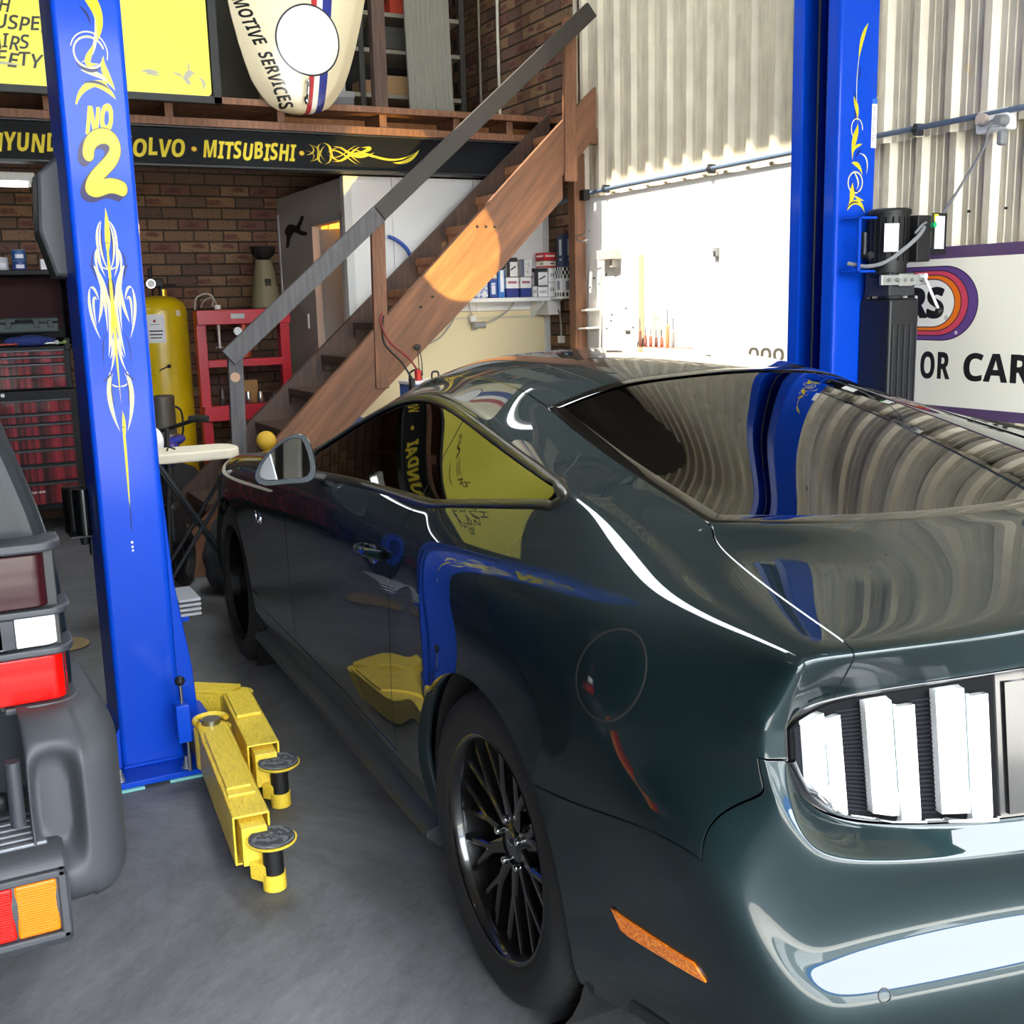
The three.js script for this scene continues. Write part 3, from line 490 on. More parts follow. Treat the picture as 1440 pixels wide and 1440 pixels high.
{
  const { S, Q } = car, n = S.length, X = S.map(L3), N = X.map(() => V(0, 0, 0)), a = V(), b = V();
  // smooth normals over the whole skin
  for (const q of Q) { a.subVectors(X[q[2]], X[q[0]]); b.subVectors(X[q[3]], X[q[1]]); const c = new THREE.Vector3().crossVectors(a, b); for (let i = 0; i < 4; i++) N[q[i]].add(c); }
  N.forEach((v) => v.normalize());
  const groups = {};
  for (const q of Q) { let g = q[4]; const cx = (S[q[0]][2] + S[q[2]][2]) / 2; if (['door', 'side_window', 'quarter_window', 'fender'].includes(g)) g += cx > 0 ? '#r' : '#l'; (groups[g] ??= []).push(q); }
  const flip = (() => { let s = 0; for (const q of Q) s += N[q[0]].dot(V(X[q[0]].x, X[q[0]].y - 0.6, X[q[0]].z + 1.3)); return s < 0; })();
  if (flip) N.forEach((v) => v.negate());
  const winding = flip ? [0, 2, 1, 0, 3, 2] : [0, 1, 2, 0, 2, 3];
  const edgeOwners = new Map(), ek = (p, q) => (p < q ? p * 1e6 + q : q * 1e6 + p);
  for (const q of Q) for (let i = 0; i < 4; i++) { const k = ek(q[i], q[(i + 1) % 4]); edgeOwners.set(k, (edgeOwners.get(k) ?? 0) + 1); }
  const mats = { rear_window: rearGlass, windshield: glass, side_window: glass, quarter_window: glass, tail_panel: M.blackGloss, cowl: std(0x0d0e10, 0.7) };
  for (const name in groups) {
    const qs = groups[name], kind = name.split('#')[0], isGlass = kind in mats && mats[kind] === glass, edges = new Map();
    for (const q of qs) for (let i = 0; i < 4; i++) { const u = q[i], v = q[(i + 1) % 4], k = ek(u, v); if (edges.has(k)) edges.set(k, null); else edges.set(k, [u, v, q]); }
    const inward = new Map(); // border vertices draw back a little so that a real gap stays open
    for (const e of edges.values()) if (e) { const [u, v, q] = e, c = V(0, 0, 0); for (let i = 0; i < 4; i++) c.addScaledVector(X[q[i]], 0.25); const d = X[v].clone().sub(X[u]).normalize(), w = c.sub(X[u]); w.addScaledVector(d, -w.dot(d)).normalize(); for (const k of [u, v]) { if (!inward.has(k)) inward.set(k, V(0, 0, 0)); inward.get(k).add(w); } }
    const at = new Map(), pos = [], nor = [], idx = [];
    const vert = (i) => { if (!at.has(i)) { at.set(i, pos.length / 3); const p = X[i].clone(); if (inward.has(i) && Math.abs(S[i][2]) > 1e-6) { const w = inward.get(i).clone().normalize(); p.addScaledVector(w, 0.0021); } if (isGlass) p.addScaledVector(N[i], -0.004); pos.push(p.x, p.y, p.z); nor.push(N[i].x, N[i].y, N[i].z); } return at.get(i); };
    for (const q of qs) for (const k of winding) idx.push(vert(q[k]));
    // turned-in edges
    const skirt = new Map();
    for (const [k, e] of edges) if (e) {
      const [u, v] = e, open = edgeOwners.get(k) === 1;
      const low = (i) => { const kk = i + (open ? '!' : ''); if (!skirt.has(kk)) { skirt.set(kk, pos.length / 3); const j = vert(i), p = V(pos[3 * j], pos[3 * j + 1], pos[3 * j + 2]); if (open) { p.x -= Math.sign(p.x) * 0.035; } else p.addScaledVector(N[i], -0.012); pos.push(p.x, p.y, p.z); const w = inward.get(i).clone().normalize().negate(); nor.push(w.x, w.y, w.z); } return skirt.get(kk); };
      const A = vert(u), B = vert(v), C = low(v), D = low(u); idx.push(A, C, B, A, D, C);
    }
    const g = new THREE.BufferGeometry(); g.setAttribute('position', new THREE.Float32BufferAttribute(pos, 3)); g.setAttribute('normal', new THREE.Float32BufferAttribute(nor, 3)); g.setIndex(idx);
    const uv = new Float32Array(pos.length / 3 * 2); for (let i = 0; i < pos.length / 3; i++) { uv[2 * i] = pos[3 * i + 2]; uv[2 * i + 1] = pos[3 * i + 1]; } g.setAttribute('uv', new THREE.BufferAttribute(uv, 2));
    const m = part(kind, g, mats[kind] ?? paint, carG); carSurf[name] = m;
    if (isGlass) m.userData.label = 'dark tinted glass';
  }
  carSurf.X = X; carSurf.N = N; carSurf.Q = Q;
}
// a point on the skin: look along direction d from point o
function onSkin(o, d) {
  let best = null, t0 = Infinity; const { X, Q, N } = carSurf, ray = new THREE.Ray(o, d.clone().normalize()), h = V();
  const e = 0.06, ax = Math.abs(d.x) > 0.5 ? 0 : Math.abs(d.y) > 0.5 ? 1 : 2;
  for (const q of Q) { const w = X[q[0]]; if ((ax !== 0 && Math.abs(w.x - o.x) > e) || (ax !== 1 && Math.abs(w.y - o.y) > e) || (ax !== 2 && Math.abs(w.z - o.z) > e)) continue; for (const [i, j, k] of [[0, 1, 2], [0, 2, 3]]) {
    const r = ray.intersectTriangle(X[q[i]], X[q[j]], X[q[k]], false, h); if (r) { const t = h.distanceTo(o); if (t < t0) { t0 = t; best = { p: h.clone(), n: N[q[i]].clone() }; } }
  } }
  return best;
}
const sideSkin = (z, h, s = -1) => onSkin(V(s * 2, h, -z), V(-s, 0, 0));
const rearSkin = (x, h) => onSkin(V(x, h, 3), V(0, 0, -1));
const topSkin = (x, z) => onSkin(V(x, 3, -z), V(0, -1, 0));
// a strip laid on the skin through the hits (k: lift)
const lay = (hits, k) => hits.filter(Boolean).map((h) => h.p.clone().addScaledVector(h.n, k));

// ordered border of some groups of the skin
function borderOf(test) {
  const { Q, X, N } = carSurf, m = new Map();
  for (const q of Q) { const c = (X[q[0]].x + X[q[2]].x) / 2; if (!test(q[4], c, q)) continue; for (let i = 0; i < 4; i++) { const u = q[i], v = q[(i + 1) % 4], r = v * 1e6 + u; if (m.has(r)) m.delete(r); else m.set(u * 1e6 + v, [u, v]); } }
  const next = new Map([...m.values()]), loop = []; let s = next.keys().next().value, i = s;
  do { loop.push(i); i = next.get(i); } while (i !== s && i !== undefined && loop.length < 1e4);
  return loop.map((k) => ({ p: X[k], n: N[k] }));
}
// a flat moulding swept over skin points: w across the surface, t proud of it, sh shifted sideways
function moulding(hits, w, t, sh = 0, closed = false, lift = 0) {
  const pos = [], idx = [], n = hits.length, ring = [[-1, 0], [-0.8, 0.75], [-0.3, 1], [0.3, 1], [0.8, 0.75], [1, 0]];
  hits.forEach((h, i) => {
    const a = hits[closed ? (i + n - 1) % n : Math.max(0, i - 1)].p, b = hits[closed ? (i + 1) % n : Math.min(n - 1, i + 1)].p;
    const d = b.clone().sub(a).normalize(), s = new THREE.Vector3().crossVectors(h.n, d).normalize(), u = new THREE.Vector3().crossVectors(d, s);
    for (const [x, y] of ring) { const p = h.p.clone().addScaledVector(s, x * w / 2 + sh).addScaledVector(u, y * t + lift - 0.002); pos.push(p.x, p.y, p.z); }
  });
  const k = ring.length, m = closed ? n : n - 1;
  for (let i = 0; i < m; i++) for (let j = 0; j + 1 < k; j++) { const a = i * k + j, b = ((i + 1) % n) * k + j; idx.push(a, b, a + 1, b, b + 1, a + 1); }
  const g = new THREE.BufferGeometry(); g.setAttribute('position', new THREE.Float32BufferAttribute(pos, 3)); g.setIndex(idx); g.computeVertexNormals(); return g;
}
// a slab with real thickness lying over the skin; f(u, v) gives a hit
function slab2(f, nu, nv, out, depth = 0.01) {
  const pos = [], idx = [], P = (i, j, k) => { const h = f(i / nu, j / nv); return h.p.clone().addScaledVector(h.n, k); };
  for (let j = 0; j <= nv; j++) for (let i = 0; i <= nu; i++) pos.push(P(i, j, out));
  const A = (i, j) => j * (nu + 1) + i;
  for (let j = 0; j < nv; j++) for (let i = 0; i < nu; i++) idx.push(A(i, j), A(i + 1, j), A(i + 1, j + 1), A(i, j), A(i + 1, j + 1), A(i, j + 1));
  const rim = []; for (let i = 0; i < nu; i++) rim.push([i, 0]); for (let j = 0; j < nv; j++) rim.push([nu, j]); for (let i = nu; i > 0; i--) rim.push([i, nv]); for (let j = nv; j > 0; j--) rim.push([0, j]);
  const b0 = pos.length; rim.forEach(([i, j]) => { pos.push(P(i, j, out)); pos.push(P(i, j, out - depth)); });
  rim.forEach((_, q) => { const a = b0 + 2 * q, b = b0 + 2 * ((q + 1) % rim.length); idx.push(a, a + 1, b, b, a + 1, b + 1); });
  const g = new THREE.BufferGeometry(); const uv = []; for (let j = 0; j <= nv; j++) for (let i = 0; i <= nu; i++) uv.push(i / nu, j / nv); rim.forEach(([i, j]) => uv.push(i / nu, j / nv, i / nu, j / nv));
  g.setAttribute('position', new THREE.Float32BufferAttribute(pos.flatMap((p) => [p.x, p.y, p.z]), 3)); g.setAttribute('uv', new THREE.Float32BufferAttribute(uv, 2)); g.setIndex(idx); g.computeVertexNormals();
  return g;
}
{
  const trim = std(0x4a4842, 0.28, 0.9);
  for (const s of [-1, 1]) {
    const side = (g, c) => (g === 'side_window' || g === 'quarter_window') && c * s > 0;
    part('window_moulding', moulding(borderOf(side), 0.03, 0.007, -0.006 * s, true), trim, carG);




  }
  for (const g of ['rear_window', 'windshield']) part(g === 'rear_window' ? 'rear_glass_band' : 'windshield_band', moulding(borderOf((k) => k === g), 0.034, 0.001, 0.016, true, 0.0015), phys(0x07080a, 0.05, 0, { clearcoat: 1, clearcoatRoughness: 0.02 }), carG);
}
// ---- wheels
{
  const tyreMat = std(0x111112, 0.8), treadTex = canvasTex(128, 128, (x, w, h) => {
    x.fillStyle = '#fff'; x.fillRect(0, 0, w, h); x.fillStyle = '#000';
    for (const a of [26, 50, 76, 100]) x.fillRect(a, 0, 5, h); x.lineWidth = 5; x.strokeStyle = '#000';
    for (const y of [-32, 0, 32, 64, 96, 128]) { x.beginPath(); x.moveTo(0, y + 20); x.quadraticCurveTo(16, y + 4, 26, y); x.stroke(); x.beginPath(); x.moveTo(128, y + 20); x.quadraticCurveTo(112, y + 4, 100, y); x.stroke(); x.beginPath(); x.moveTo(53, y + 10); x.lineTo(74, y + 22); x.stroke(); }
  }, { data: true });
  const treadMat = std(0x141415, 0.8, 0, { bumpMap: treadTex, bumpScale: 0.006 });
  treadTex.repeat.set(22, 1);
  const rimMat = phys(0x060607, 0.25, 0, { clearcoat: 0.8, clearcoatRoughness: 0.06 });
  const R = 0.344, RR = 0.252, W = 0.135; // lathe axis y becomes +x (outwards)
  const turn = (g) => g.rotateZ(-Math.PI / 2);
  const tyreG = turn(lathe([[RR - 0.012, W - 0.02], [RR - 0.004, W - 0.004], [RR + 0.012, W + 0.002], [RR + 0.045, W + 0.008], [R - 0.03, W + 0.004], [R - 0.012, W - 0.006], [R - 0.004, W - 0.02]], 72));
  const tyreB = turn(lathe([[R - 0.004, -W + 0.02], [R - 0.03, -W], [RR, -W]], 48));
  const treadG = turn(lathe([[R - 0.004, W - 0.02], [R, W - 0.04], [R, -W + 0.04], [R - 0.004, -W + 0.02]], 96));

  const lip = turn(lathe([[RR - 0.012, W - 0.022], [RR - 0.001, W - 0.006], [RR - 0.004, W - 0.001], [RR - 0.014, W - 0.006], [RR - 0.022, W - 0.03], [RR - 0.03, 0.02], [RR - 0.03, -W + 0.02]], 72));
  function spoke() {
    const l = [], xo = (r) => W - 0.028 - 0.0275 * Math.max(0, 1 - r / 0.23) ** 1.2;
    const at = (r, a) => V(xo(r), r * Math.cos(a), r * Math.sin(a));
    const leg = (r0, a0, r1, a1, w0, w1, d) => { const A = at(r0, a0), B = at(r1, a1), dir = B.clone().sub(A).normalize(), s = new THREE.Vector3().crossVectors(V(1, 0, 0), dir).normalize(); const P = [];
      for (const [c, w] of [[A, w0], [B, w1]]) for (const [k, x] of [[-1, -d], [1, -d], [1, -0.004], [0.55, 0], [-0.55, 0], [-1, -0.004]]) { const p = c.clone().addScaledVector(s, k * w / 2); p.x += x; P.push(p); }
      const idx = []; for (let i = 0; i < 6; i++) { const j = (i + 1) % 6; idx.push(i, j, 6 + j, i, 6 + j, 6 + i); }
      for (const o of [0, 6]) idx.push(o, o + 1, o + 2, o, o + 2, o + 3, o, o + 3, o + 4, o, o + 4, o + 5);
      const g = new THREE.BufferGeometry(); g.setAttribute('position', new THREE.Float32BufferAttribute(P.flatMap((p) => [p.x, p.y, p.z]), 3)); g.setIndex(idx); const q = g.toNonIndexed(); q.computeVertexNormals(); return q; };
    l.push(leg(0.05, 0, 0.125, 0, 0.036, 0.025, 0.035));
    for (const k of [-1, 1]) { l.push(leg(0.115, 0.02 * k, 0.15, 0.085 * k, 0.02, 0.017, 0.03)); l.push(leg(0.146, 0.082 * k, RR - 0.018, 0.165 * k, 0.017, 0.018, 0.028)); }
    return merge(l);
  }
  const spokeG = spoke(), hubG = merge([turn(lathe([[0.0, W - 0.05], [0.03, W - 0.048], [0.034, W - 0.052], [0.072, W - 0.058], [0.076, W - 0.09]], 40)), turn(cyl(0.074, 0.074, 0.05, 0, W - 0.11, 0))]);
  const nutG = turn(merge([cyl(0.0095, 0.0095, 0.022, 0, 0, 0, 'y', 6), sph(0.0088, 0, 0.011, 0, 1, 0.6, 1, 10, 6)]));
  const wheel = new THREE.Group(); wheel.name = 'wheel';
  part('tyre', [tyreG, tyreB], tyreMat, wheel); part('tread', treadG, treadMat, wheel); part('rim', lip, rimMat, wheel); part('hub', hubG, rimMat, wheel);
  for (let i = 0; i < 10; i++) { const s = part('spoke', spokeG, rimMat, wheel); s.rotation.x = (i + 0.5) * Math.PI / 5; }
  for (let i = 0; i < 5; i++) { const a = i * Math.PI * 0.4 + 0.3, n = part('lug_nut', nutG, M.chrome, wheel); n.position.set(W - 0.05, 0.055 * Math.cos(a), 0.055 * Math.sin(a)); }
  part('brake_disc', [turn(cyl(0.17, 0.17, 0.028, 0, W - 0.12, 0, 'y', 48))], std(0x6f7072, 0.4, 0.9), wheel);
  part('brake_caliper', [turn(box(0.11, 0.075, 0.2, 0.0, W - 0.11, 0, 0.02)).translate(0, 0.01, -0.15)], std(0x2a2b2d, 0.5, 0.4), wheel);
  // pony badge on the cap, kept as a plain bright relief
  part('cap_badge', extrude(splineShape([[-0.014, 0.002], [-0.004, 0.006], [0.006, 0.004], [0.015, 0.008], [0.012, 0.001], [0.004, -0.002], [-0.006, -0.002]]), 0.003, 0.0006).rotateY(Math.PI / 2).translate(W - 0.047, 0, 0), M.chrome, wheel);
  for (const [s, z] of [[-1, 0], [-1, 2.72], [1, 0], [1, 2.72]]) {
    const w = s === -1 && z === 0 ? wheel : wheel.clone(); carG.add(w); w.position.set(s * (0.925 - W), R, -z); w.rotation.y = s < 0 ? Math.PI : 0; w.rotation.x = z ? 0.4 : 0.12;
    // inner wheel house
    part('wheel_well', [new THREE.CylinderGeometry(0.395, 0.395, 0.32, 40, 1, true, 0, Math.PI * 2).rotateZ(Math.PI / 2).translate(s * 0.74, 0.36, -z), cyl(0.395, 0.395, 0.01, s * 0.58, 0.36, -z, 'x', 40)], std(0x0a0a0b, 0.9, 0, { side: THREE.DoubleSide }), carG);
  }
}
// ---- under the skin: floor, sills, cabin
{
  part('underbody', [span(-0.8, 0.16, 0.82, 0.8, 0.3, 0.41), span(-0.56, 0.16, 0.41, 0.56, 0.3, -0.41), span(-0.84, 0.16, -0.41, 0.84, 0.3, -2.3), span(-0.56, 0.16, -2.3, 0.56, 0.4, -3.12), span(-0.74, 0.16, -3.12, 0.74, 0.5, -3.4)], std(0x0b0b0c, 0.9), carG);
  part('rear_valance', extrude(shapeOf([[-0.76, 0], [-0.64, 0.1], [0.64, 0.1], [0.76, 0], [0.6, -0.04], [-0.6, -0.04]]), 0.09, 0.004).rotateX(-0.1).translate(0, 0.2, 0.82), M.black, carG);
  for (const s of [-1, 1]) {
    part('side_skirt', extrude(shapeOf([[0, 0], [0.055, -0.012], [0.06, -0.03], [0.03, -0.06], [-0.03, -0.06], [-0.03, 0]].map(([a, b]) => [a * s, b])), 1.97, 0.004).translate(s * 0.872, 0.222, -2.36), std(0x303437, 0.4), carG);
    part('rear_lip', moulding([0.5, 0.62, 0.74].map((z) => sideSkin(-z, 0.252, s)).filter(Boolean), 0.03, 0.012), std(0x1a1c1d, 0.5), carG);
  }
  const trimMat = std(0x17181a, 0.8), leather = std(0x121315, 0.6);
  part('dashboard', box(1.3, 0.2, 0.4, 0, 0.86, -1.75, 0.06), trimMat, carG); part('parcel_shelf', box(1.15, 0.02, 0.55, 0, 0.93, 0.12, 0.005), trimMat, carG);
  part('cabin_floor', box(1.5, 0.04, 2.6, 0, 0.34, -0.8, 0), trimMat, carG);
  for (const s of [-1, 1]) {
    part('door_card', box(0.05, 0.5, 1.9, s * 0.8, 0.68, -0.9, 0.02), trimMat, carG);
    const seat = part('seat', [box(0.5, 0.14, 0.5, s * 0.37, 0.48, -0.95, 0.05, 3), box(0.5, 0.62, 0.13, s * 0.37, 0.82, 0, 0.05, 3).translate(0, 0, -0.66)], leather, carG);
    part('headrest', box(0.26, 0.16, 0.1, s * 0.37, 1.19, -0.6, 0.04, 3), leather, seat);
    part('rear_seat', [box(0.5, 0.5, 0.14, s * 0.34, 0.76, -0.02, 0.05, 3)], leather, carG);
  }
  part('steering_wheel', new THREE.TorusGeometry(0.18, 0.014, 10, 36).rotateX(-0.4).translate(0.37, 0.9, -1.48), M.black, carG);
}
// ---- tail lamps
{
  const headH = [[0, 0.918], [0.22, 0.918], [0.42, 0.915], [0.677, 0.894], [0.776, 0.868]], footH = [[0, 0.668], [0.22, 0.668], [0.435, 0.672], [0.6, 0.685], [0.688, 0.707], [0.735, 0.75], [0.775, 0.82]];
  const lerpT = (t, x) => { for (let i = 0; i + 1 < t.length; i++) if (x <= t[i + 1][0]) { const k = (x - t[i][0]) / (t[i + 1][0] - t[i][0]); return t[i][1] + (t[i + 1][1] - t[i][1]) * k; } return t[t.length - 1][1]; };
  const housing = phys(0x08090c, 0.6, 0, { specularIntensity: 0.15 }), white = phys(0xf6f7f8, 0.12, 0, { clearcoat: 1, clearcoatRoughness: 0.03 }), clear = phys(0xbfd8de, 0.08, 0.3, { clearcoat: 1 });
  for (const s of [-1, 1]) {
    const cache = new Map();
    const hit = (u, v) => { const k = `${u.toFixed(4)},${v.toFixed(4)}`; if (!cache.has(k)) { const x = 0.768 - u * 0.355, h = lerpT(footH, x) + 0.008 + v * (lerpT(headH, x) - lerpT(footH, x) - 0.014); cache.set(k, rearSkin(s * x, h)); } return cache.get(k); };
    const q = (u0, u1, v0, v1) => (a, b) => hit(s < 0 ? u0 + (u1 - u0) * a : u1 + (u0 - u1) * a, v0 + (v1 - v0) * b);
    const lamp = part('tail_lamp', slab2(q(0, 1, 0, 1), 14, 8, 0.003, 0.006), housing, carG, { label: 'clear tail lamp of three tall white bars' });
    // fine dark ribs between the bars
    const ribs = []; for (let k = 0; k < 26; k++) { const v = 0.06 + k * 0.034; for (const [a, b] of [[0.03, 0.08], [0.27, 0.385], [0.61, 0.70]]) ribs.push(moulding([0, 0.5, 1].map((t) => hit(a + (b - a) * t, v)), 0.004, 0.003, 0, false, 0.004)); }
    part('lamp_ribs', ribs, phys(0x15161c, 0.6, 0, { specularIntensity: 0.3 }), lamp, { kind: 'stuff' });
    for (const [a, b] of [[0.075, 0.27], [0.385, 0.61], [0.70, 0.945]]) {
      const m = a + (b - a) * 0.56;
      part('lamp_bar', slab2(q(a, m - 0.008, 0.07, 0.985), 4, 8, 0.022, 0.022), white, lamp);
      part('lamp_bar', slab2(q(m + 0.012, b, 0.03, 0.9), 4, 8, 0.018, 0.018), white, lamp);
      part('lamp_fin', slab2(q(m - 0.004, m + 0.008, 0.25, 0.93), 1, 6, 0.024, 0.024), clear, lamp);
      part('lamp_foot', slab2(q(a + 0.02, b + 0.01, 0.0, 0.035), 4, 1, 0.028, 0.028), M.chrome, lamp);
    }
    part('lamp_edge', moulding(Array.from({ length: 25 }, (_, i) => hit(i / 24, 0.003)), 0.008, 0.012), M.chrome, lamp);
    part('panel_gap', moulding(Array.from({ length: 9 }, (_, i) => hit(1, i / 8)), 0.012, 0.004), gap, carG);
  }
  part('tail_garnish', slab2((a, b) => { const x = -0.395 + 0.79 * a; return rearSkin(x, lerpT(footH, Math.abs(x)) + 0.01 + b * 0.215); }, 16, 6, 0.006, 0.01), M.blackGloss, carG);
  part('tail_badge', new THREE.TorusGeometry(0.062, 0.008, 12, 40).translate(0, 0.825, 0.955).rotateX(0), M.chrome, carG);
}
// ---- small fittings
{
  const ringZ = (s, z, h, r, n = 40) => Array.from({ length: n }, (_, i) => sideSkin(z + r * 0.98 * Math.cos((i / n) * 6.2832), h + r * Math.sin((i / n) * 6.2832), s));
  const fz = -0.5, fh = 0.888;
  part('fuel_door_gap', moulding(ringZ(-1, fz, fh, 0.0745), 0.005, 0.0012, 0, true, 0.0016), gap, carG);
  { const g = new THREE.BufferGeometry(), pos = [], idx = [], K = 8, n = 40; for (let k = 0; k <= K; k++) for (let i = 0; i < n; i++) { const r = 0.0722 * Math.max(k / K, 1e-3), h = sideSkin(fz + r * Math.cos((i / n) * 6.2832), fh + r * Math.sin((i / n) * 6.2832), -1); const p = h.p.clone().addScaledVector(h.n, 0.0014 * (k === K ? 0.2 : 1)); pos.push(p.x, p.y, p.z); }
    for (let k = 0; k < K; k++) for (let i = 0; i < n; i++) { const a = k * n + i, b = k * n + (i + 1) % n; idx.push(a, b, a + n, b, b + n, a + n); } g.setAttribute('position', new THREE.Float32BufferAttribute(pos, 3)); g.setIndex(idx); g.computeVertexNormals(); const nn = g.attributes.normal; if (nn.getX(n * 2) > 0) { for (let i = 0; i < nn.array.length; i++) nn.array[i] *= -1; } part('fuel_door', g, paint, carG); }
  const amberTex = canvasTex(256, 64, (x, w, h) => { x.fillStyle = '#c8640a'; x.fillRect(0, 0, w, h); for (let i = 0; i < 900; i++) { x.fillStyle = pick(['rgba(255,190,60,.5)', 'rgba(150,60,0,.4)', 'rgba(255,140,20,.5)']); x.fillRect(rr(0, w), rr(0, h), rr(2, 6), rr(2, 5)); } });
  for (const s of [-1, 1]) {
    const c = (u, v) => { const z = -0.53 - 0.19 * u, h = 0.452 + (v - 0.5) * 0.034 * (1 - 0.25 * u) - 0.002 * u + (u < 0.02 ? 0.004 : 0), zz = z + (v - 0.5) * 0.02; return sideSkin(zz, h, s); };
    part('side_marker', slab2((a, b) => c(s < 0 ? 1 - a : a, b), 10, 2, 0.004, 0.006), phys(0xffffff, 0.25, 0, { map: amberTex, clearcoat: 1 }), carG, { label: 'amber side marker' });
    // door handle
    const hz = 0.745, hh = 0.852, cup = sideSkin(hz, hh, s);
    part('door_handle', [tube([-0.085, -0.06, -0.02, 0.03, 0.07, 0.09].map((d, i) => { const h = sideSkin(hz + d, hh + 0.012 - d * 0.06, s); return h.p.addScaledVector(h.n, [0.004, 0.022, 0.03, 0.03, 0.022, 0.004][i]); }), 0.013, 24, 12)], paint, carG);
    part('handle_cup', sph(0.06, 0, 0, 0, 0.12, 0.55, 1).translate(cup.p.x - s * 0.004, cup.p.y - 0.004, cup.p.z), M.blackGloss, carG);
    // mirror
    const mg = new THREE.Group(); mg.name = 'mirror'; carG.add(mg); mg.position.set(s * 0.985, 1.035, -1.42); mg.rotation.set(-0.17, s * 0.385, 0);
    const outline = [[-0.085, -0.068], [0.0, -0.074], [0.075, -0.072], [0.094, -0.05], [0.09, 0.03], [0.072, 0.075], [0.035, 0.082], [-0.035, 0.045], [-0.085, -0.005], [-0.1, -0.045]];
    const pts2 = outline.map(([x, y]) => [s < 0 ? x : -x, y]);
    const sh = splineShape(pts2), shell = extrude(sh, 0.05, 0.012, 3);
    { const p = shell.attributes.position; for (let i = 0; i < p.count; i++) { const z = p.getZ(i), k = z < 0.03 ? 0.72 + 0.28 * z / 0.03 : 1; p.setXYZ(i, p.getX(i) * k, p.getY(i) * k, (z - 0.05) * (z < 0.03 ? 1.9 : 1)); } shell.computeVertexNormals(); }
    part('shell', shell, phys(0x1c2224, 0.25, 0.4, { clearcoat: 1 }), mg);
    const gs = splineShape(pts2.map(([x, y]) => [x * 0.82, y * 0.8 + 0.003]));
    part('mirror_glass', extrude(gs, 0.003, 0.0008).translate(0, 0, 0.0005), std(0xeef0f2, 0.02, 1), mg);
    part('mirror_frame', extrude((() => { const a = splineShape(pts2.map(([x, y]) => [x * 0.99, y * 0.99])); const hole = splineShape(pts2.map(([x, y]) => [x * 0.83, y * 0.81 + 0.003])).getPoints(2); a.holes.push(new THREE.Path(hole.reverse())); return a; })(), 0.008, 0.002).translate(0, 0, -0.002), phys(0x3c4348, 0.25, 0.3, { clearcoat: 1 }), mg);
    part('mirror_arm', bar([s * -0.07, -0.05, -0.03], [s * -0.15, -0.075, -0.06], 0.07, 0.03, 0.01), M.black, mg);
    // chrome badge on the front wing: 5.0
    part('wing_badge', (() => { const b = []; for (let i = 0; i < 3; i++) { const h = sideSkin(2.17 - i * 0.035 + (i === 1 ? 0.003 : 0), 0.728, s); b.push(i === 1 ? box(0.006, 0.008, 0.008, h.p.x, h.p.y - 0.016, h.p.z, 0.002) : new THREE.TorusGeometry(0.014, 0.0045, 8, 20, i ? 6.3 : 4.4).scale(0.75, 1.25, 1).rotateY(Math.PI / 2).translate(h.p.x, h.p.y, h.p.z)); } return merge(b); })(), M.chrome, carG, { label: 'small chrome five-point-nought badge' });
    for (const x of [0.665]) { const h = rearSkin(s * x, 0.452); part('parking_sensor', new THREE.TorusGeometry(0.0105, 0.0014, 8, 24).lookAt(h.n).translate(h.p.x, h.p.y, h.p.z), M.darkGrey, carG); }
    // bumper to quarter seam, exhaust
    part('exhaust_tip', new THREE.TorusGeometry(0.045, 0.006, 10, 28).translate(s * 0.48, 0.21, 0.95), M.chrome, carG);
    part('headlamp', slab2((a, b) => { const t = s < 0 ? 1 - a : a; return sideSkin(3.2 + 0.16 * t, 0.66 + 0.09 * b, s); }, 5, 3, 0.003, 0.006), phys(0xd8e2e6, 0.1, 0, { clearcoat: 1 }), carG);
  }
  part('grille', slab2((a, b) => onSkin(V(-0.5 + a, 0.45 + 0.18 * b, -6), V(0, 0, 1)), 12, 4, 0.003, 0.006), std(0x0b0b0c, 0.6), carG);
}
// ---------------------------------------------------------------- two-post vehicle lift
const dirtY = noiseTex(256, 256, (u, v) => { const n = fbm(u * 9, v * 9, 4), m = fbm(u * 30 + 9, v * 22, 3); const d = clamp((m - 0.27) * 6, 0, 0.85), e = clamp(n * 0.5 + 0.1, 0, 0.3); const k = (c, q) => c * (1 - d) * (1 - e) + q * d + c * 0.72 * e; return [k(246, 58), k(212, 50), k(64, 42)]; });
M.yellow = phys(0xffffff, 0.45, 0, { map: dirtY, clearcoat: 0.25, clearcoatRoughness: 0.3 });
const padMat = std(0xffffff, 0.85, 0, { map: noiseTex(128, 128, (u, v) => { const n = fbm(u * 12, v * 12, 4) > 0.06 ? 112 : 62; const g = n + (rnd() - 0.5) * 14; return [g, g + 2, g + 8]; }) });
const shim = std(0x7fc4c0, 0.5);
function columnShape(w, d, lip, t = 0.007, r = 0.02) { // C open to +x; x: 0..w, y: 0..d
  const s = new THREE.Shape(); s.moveTo(w, lip); s.lineTo(w, r); s.quadraticCurveTo(w, 0, w - r, 0); s.lineTo(r, 0); s.quadraticCurveTo(0, 0, 0, r); s.lineTo(0, d - r); s.quadraticCurveTo(0, d, r, d); s.lineTo(w - r, d); s.quadraticCurveTo(w, d, w, d - r); s.lineTo(w, d - lip);
  s.lineTo(w - t, d - lip); s.lineTo(w - t, d - t); s.lineTo(t, d - t); s.lineTo(t, t); s.lineTo(w - t, t); s.lineTo(w - t, lip); s.closePath(); return s;
}
const PH = 3.7, NAVY = '#161c4e', CREAM = '#dcd596', LEM = '#d0c026';
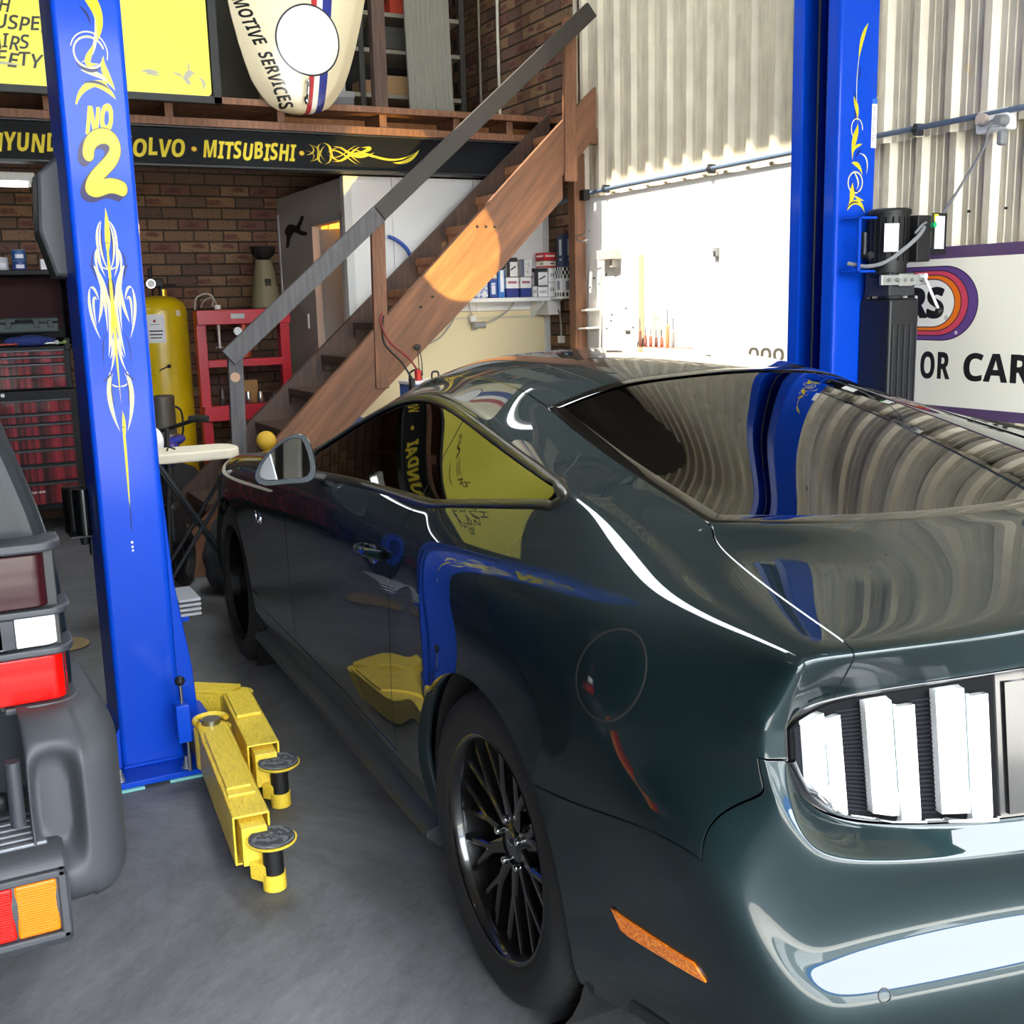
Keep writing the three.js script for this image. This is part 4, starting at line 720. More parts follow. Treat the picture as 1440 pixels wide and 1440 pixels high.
const postArt = canvasTex(256, 2048, (x, w, h) => {
  const X = (m) => (m - 0.428) / 0.188 * w, Y = (m) => (2.75 - m) / 2.1 * h; // metres on the face -> canvas
  const S = (p, wd, c = CREAM, t0 = 0, pk = 0.45) => swoosh(x, p.map((v, i) => (i % 2 ? Y(v) : X(v))), wd, c, t0, pk);
  const B = (p, wd, c, t0, pk) => { S(p, wd, c, t0, pk); S(p.map((v, i) => (i % 2 ? v : 1.044 - v)), wd, c, t0, pk); };
  // upper scroll
  S([0.50, 2.46, 0.56, 2.42, 0.57, 2.36, 0.54, 2.3], 40, LEM, 0.2, 0.3); S([0.545, 2.4, 0.55, 2.3, 0.53, 2.26, 0.495, 2.245], 12, CREAM); S([0.50, 2.405, 0.525, 2.39, 0.53, 2.37, 0.53, 2.35], 8, NAVY);
  for (const [rx, ry, lw, c] of [[0.043, 0.044, 6, CREAM], [0.052, 0.058, 3.5, CREAM]]) { x.strokeStyle = c; x.lineWidth = lw; x.beginPath(); x.ellipse(X(0.52), Y(2.275), rx / 0.188 * w, ry / 2.1 * h, 0, rx > 0.05 ? 3.4 : 0.5, rx > 0.05 ? 6.6 : 6.0); x.stroke(); }
  S([0.535, 2.3, 0.52, 2.26, 0.49, 2.23, 0.545, 2.245], 22, LEM); S([0.56, 2.27, 0.55, 2.22, 0.57, 2.21, 0.585, 2.17], 26, LEM); S([0.49, 2.225, 0.53, 2.21, 0.55, 2.225, 0.585, 2.17], 14, CREAM); S([0.475, 2.25, 0.5, 2.215, 0.54, 2.22, 0.55, 2.235], 10, NAVY);
  S([0.47, 2.125, 0.49, 2.19, 0.53, 2.19, 0.58, 2.195], 20, LEM, 0.3); S([0.50, 2.175, 0.54, 2.205, 0.57, 2.17, 0.585, 2.145], 22, LEM); S([0.49, 2.185, 0.53, 2.20, 0.55, 2.19, 0.575, 2.17], 8, NAVY);
  lettering(x, 'NO', X(0.487), X(0.568), Y(2.047), 74, LEM, { slant: 0.2, loose: 1, stroke: 0.1 });
  x.fillStyle = LEM; x.fillRect(X(0.53), Y(2.043), 50, 7);
  // the big 2 with its dropped shade
  const two = (dx, dy, lw, c) => { x.strokeStyle = c; x.lineWidth = lw; x.lineCap = 'round'; x.lineJoin = 'round'; x.beginPath(); x.moveTo(X(0.492) + dx, Y(1.985) + dy); x.bezierCurveTo(X(0.495) + dx, Y(2.05) + dy, X(0.575) + dx, Y(2.055) + dy, X(0.57) + dx, Y(2.0) + dy); x.bezierCurveTo(X(0.565) + dx, Y(1.955) + dy, X(0.50) + dx, Y(1.93) + dy, X(0.49) + dx, Y(1.885) + dy); x.bezierCurveTo(X(0.515) + dx, Y(1.868) + dy, X(0.53) + dx, Y(1.91) + dy, X(0.58) + dx, Y(1.885) + dy); x.stroke(); };
  two(-20, 14, 46, '#2b1f4c'); two(-9, 6, 46, '#2b1f4c'); two(0, 0, 48, '#3d3420'); two(0, 0, 43, LEM);
  // long needle and the symmetrical star
  S([0.526, 1.83, 0.53, 1.76, 0.522, 1.72, 0.522, 1.68], 22, LEM); x.fillStyle = '#6b5a20'; x.fillRect(X(0.517), Y(1.725), 14, 3);
  S([0.522, 1.71, 0.522, 1.6, 0.522, 1.5, 0.521, 1.22], 12, LEM, 0.6, 0.3); S([0.5205, 1.55, 0.52, 1.45, 0.521, 1.35, 0.521, 1.23], 9, LEM);
  B([0.52, 1.64, 0.5, 1.68, 0.495, 1.74, 0.512, 1.79], 8); B([0.512, 1.79, 0.488, 1.77, 0.49, 1.7, 0.505, 1.63], 9);
  B([0.51, 1.62, 0.493, 1.66, 0.485, 1.69, 0.497, 1.71], 7); B([0.497, 1.71, 0.478, 1.7, 0.485, 1.64, 0.495, 1.62], 8);
  B([0.478, 1.655, 0.495, 1.62, 0.505, 1.58, 0.5, 1.45], 16, CREAM, 0.2); B([0.49, 1.64, 0.505, 1.6, 0.512, 1.56, 0.508, 1.5], 10);
  B([0.475, 1.48, 0.492, 1.53, 0.498, 1.57, 0.492, 1.62], 13); B([0.484, 1.55, 0.477, 1.585, 0.468, 1.6, 0.459, 1.585], 8); B([0.459, 1.585, 0.45, 1.55, 0.455, 1.49, 0.479, 1.43], 11, CREAM, 0.3); B([0.479, 1.55, 0.468, 1.575, 0.462, 1.55, 0.47, 1.47], 9);
  B([0.516, 1.6, 0.512, 1.5, 0.51, 1.44, 0.496, 1.375], 12, CREAM, 0.2); B([0.519, 1.56, 0.518, 1.5, 0.515, 1.45, 0.508, 1.42], 8, LEM); B([0.505, 1.47, 0.512, 1.43, 0.515, 1.4, 0.5, 1.37], 9); B([0.519, 1.46, 0.516, 1.4, 0.512, 1.36, 0.497, 1.33], 9);
  B([0.497, 1.33, 0.483, 1.28, 0.483, 1.22, 0.512, 1.14], 17, CREAM, 0.25); B([0.505, 1.33, 0.49, 1.29, 0.49, 1.24, 0.5, 1.2], 7);
  B([0.49, 1.3, 0.505, 1.285, 0.515, 1.283, 0.522, 1.286], 4); B([0.495, 1.575, 0.505, 1.56, 0.515, 1.558, 0.522, 1.56], 5); B([0.497, 1.655, 0.51, 1.645, 0.517, 1.644, 0.522, 1.645], 4);
  B([0.487, 1.71, 0.468, 1.68, 0.47, 1.64, 0.485, 1.61], 6, NAVY); B([0.462, 1.66, 0.475, 1.655, 0.48, 1.63, 0.482, 1.61], 6, NAVY); B([0.512, 1.66, 0.504, 1.72, 0.506, 1.75, 0.512, 1.77], 5, NAVY); B([0.5, 1.46, 0.475, 1.42, 0.483, 1.38, 0.48, 1.34], 4, NAVY); B([0.508, 1.34, 0.49, 1.31, 0.48, 1.305, 0.47, 1.3], 5, NAVY); B([0.502, 1.32, 0.492, 1.27, 0.497, 1.24, 0.504, 1.22], 5, NAVY); B([0.52, 1.62, 0.512, 1.6, 0.513, 1.57, 0.518, 1.545], 8, NAVY);
  S([0.522, 1.21, 0.528, 1.17, 0.521, 1.14, 0.521, 1.1], 15, LEM); x.fillStyle = '#6b5a20'; x.fillRect(X(0.517), Y(1.158), 13, 3); S([0.5215, 1.15, 0.523, 1.05, 0.519, 0.95, 0.519, 0.86], 11, LEM, 0.5, 0.1); S([0.519, 0.92, 0.521, 0.88, 0.518, 0.84, 0.5185, 0.81], 5, NAVY);
  x.fillStyle = '#eef2ff'; for (const [y, r] of [[0.785, 5.5], [0.77, 5], [0.758, 4.5]]) { x.beginPath(); x.ellipse(X(0.5165), Y(y), r, r * 0.75, 0, 0, 7); x.fill(); }
}, { clamp: true });
const artMat = (t) => phys(0xffffff, 0.42, 0, { map: t, transparent: true, alphaTest: 0.4, clearcoat: 0.22, clearcoatRoughness: 0.1, specularIntensity: 0.25 });
{
  const p = thing('lift_post', 'near blue lift post with a big yellow number two, yellow arms at its foot', 'lift post', [0.52, 0, -3.82]);
  const o = { world: true };
  part('column', new THREE.ExtrudeGeometry(columnShape(0.2, 0.3, 0.06), { depth: PH, bevelEnabled: false, curveSegments: 6 }).rotateX(-Math.PI / 2).translate(0.424, 0.02, -3.67), M.blue, p, o);
  part('pinstriping', new THREE.PlaneGeometry(0.188, 2.1).translate(0.522, 1.7, -3.6692), artMat(postArt), p, { ...o, label: 'cream and yellow pinstriping with the words NO 2' });
  const base = part('base_plate', span(0.373, 0.008, -4.09, 0.66, 0.028, -3.545, 0.004), M.blue, p, o);
  part('shim', span(0.375, 0.0, -3.6, 0.47, 0.009, -3.535, 0.001), shim, base, { world: true });
  part('shim', span(0.55, 0.0, -3.6, 0.66, 0.009, -3.538, 0.001), shim, base, { world: true });
  for (const [x, z] of [[0.402, -3.575], [0.612, -3.575], [0.402, -4.06], [0.612, -4.06]]) part('anchor_bolt', [cyl(0.017, 0.017, 0.004, x, 0.03, z), cyl(0.013, 0.013, 0.016, x, 0.04, z, 'y', 6), cyl(0.007, 0.007, 0.034, x, 0.05, z, 'y', 10)], M.galv, p, o);
  for (const z of [-3.69, -3.95]) part('gusset', extrude(shapeOf([[0.38, 0.028], [0.424, 0.028], [0.424, 0.17], [0.405, 0.13], [0.38, 0.1]]), 0.012, 0.002).translate(0, 0, z), M.blue, p, o);
  part('gusset', extrude(shapeOf([[0.425, 0.028], [0.6, 0.028], [0.6, 0.04], [0.425, 0.04]]), 0.012, 0.003).translate(0, 0, -3.67), M.blue, p, o);
  // carriage behind the open side with its sloping web
  part('carriage', [span(0.46, 0.12, -3.94, 0.61, 1.05, -3.7, 0.006), extrude(shapeOf([[0.605, 0.13], [0.69, 0.13], [0.682, 0.32], [0.645, 0.62], [0.628, 1.03], [0.605, 1.06]]), 0.06, 0.004).translate(0, 0, -3.78), span(0.6, 0.12, -3.93, 0.72, 0.16, -3.56, 0.005)], M.blue, p, o);
  part('arm_lock', [span(0.578, 0.145, -3.545, 0.622, 0.272, -3.49, 0.005)], M.blue, p, o);
  part('lock_rod', [cyl(0.005, 0.005, 0.075, 0.602, 0.305, -3.517), cyl(0.004, 0.007, 0.1, 0.612, 0.09, -3.517)], M.steel, p, o); part('lock_knob', sph(0.0165, 0.602, 0.347, -3.517), M.black, p, o);
  // dark plastic cover and twin canisters on the back
  part('chain_cover', extrude(shapeOf([[0.35, 1.775], [0.388, 1.63], [0.452, 1.625], [0.452, 2.0], [0.42, 2.0], [0.362, 1.95]]), 0.17, 0.012, 2).translate(0, 0, -4.06), std(0x3a3d42, 0.5), p, o);
  const br = part('adaptor_rack', [span(0.355, 0.772, -4.02, 0.45, 0.78, -3.9, 0.002), span(0.42, 0.7, -3.99, 0.428, 0.78, -3.93, 0.001), cyl(0.018, 0.016, 0.025, 0.405, 0.757, -3.94)], M.darkSteel, p, o);
  for (const [x, z] of [[0.383, -4.0], [0.408, -3.93]]) part('height_adaptor', [cyl(0.034, 0.034, 0.155, x, 0.858, z, 'y', 28)], M.blackGloss, p, o);
  for (let k = 0; k < 4; k++) part('spacer_plate', box(0.075, 0.011, 0.19, 0.695, 0.5 + k * 0.0165, -3.83, 0.004), std(0x8d9096, 0.5), p, o);
  part('spacer_holder', span(0.63, 0.46, -3.87, 0.7, 0.485, -3.8, 0.003), M.blue, p, o);
  // swing arms
  function arm(pivot, elbow, end, padAt, lipPlate) {
    const y = 0.115, H = 0.14, t = 0.007, d = V(end[0] - elbow[0], 0, end[1] - elbow[1]), L = d.length(); d.normalize(); const s = V(d.z, 0, -d.x), W = 0.1;
    const at = (a, b, yy) => V(elbow[0], yy, elbow[1]).addScaledVector(d, a).addScaledVector(s, b);
    const plateBar = (a0, a1, b0, b1, y0, y1) => bar(at(a0, (b0 + b1) / 2, (y0 + y1) / 2), at(a1, (b0 + b1) / 2, (y0 + y1) / 2), Math.abs(b1 - b0), y1 - y0, 0.003);
    const a = part('lift_arm', [plateBar(0, L, -W / 2, W / 2, y + H / 2 - t, y + H / 2), plateBar(0, L, -W / 2, W / 2, y - H / 2, y - H / 2 + t), plateBar(0, L, -W / 2, -W / 2 + t, y - H / 2, y + H / 2), plateBar(0, L, W / 2 - t, W / 2, y - H / 2, y + H / 2),
      bar([pivot[0], y, pivot[1]], [elbow[0], y, elbow[1]], W * 0.9, H, 0.004), cyl(0.06, 0.06, H * 0.9, elbow[0], y, elbow[1], 'y', 32)], M.yellow, p, { ...o, label: 'yellow swing arm' });
    if (lipPlate) { part('stiffener', [plateBar(0.08, L - 0.17, -0.037, 0.033, y + H / 2, y + H / 2 + 0.012), plateBar(L - 0.19, L - 0.13, -0.04, 0.036, y + H / 2 - 0.002, y + H / 2 + 0.006)], M.yellow, a, o); part('arm_gear', [new THREE.TorusGeometry(0.05, 0.011, 8, 32, 3.6).rotateX(-Math.PI / 2).translate(pivot[0], y + H / 2 + 0.012, pivot[1])], M.yellow, a, o); part('pivot_pin', cyl(0.03, 0.03, 0.02, pivot[0], y + H / 2 + 0.006, pivot[1]), M.steel, a, o); }
    else part('stiffener', [plateBar(0.03, 0.28, -0.04, 0.04, y + H / 2, y + H / 2 + 0.012), bar([pivot[0], y + H / 2 + 0.006, pivot[1]], [elbow[0], y + H / 2 + 0.006, elbow[1]], 0.085, 0.012)], M.yellow, a, o);
    part('extension', [plateBar(L - 0.25, L + 0.045, -W / 2 + 0.016, W / 2 - 0.016, y - H / 2 + 0.016, y + H / 2 - 0.016), bar([at(L + 0.03, 0, 0).x, 0.05, at(L + 0.03, 0, 0).z], [padAt[0], 0.05, padAt[1]], 0.055, 0.05, 0.006)], M.yellow, a, o);
    const [px, pz] = padAt;
    part('pad_foot', cyl(0.031, 0.031, 0.045, px, 0.026, pz, 'y', 28), M.yellow, a, o); part('pad_stem', cyl(0.027, 0.027, 0.085, px, 0.088, pz, 'y', 28), M.black, a, o);
    part('pad_plate', lathe([[0, 0.124], [0.04, 0.124], [0.064, 0.136], [0.066, 0.143], [0, 0.143]], 36, px, 0, pz), M.yellow, a, o); part('rubber_pad', lathe([[0, 0.152], [0.056, 0.152], [0.06, 0.149], [0.061, 0.143], [0, 0.143]], 36, px, 0, pz), padMat, a, { ...o, label: 'worn grey rubber pad' });
  }
  arm([0.69, -3.52], [0.69, -3.5], [0.632, -2.79], [0.664, -2.71], true);
  arm([0.7, -3.9], [0.838, -3.79], [0.792, -3.26], [0.818, -3.19], false);
}
// far post by the steel wall
const scrollArt = canvasTex(256, 1024, (x, w, h) => {
  const X = (m) => (m - 3.5) / 0.2 * w, Y = (m) => (2.7 - m) / 0.85 * h, S = (p, wd, c = LEM, t0 = 0, pk = 0.4) => swoosh(x, p.map((v, i) => (i % 2 ? Y(v) : X(v))), wd, c, t0, pk);
  S([3.632, 2.625, 3.6, 2.58, 3.59, 2.53, 3.582, 2.47], 24); S([3.586, 2.5, 3.575, 2.42, 3.57, 2.35, 3.59, 2.2], 5, CREAM, 0.5); S([3.59, 2.46, 3.6, 2.42, 3.58, 2.4, 3.59, 2.39], 7, NAVY);
  S([3.562, 2.33, 3.575, 2.29, 3.59, 2.28, 3.585, 2.23], 26); S([3.555, 2.36, 3.565, 2.34, 3.57, 2.33, 3.575, 2.3], 6, NAVY); S([3.57, 2.28, 3.575, 2.25, 3.575, 2.24, 3.58, 2.22], 7, NAVY);
  x.strokeStyle = CREAM; x.lineWidth = 5; x.beginPath(); x.ellipse(X(3.585), Y(2.2), 40, 48, 0, 1.8, 6.4); x.stroke();
  S([3.59, 2.22, 3.585, 2.17, 3.56, 2.15, 3.565, 2.07], 34); S([3.62, 2.14, 3.59, 2.13, 3.57, 2.13, 3.56, 2.08], 16); S([3.62, 2.12, 3.6, 2.11, 3.585, 2.1, 3.575, 2.06], 8, NAVY);
  S([3.6, 2.1, 3.65, 2.1, 3.66, 2.06, 3.645, 2.01], 9, CREAM); S([3.56, 2.06, 3.59, 2.06, 3.61, 2.05, 3.625, 2.01], 24);
  x.lineWidth = 7; x.beginPath(); x.ellipse(X(3.585), Y(1.98), 52, 52, 0.3, 0, 6.3); x.stroke(); S([3.57, 2.03, 3.6, 2.0, 3.615, 1.97, 3.59, 1.95], 10, CREAM); S([3.56, 1.99, 3.56, 1.95, 3.58, 1.95, 3.62, 1.935], 10, NAVY);
  S([3.57, 1.98, 3.565, 1.93, 3.58, 1.91, 3.545, 1.88], 34); S([3.58, 1.93, 3.6, 1.91, 3.62, 1.91, 3.64, 1.905], 14); S([3.545, 1.865, 3.57, 1.91, 3.62, 1.915, 3.645, 1.855], 24, LEM, 0.2, 0.6); S([3.535, 1.86, 3.56, 1.91, 3.6, 1.9, 3.61, 1.895], 8, NAVY);
}, { clamp: true });
const tapeTex = canvasTex(64, 256, (x, w, h) => { x.fillStyle = '#f5f5f2'; x.fillRect(0, 0, w, h); x.fillStyle = '#2d66c8'; x.fillRect(0, 0, w, 26); x.fillStyle = '#555'; for (let y = 44; y < 230; y += 12) x.fillRect(8, y, rr(24, 48), 3); });
{
  const p = thing('lift_post', 'far blue lift post with a yellow scroll against the corrugated steel wall', 'lift post', [3.59, 0, -3.82]);
  const o = { world: true };
  part('column', new THREE.ExtrudeGeometry(columnShape(0.22, 0.3, 0.075), { depth: PH, bevelEnabled: false, curveSegments: 6 }).rotateX(-Math.PI / 2).rotateY(Math.PI).translate(3.703, 0.02, -3.97), M.blue, p, o);
  part('scroll', new THREE.PlaneGeometry(0.2, 0.85).translate(3.6, 2.275, -3.6692), artMat(scrollArt), p, { ...o, label: 'yellow and white painted scroll' });
  part('base_plate', span(3.44, 0, -4.09, 3.74, 0.022, -3.545, 0.004), M.blue, p, o);
  part('carriage', [span(3.5, 0.12, -3.9, 3.66, 1.0, -3.73, 0.006)], M.blue, p, o); part('lift_chain', [cyl(0.006, 0.006, 3.4, 3.53, 1.9, -3.79), cyl(0.006, 0.006, 3.4, 3.53, 1.9, -3.85), cyl(0.02, 0.02, 3.2, 3.6, 1.9, -3.82)], M.darkSteel, p, o);
  part('data_label', new THREE.PlaneGeometry(0.03, 0.2).translate(3.682, 2.225, -3.6685), std(0xffffff, 0.5, 0, { map: tapeTex }), p, { ...o, label: 'white data label with a blue head' });
  part('side_cover', extrude(shapeOf([[3.7, 1.7], [3.735, 1.74], [3.735, 1.9], [3.7, 1.94]]), 0.12, 0.004).translate(0, 0, -3.85), M.darkGrey, p, o);
  for (const z of [-3.5, -4.05]) part('lift_arm', bar([3.42, 0.115, z], [2.98, 0.115, z + (z > -3.8 ? 0.5 : -0.4)], 0.1, 0.13, 0.004), M.yellow, p, o);
}
{ // hydraulic power unit hung on the far post
  const u = thing('power_unit', 'black hydraulic power unit with motor and ribbed tank mounted on the far blue post', 'hydraulic pump', [3.75, 0.9, -3.6]);
  const o = { world: true }, x = 3.75, z = -3.58;
  part('motor', [lathe([[0, 1.862], [0.08, 1.862], [0.088, 1.855], [0.088, 1.84], [0.083, 1.836], [0.083, 1.64], [0.075, 1.63], [0.078, 1.6], [0.07, 1.58], [0, 1.58]], 40, x, 0, z)], M.black, u, o);
  const rb = []; for (let i = 0; i < 20; i++) { const a = (i / 20) * 6.283; rb.push(box(0.004, 0.18, 0.01, x + 0.085 * Math.cos(a), 1.735, z + 0.085 * Math.sin(a), 0.001).rotateY(0)); } part('cooling_ribs', rb, M.black, u, { ...o, kind: 'stuff' });
  part('valve_block', [span(3.69, 1.5, -3.65, 3.84, 1.6, -3.51, 0.006), cyl(0.05, 0.045, 0.05, x + 0.02, 1.49, z, 'y', 24)], M.darkGrey, u, o);
  part('clamp', [span(3.625, 1.545, -3.505, 3.89, 1.588, -3.49, 0.003), span(3.72, 1.54, -3.492, 3.8, 1.592, -3.482, 0.003)], M.galv, u, o); for (const a of [3.66, 3.71, 3.75, 3.79, 3.85]) part('bolt', cyl(0.008, 0.008, 0.012, a, 1.566, -3.481, 'z', 6), M.steel, u, o);
  part('tank', [span(3.7, 0.86, -3.69, 3.872, 1.49, -3.51, 0.014), lathe([[0, 1.53], [0.05, 1.53], [0.055, 1.48]], 24, 3.79, 0, -3.6)], std(0x1b1c1f, 0.45), u, o);
  for (const k of [0, 1, 2, 3, 4]) part('tank_rib', span(3.716 + k * 0.034, 0.9, -3.512, 3.722 + k * 0.034, 1.38, -3.504, 0.002), std(0x26282b, 0.4), u, o);
  part('filler_cap', cyl(0.018, 0.018, 0.03, 3.72, 1.5, -3.66), M.black, u, o);
  part('switch_box', [span(3.79, 1.64, -3.53, 3.87, 1.83, -3.46, 0.006)], M.black, u, o); part('start_button', cyl(0.011, 0.011, 0.02, 3.872, 1.79, -3.455, 'z', 18), std(0x12a56a, 0.35), u, { ...o, label: 'green start button' });
  part('warning_sheet', [box(0.1, 0.17, 0.004, 0, 0, 0, 0.001).rotateY(0.12).translate(3.925, 1.755, -3.47)], M.black, u, o);
  part('warning_label', new THREE.PlaneGeometry(0.066, 0.135).rotateY(0.12).translate(3.925, 1.76, -3.4665), std(0xf8f8f5, 0.5), u, o); part('warning_label', new THREE.PlaneGeometry(0.06, 0.115).rotateY(-0.5).translate(3.682, 1.74, -3.5), std(0xf4f4f2, 0.5), u, o); part('warning_label', new THREE.PlaneGeometry(0.03, 0.03).rotateY(0.12).translate(3.9, 1.82, -3.4645), std(0xe8d820, 0.5), u, o);
  part('motor_lead', [tube([[3.82, 1.78, -3.455], [3.78, 1.75, -3.44], [3.72, 1.7, -3.45], [3.65, 1.64, -3.5], [3.6, 1.625, -3.55], [3.56, 1.64, -3.62]], 0.009, 40), tube([[3.83, 1.8, -3.455], [3.8, 1.79, -3.445], [3.76, 1.755, -3.447]], 0.005, 20)], M.grey, u, o);
  part('bracket', [span(3.56, 1.6, -3.665, 3.66, 1.61, -3.56, 0.002), span(3.56, 1.82, -3.665, 3.66, 1.83, -3.56, 0.002), span(3.56, 1.6, -3.57, 3.572, 1.83, -3.56, 0.002)], M.blue, u, o); part('relief_valves', [cyl(0.012, 0.012, 0.09, 3.6, 1.72, -3.57), cyl(0.016, 0.016, 0.04, 3.61, 1.67, -3.56, 'z')], M.darkSteel, u, o);
  part('release_lever', [bar([3.86, 1.58, -3.48], [3.925, 1.44, -3.455], 0.011, 0.011, 0.003), cyl(0.012, 0.012, 0.04, 3.86, 1.58, -3.49, 'z')], M.whiteGloss, u, o); part('lever_knob', sph(0.017, 3.928, 1.43, -3.455), M.black, u, o); u.position.x -= 0.07; u.position.z += 0.02;
}
// ---------------------------------------------------------------- dark four-wheel drive at the left edge
{
  const f = thing('four_wheel_drive', 'rear corner of a dark navy four-wheel drive with stacked tail lamps, at the left edge', 'car', [-0.72, 0, -4.3]);
  const o = { world: true }, body = phys(0x0f181e, 0.5, 0, { clearcoat: 0.25, clearcoatRoughness: 0.25, specularIntensity: 0.4 }), pl = std(0x35383d, 0.6), dk = std(0x2a2e34, 0.5);
  // body: cross-section extruded along the car (x across, y up)
  const half = (x) => 0.175 - x; // right-hand outer skin
  const sec = splineShape([[0.168, 0.62], [0.182, 0.8], [0.178, 1.0], [0.158, 1.13], [0.105, 1.32], [0.02, 1.62], [-0.02, 1.74], [-0.15, 1.8], [-0.72, 1.83], [-1.29, 1.8], [-1.42, 1.74], [-1.46, 1.62], [-1.545, 1.32], [-1.598, 1.13], [-1.618, 1.0], [-1.622, 0.8], [-1.608, 0.62], [-0.72, 0.56]]);
  part('body', extrude(sec, 2.6, 0.04, 4).translate(0, 0, -4.82), body, f, o);
  part('bonnet', extrude(splineShape([[0.15, 0.62], [0.165, 0.85], [0.14, 1.03], [0.02, 1.1], [-0.72, 1.14], [-1.46, 1.1], [-1.58, 1.03], [-1.605, 0.85], [-1.59, 0.62], [-0.72, 0.56]]), 1.75, 0.05, 4).translate(0, 0, -6.5), body, f, o);
  part('rear_window', span(-1.2, 1.2, -2.225, -0.22, 1.6, -2.215, 0.01), M.blackGloss, f, o);
  part('windscreen', bar([-0.72, 1.15, -5.3], [-0.72, 1.72, -4.85], 1.3, 0.02, 0.004), M.blackGloss, f, o);
  part('tail_door', [span(-1.45, 0.7, -2.24, 0.03, 1.15, -2.2, 0.02)], body, f, o);
  part('quarter_moulding', extrude((() => { const sh = new THREE.Shape(); sh.moveTo(0.03, 2.14); sh.lineTo(0.135, 2.138); sh.quadraticCurveTo(0.178, 2.14, 0.18, 2.2); sh.lineTo(0.18, 2.25); sh.lineTo(0.03, 2.25); sh.closePath(); return sh; })(), 0.018, 0.005, 2).rotateX(-Math.PI / 2).translate(0, 1.088, 0), dk, f, o);
  // lamp cluster with dark separators
  const lensTex = canvasTex(128, 128, (x, w, h) => { x.fillStyle = '#fff'; x.fillRect(0, 0, w, h); for (let y = 0; y < h; y += 6) { x.fillStyle = 'rgba(0,0,0,.16)'; x.fillRect(0, y, w, 2); } });
  const lens = (c, e = {}) => phys(c, 0.25, 0, { clearcoat: 0.3, clearcoatRoughness: 0.05, specularIntensity: 0.4, bumpMap: lensTex, bumpScale: 0.001, ...e });
  const lensG = (x0, x1, y0, y1, zr) => { // lens wrapping the corner: rear face at z -2.15, side face at x 0.178
    const sh = new THREE.Shape(); sh.moveTo(x0, 2.15); sh.lineTo(x1 - 0.03, 2.15); if (x1 > 0.15) sh.quadraticCurveTo(x1, 2.152, x1 + 0.002, 2.2); else sh.lineTo(x1, 2.15); sh.lineTo(x1, 2.23); sh.lineTo(x0, 2.23); sh.closePath();
    return extrude(sh, y1 - y0, 0.003, 2).rotateX(-Math.PI / 2).translate(0, y0, 0);
  };
  const Lm = (x0, x1, y0, y1, m, lab) => part('tail_lamp', lensG(x0, x1, y0, y1), m, f, { ...o, label: lab });
  Lm(0.04, 0.153, 0.985, 1.085, lens(0x2a0d12), 'smoked dark red upper lens'); Lm(0.086, 0.162, 0.912, 0.968, lens(0xe8eaec), 'clear white reversing lens'); Lm(0.062, 0.084, 0.912, 0.968, lens(0x33353b), 'grey ribbed reflector strip'); Lm(0.045, 0.168, 0.806, 0.892, lens(0xb80a06), 'bright red brake lens');
  part('lamp_backing', span(0.045, 0.79, -2.3, 0.165, 1.09, -2.165, 0.004), M.black, f, o);
  for (const [y, x0] of [[0.9765, 0.06], [0.9015, 0.055], [0.798, 0.055]]) part('lamp_separator', extrude((() => { const sh = new THREE.Shape(); sh.moveTo(x0, 2.14); sh.lineTo(0.145, 2.138); sh.quadraticCurveTo(0.184, 2.14, 0.186, 2.2); sh.lineTo(0.186, 2.25); sh.lineTo(x0, 2.25); sh.closePath(); return sh; })(), 0.014, 0.004, 2).rotateX(-Math.PI / 2).translate(0, y - 0.007, 0), dk, f, o);
  // bumper: ribbed step, lamp unit, moulded corner
  part('bumper', [extrude(splineShape([[-2.2, 0.585], [-2.1, 0.588], [-2.0, 0.585], [-1.972, 0.565], [-1.968, 0.45], [-2.0, 0.4], [-2.2, 0.4]].map(([z, y]) => [-z, y])), 1.45, 0.006).rotateY(Math.PI / 2).translate(-1.33, 0, 0)], pl, f, o);
  for (let k = 0; k < 6; k++) part('step_rib', span(-1.2, 0.584, -2.16 + k * 0.026, 0.095, 0.594, -2.146 + k * 0.026, 0.003), std(0x6d7177, 0.35, 0.3), f, o);
  part('bumper_lamp', [span(0.03, 0.445, -1.985, 0.1, 0.545, -1.962, 0.006)], lens(0xd86a08), f, { ...o, label: 'amber bumper indicator' }); part('bumper_lamp', [span(-0.09, 0.445, -1.985, 0.029, 0.545, -1.962, 0.006)], lens(0xa81008), f, { ...o, label: 'red bumper lamp' });
  part('lamp_bezel', [span(-0.11, 0.43, -1.985, 0.116, 0.444, -1.958, 0.004), span(-0.11, 0.546, -1.985, 0.116, 0.56, -1.958, 0.004), span(0.101, 0.43, -1.985, 0.116, 0.56, -1.958, 0.004)], pl, f, o);
  part('corner_guard', (() => { // rounded plastic end, swept round the corner, with a hollow face
    const pos = [], idx = [], nu = 44, nv = 22, path = new THREE.CatmullRomCurve3([[0.072, -2.06], [0.078, -2.0], [0.12, -1.985], [0.165, -1.99], [0.212, -2.025], [0.236, -2.1], [0.238, -2.22], [0.23, -2.42]].map(([x, z]) => V(x, 0, z)));
    const P = (u, v) => { const p = path.getPoint(u), y = 0.46 + v * 0.345, top = Math.max(0, (v - 0.78) / 0.22), low = Math.max(0, (0.16 - v) / 0.16), k = 1 - 0.3 * top ** 2 - 0.12 * low ** 2; const hx = Math.max(0, 1 - ((p.x - 0.115) / 0.042) ** 2), hv = Math.max(0, 1 - ((v - 0.55) / 0.33) ** 2), h = u < 0.6 ? Math.min(1, 2.2 * hx * hv) * 0.05 : 0; return [0.13 + (p.x - 0.13) * (p.x > 0.13 ? k : 1), y + 0.03 * (u > 0.45 ? 0 : 0.2), -2.3 + (p.z + 2.3) * k - h]; };
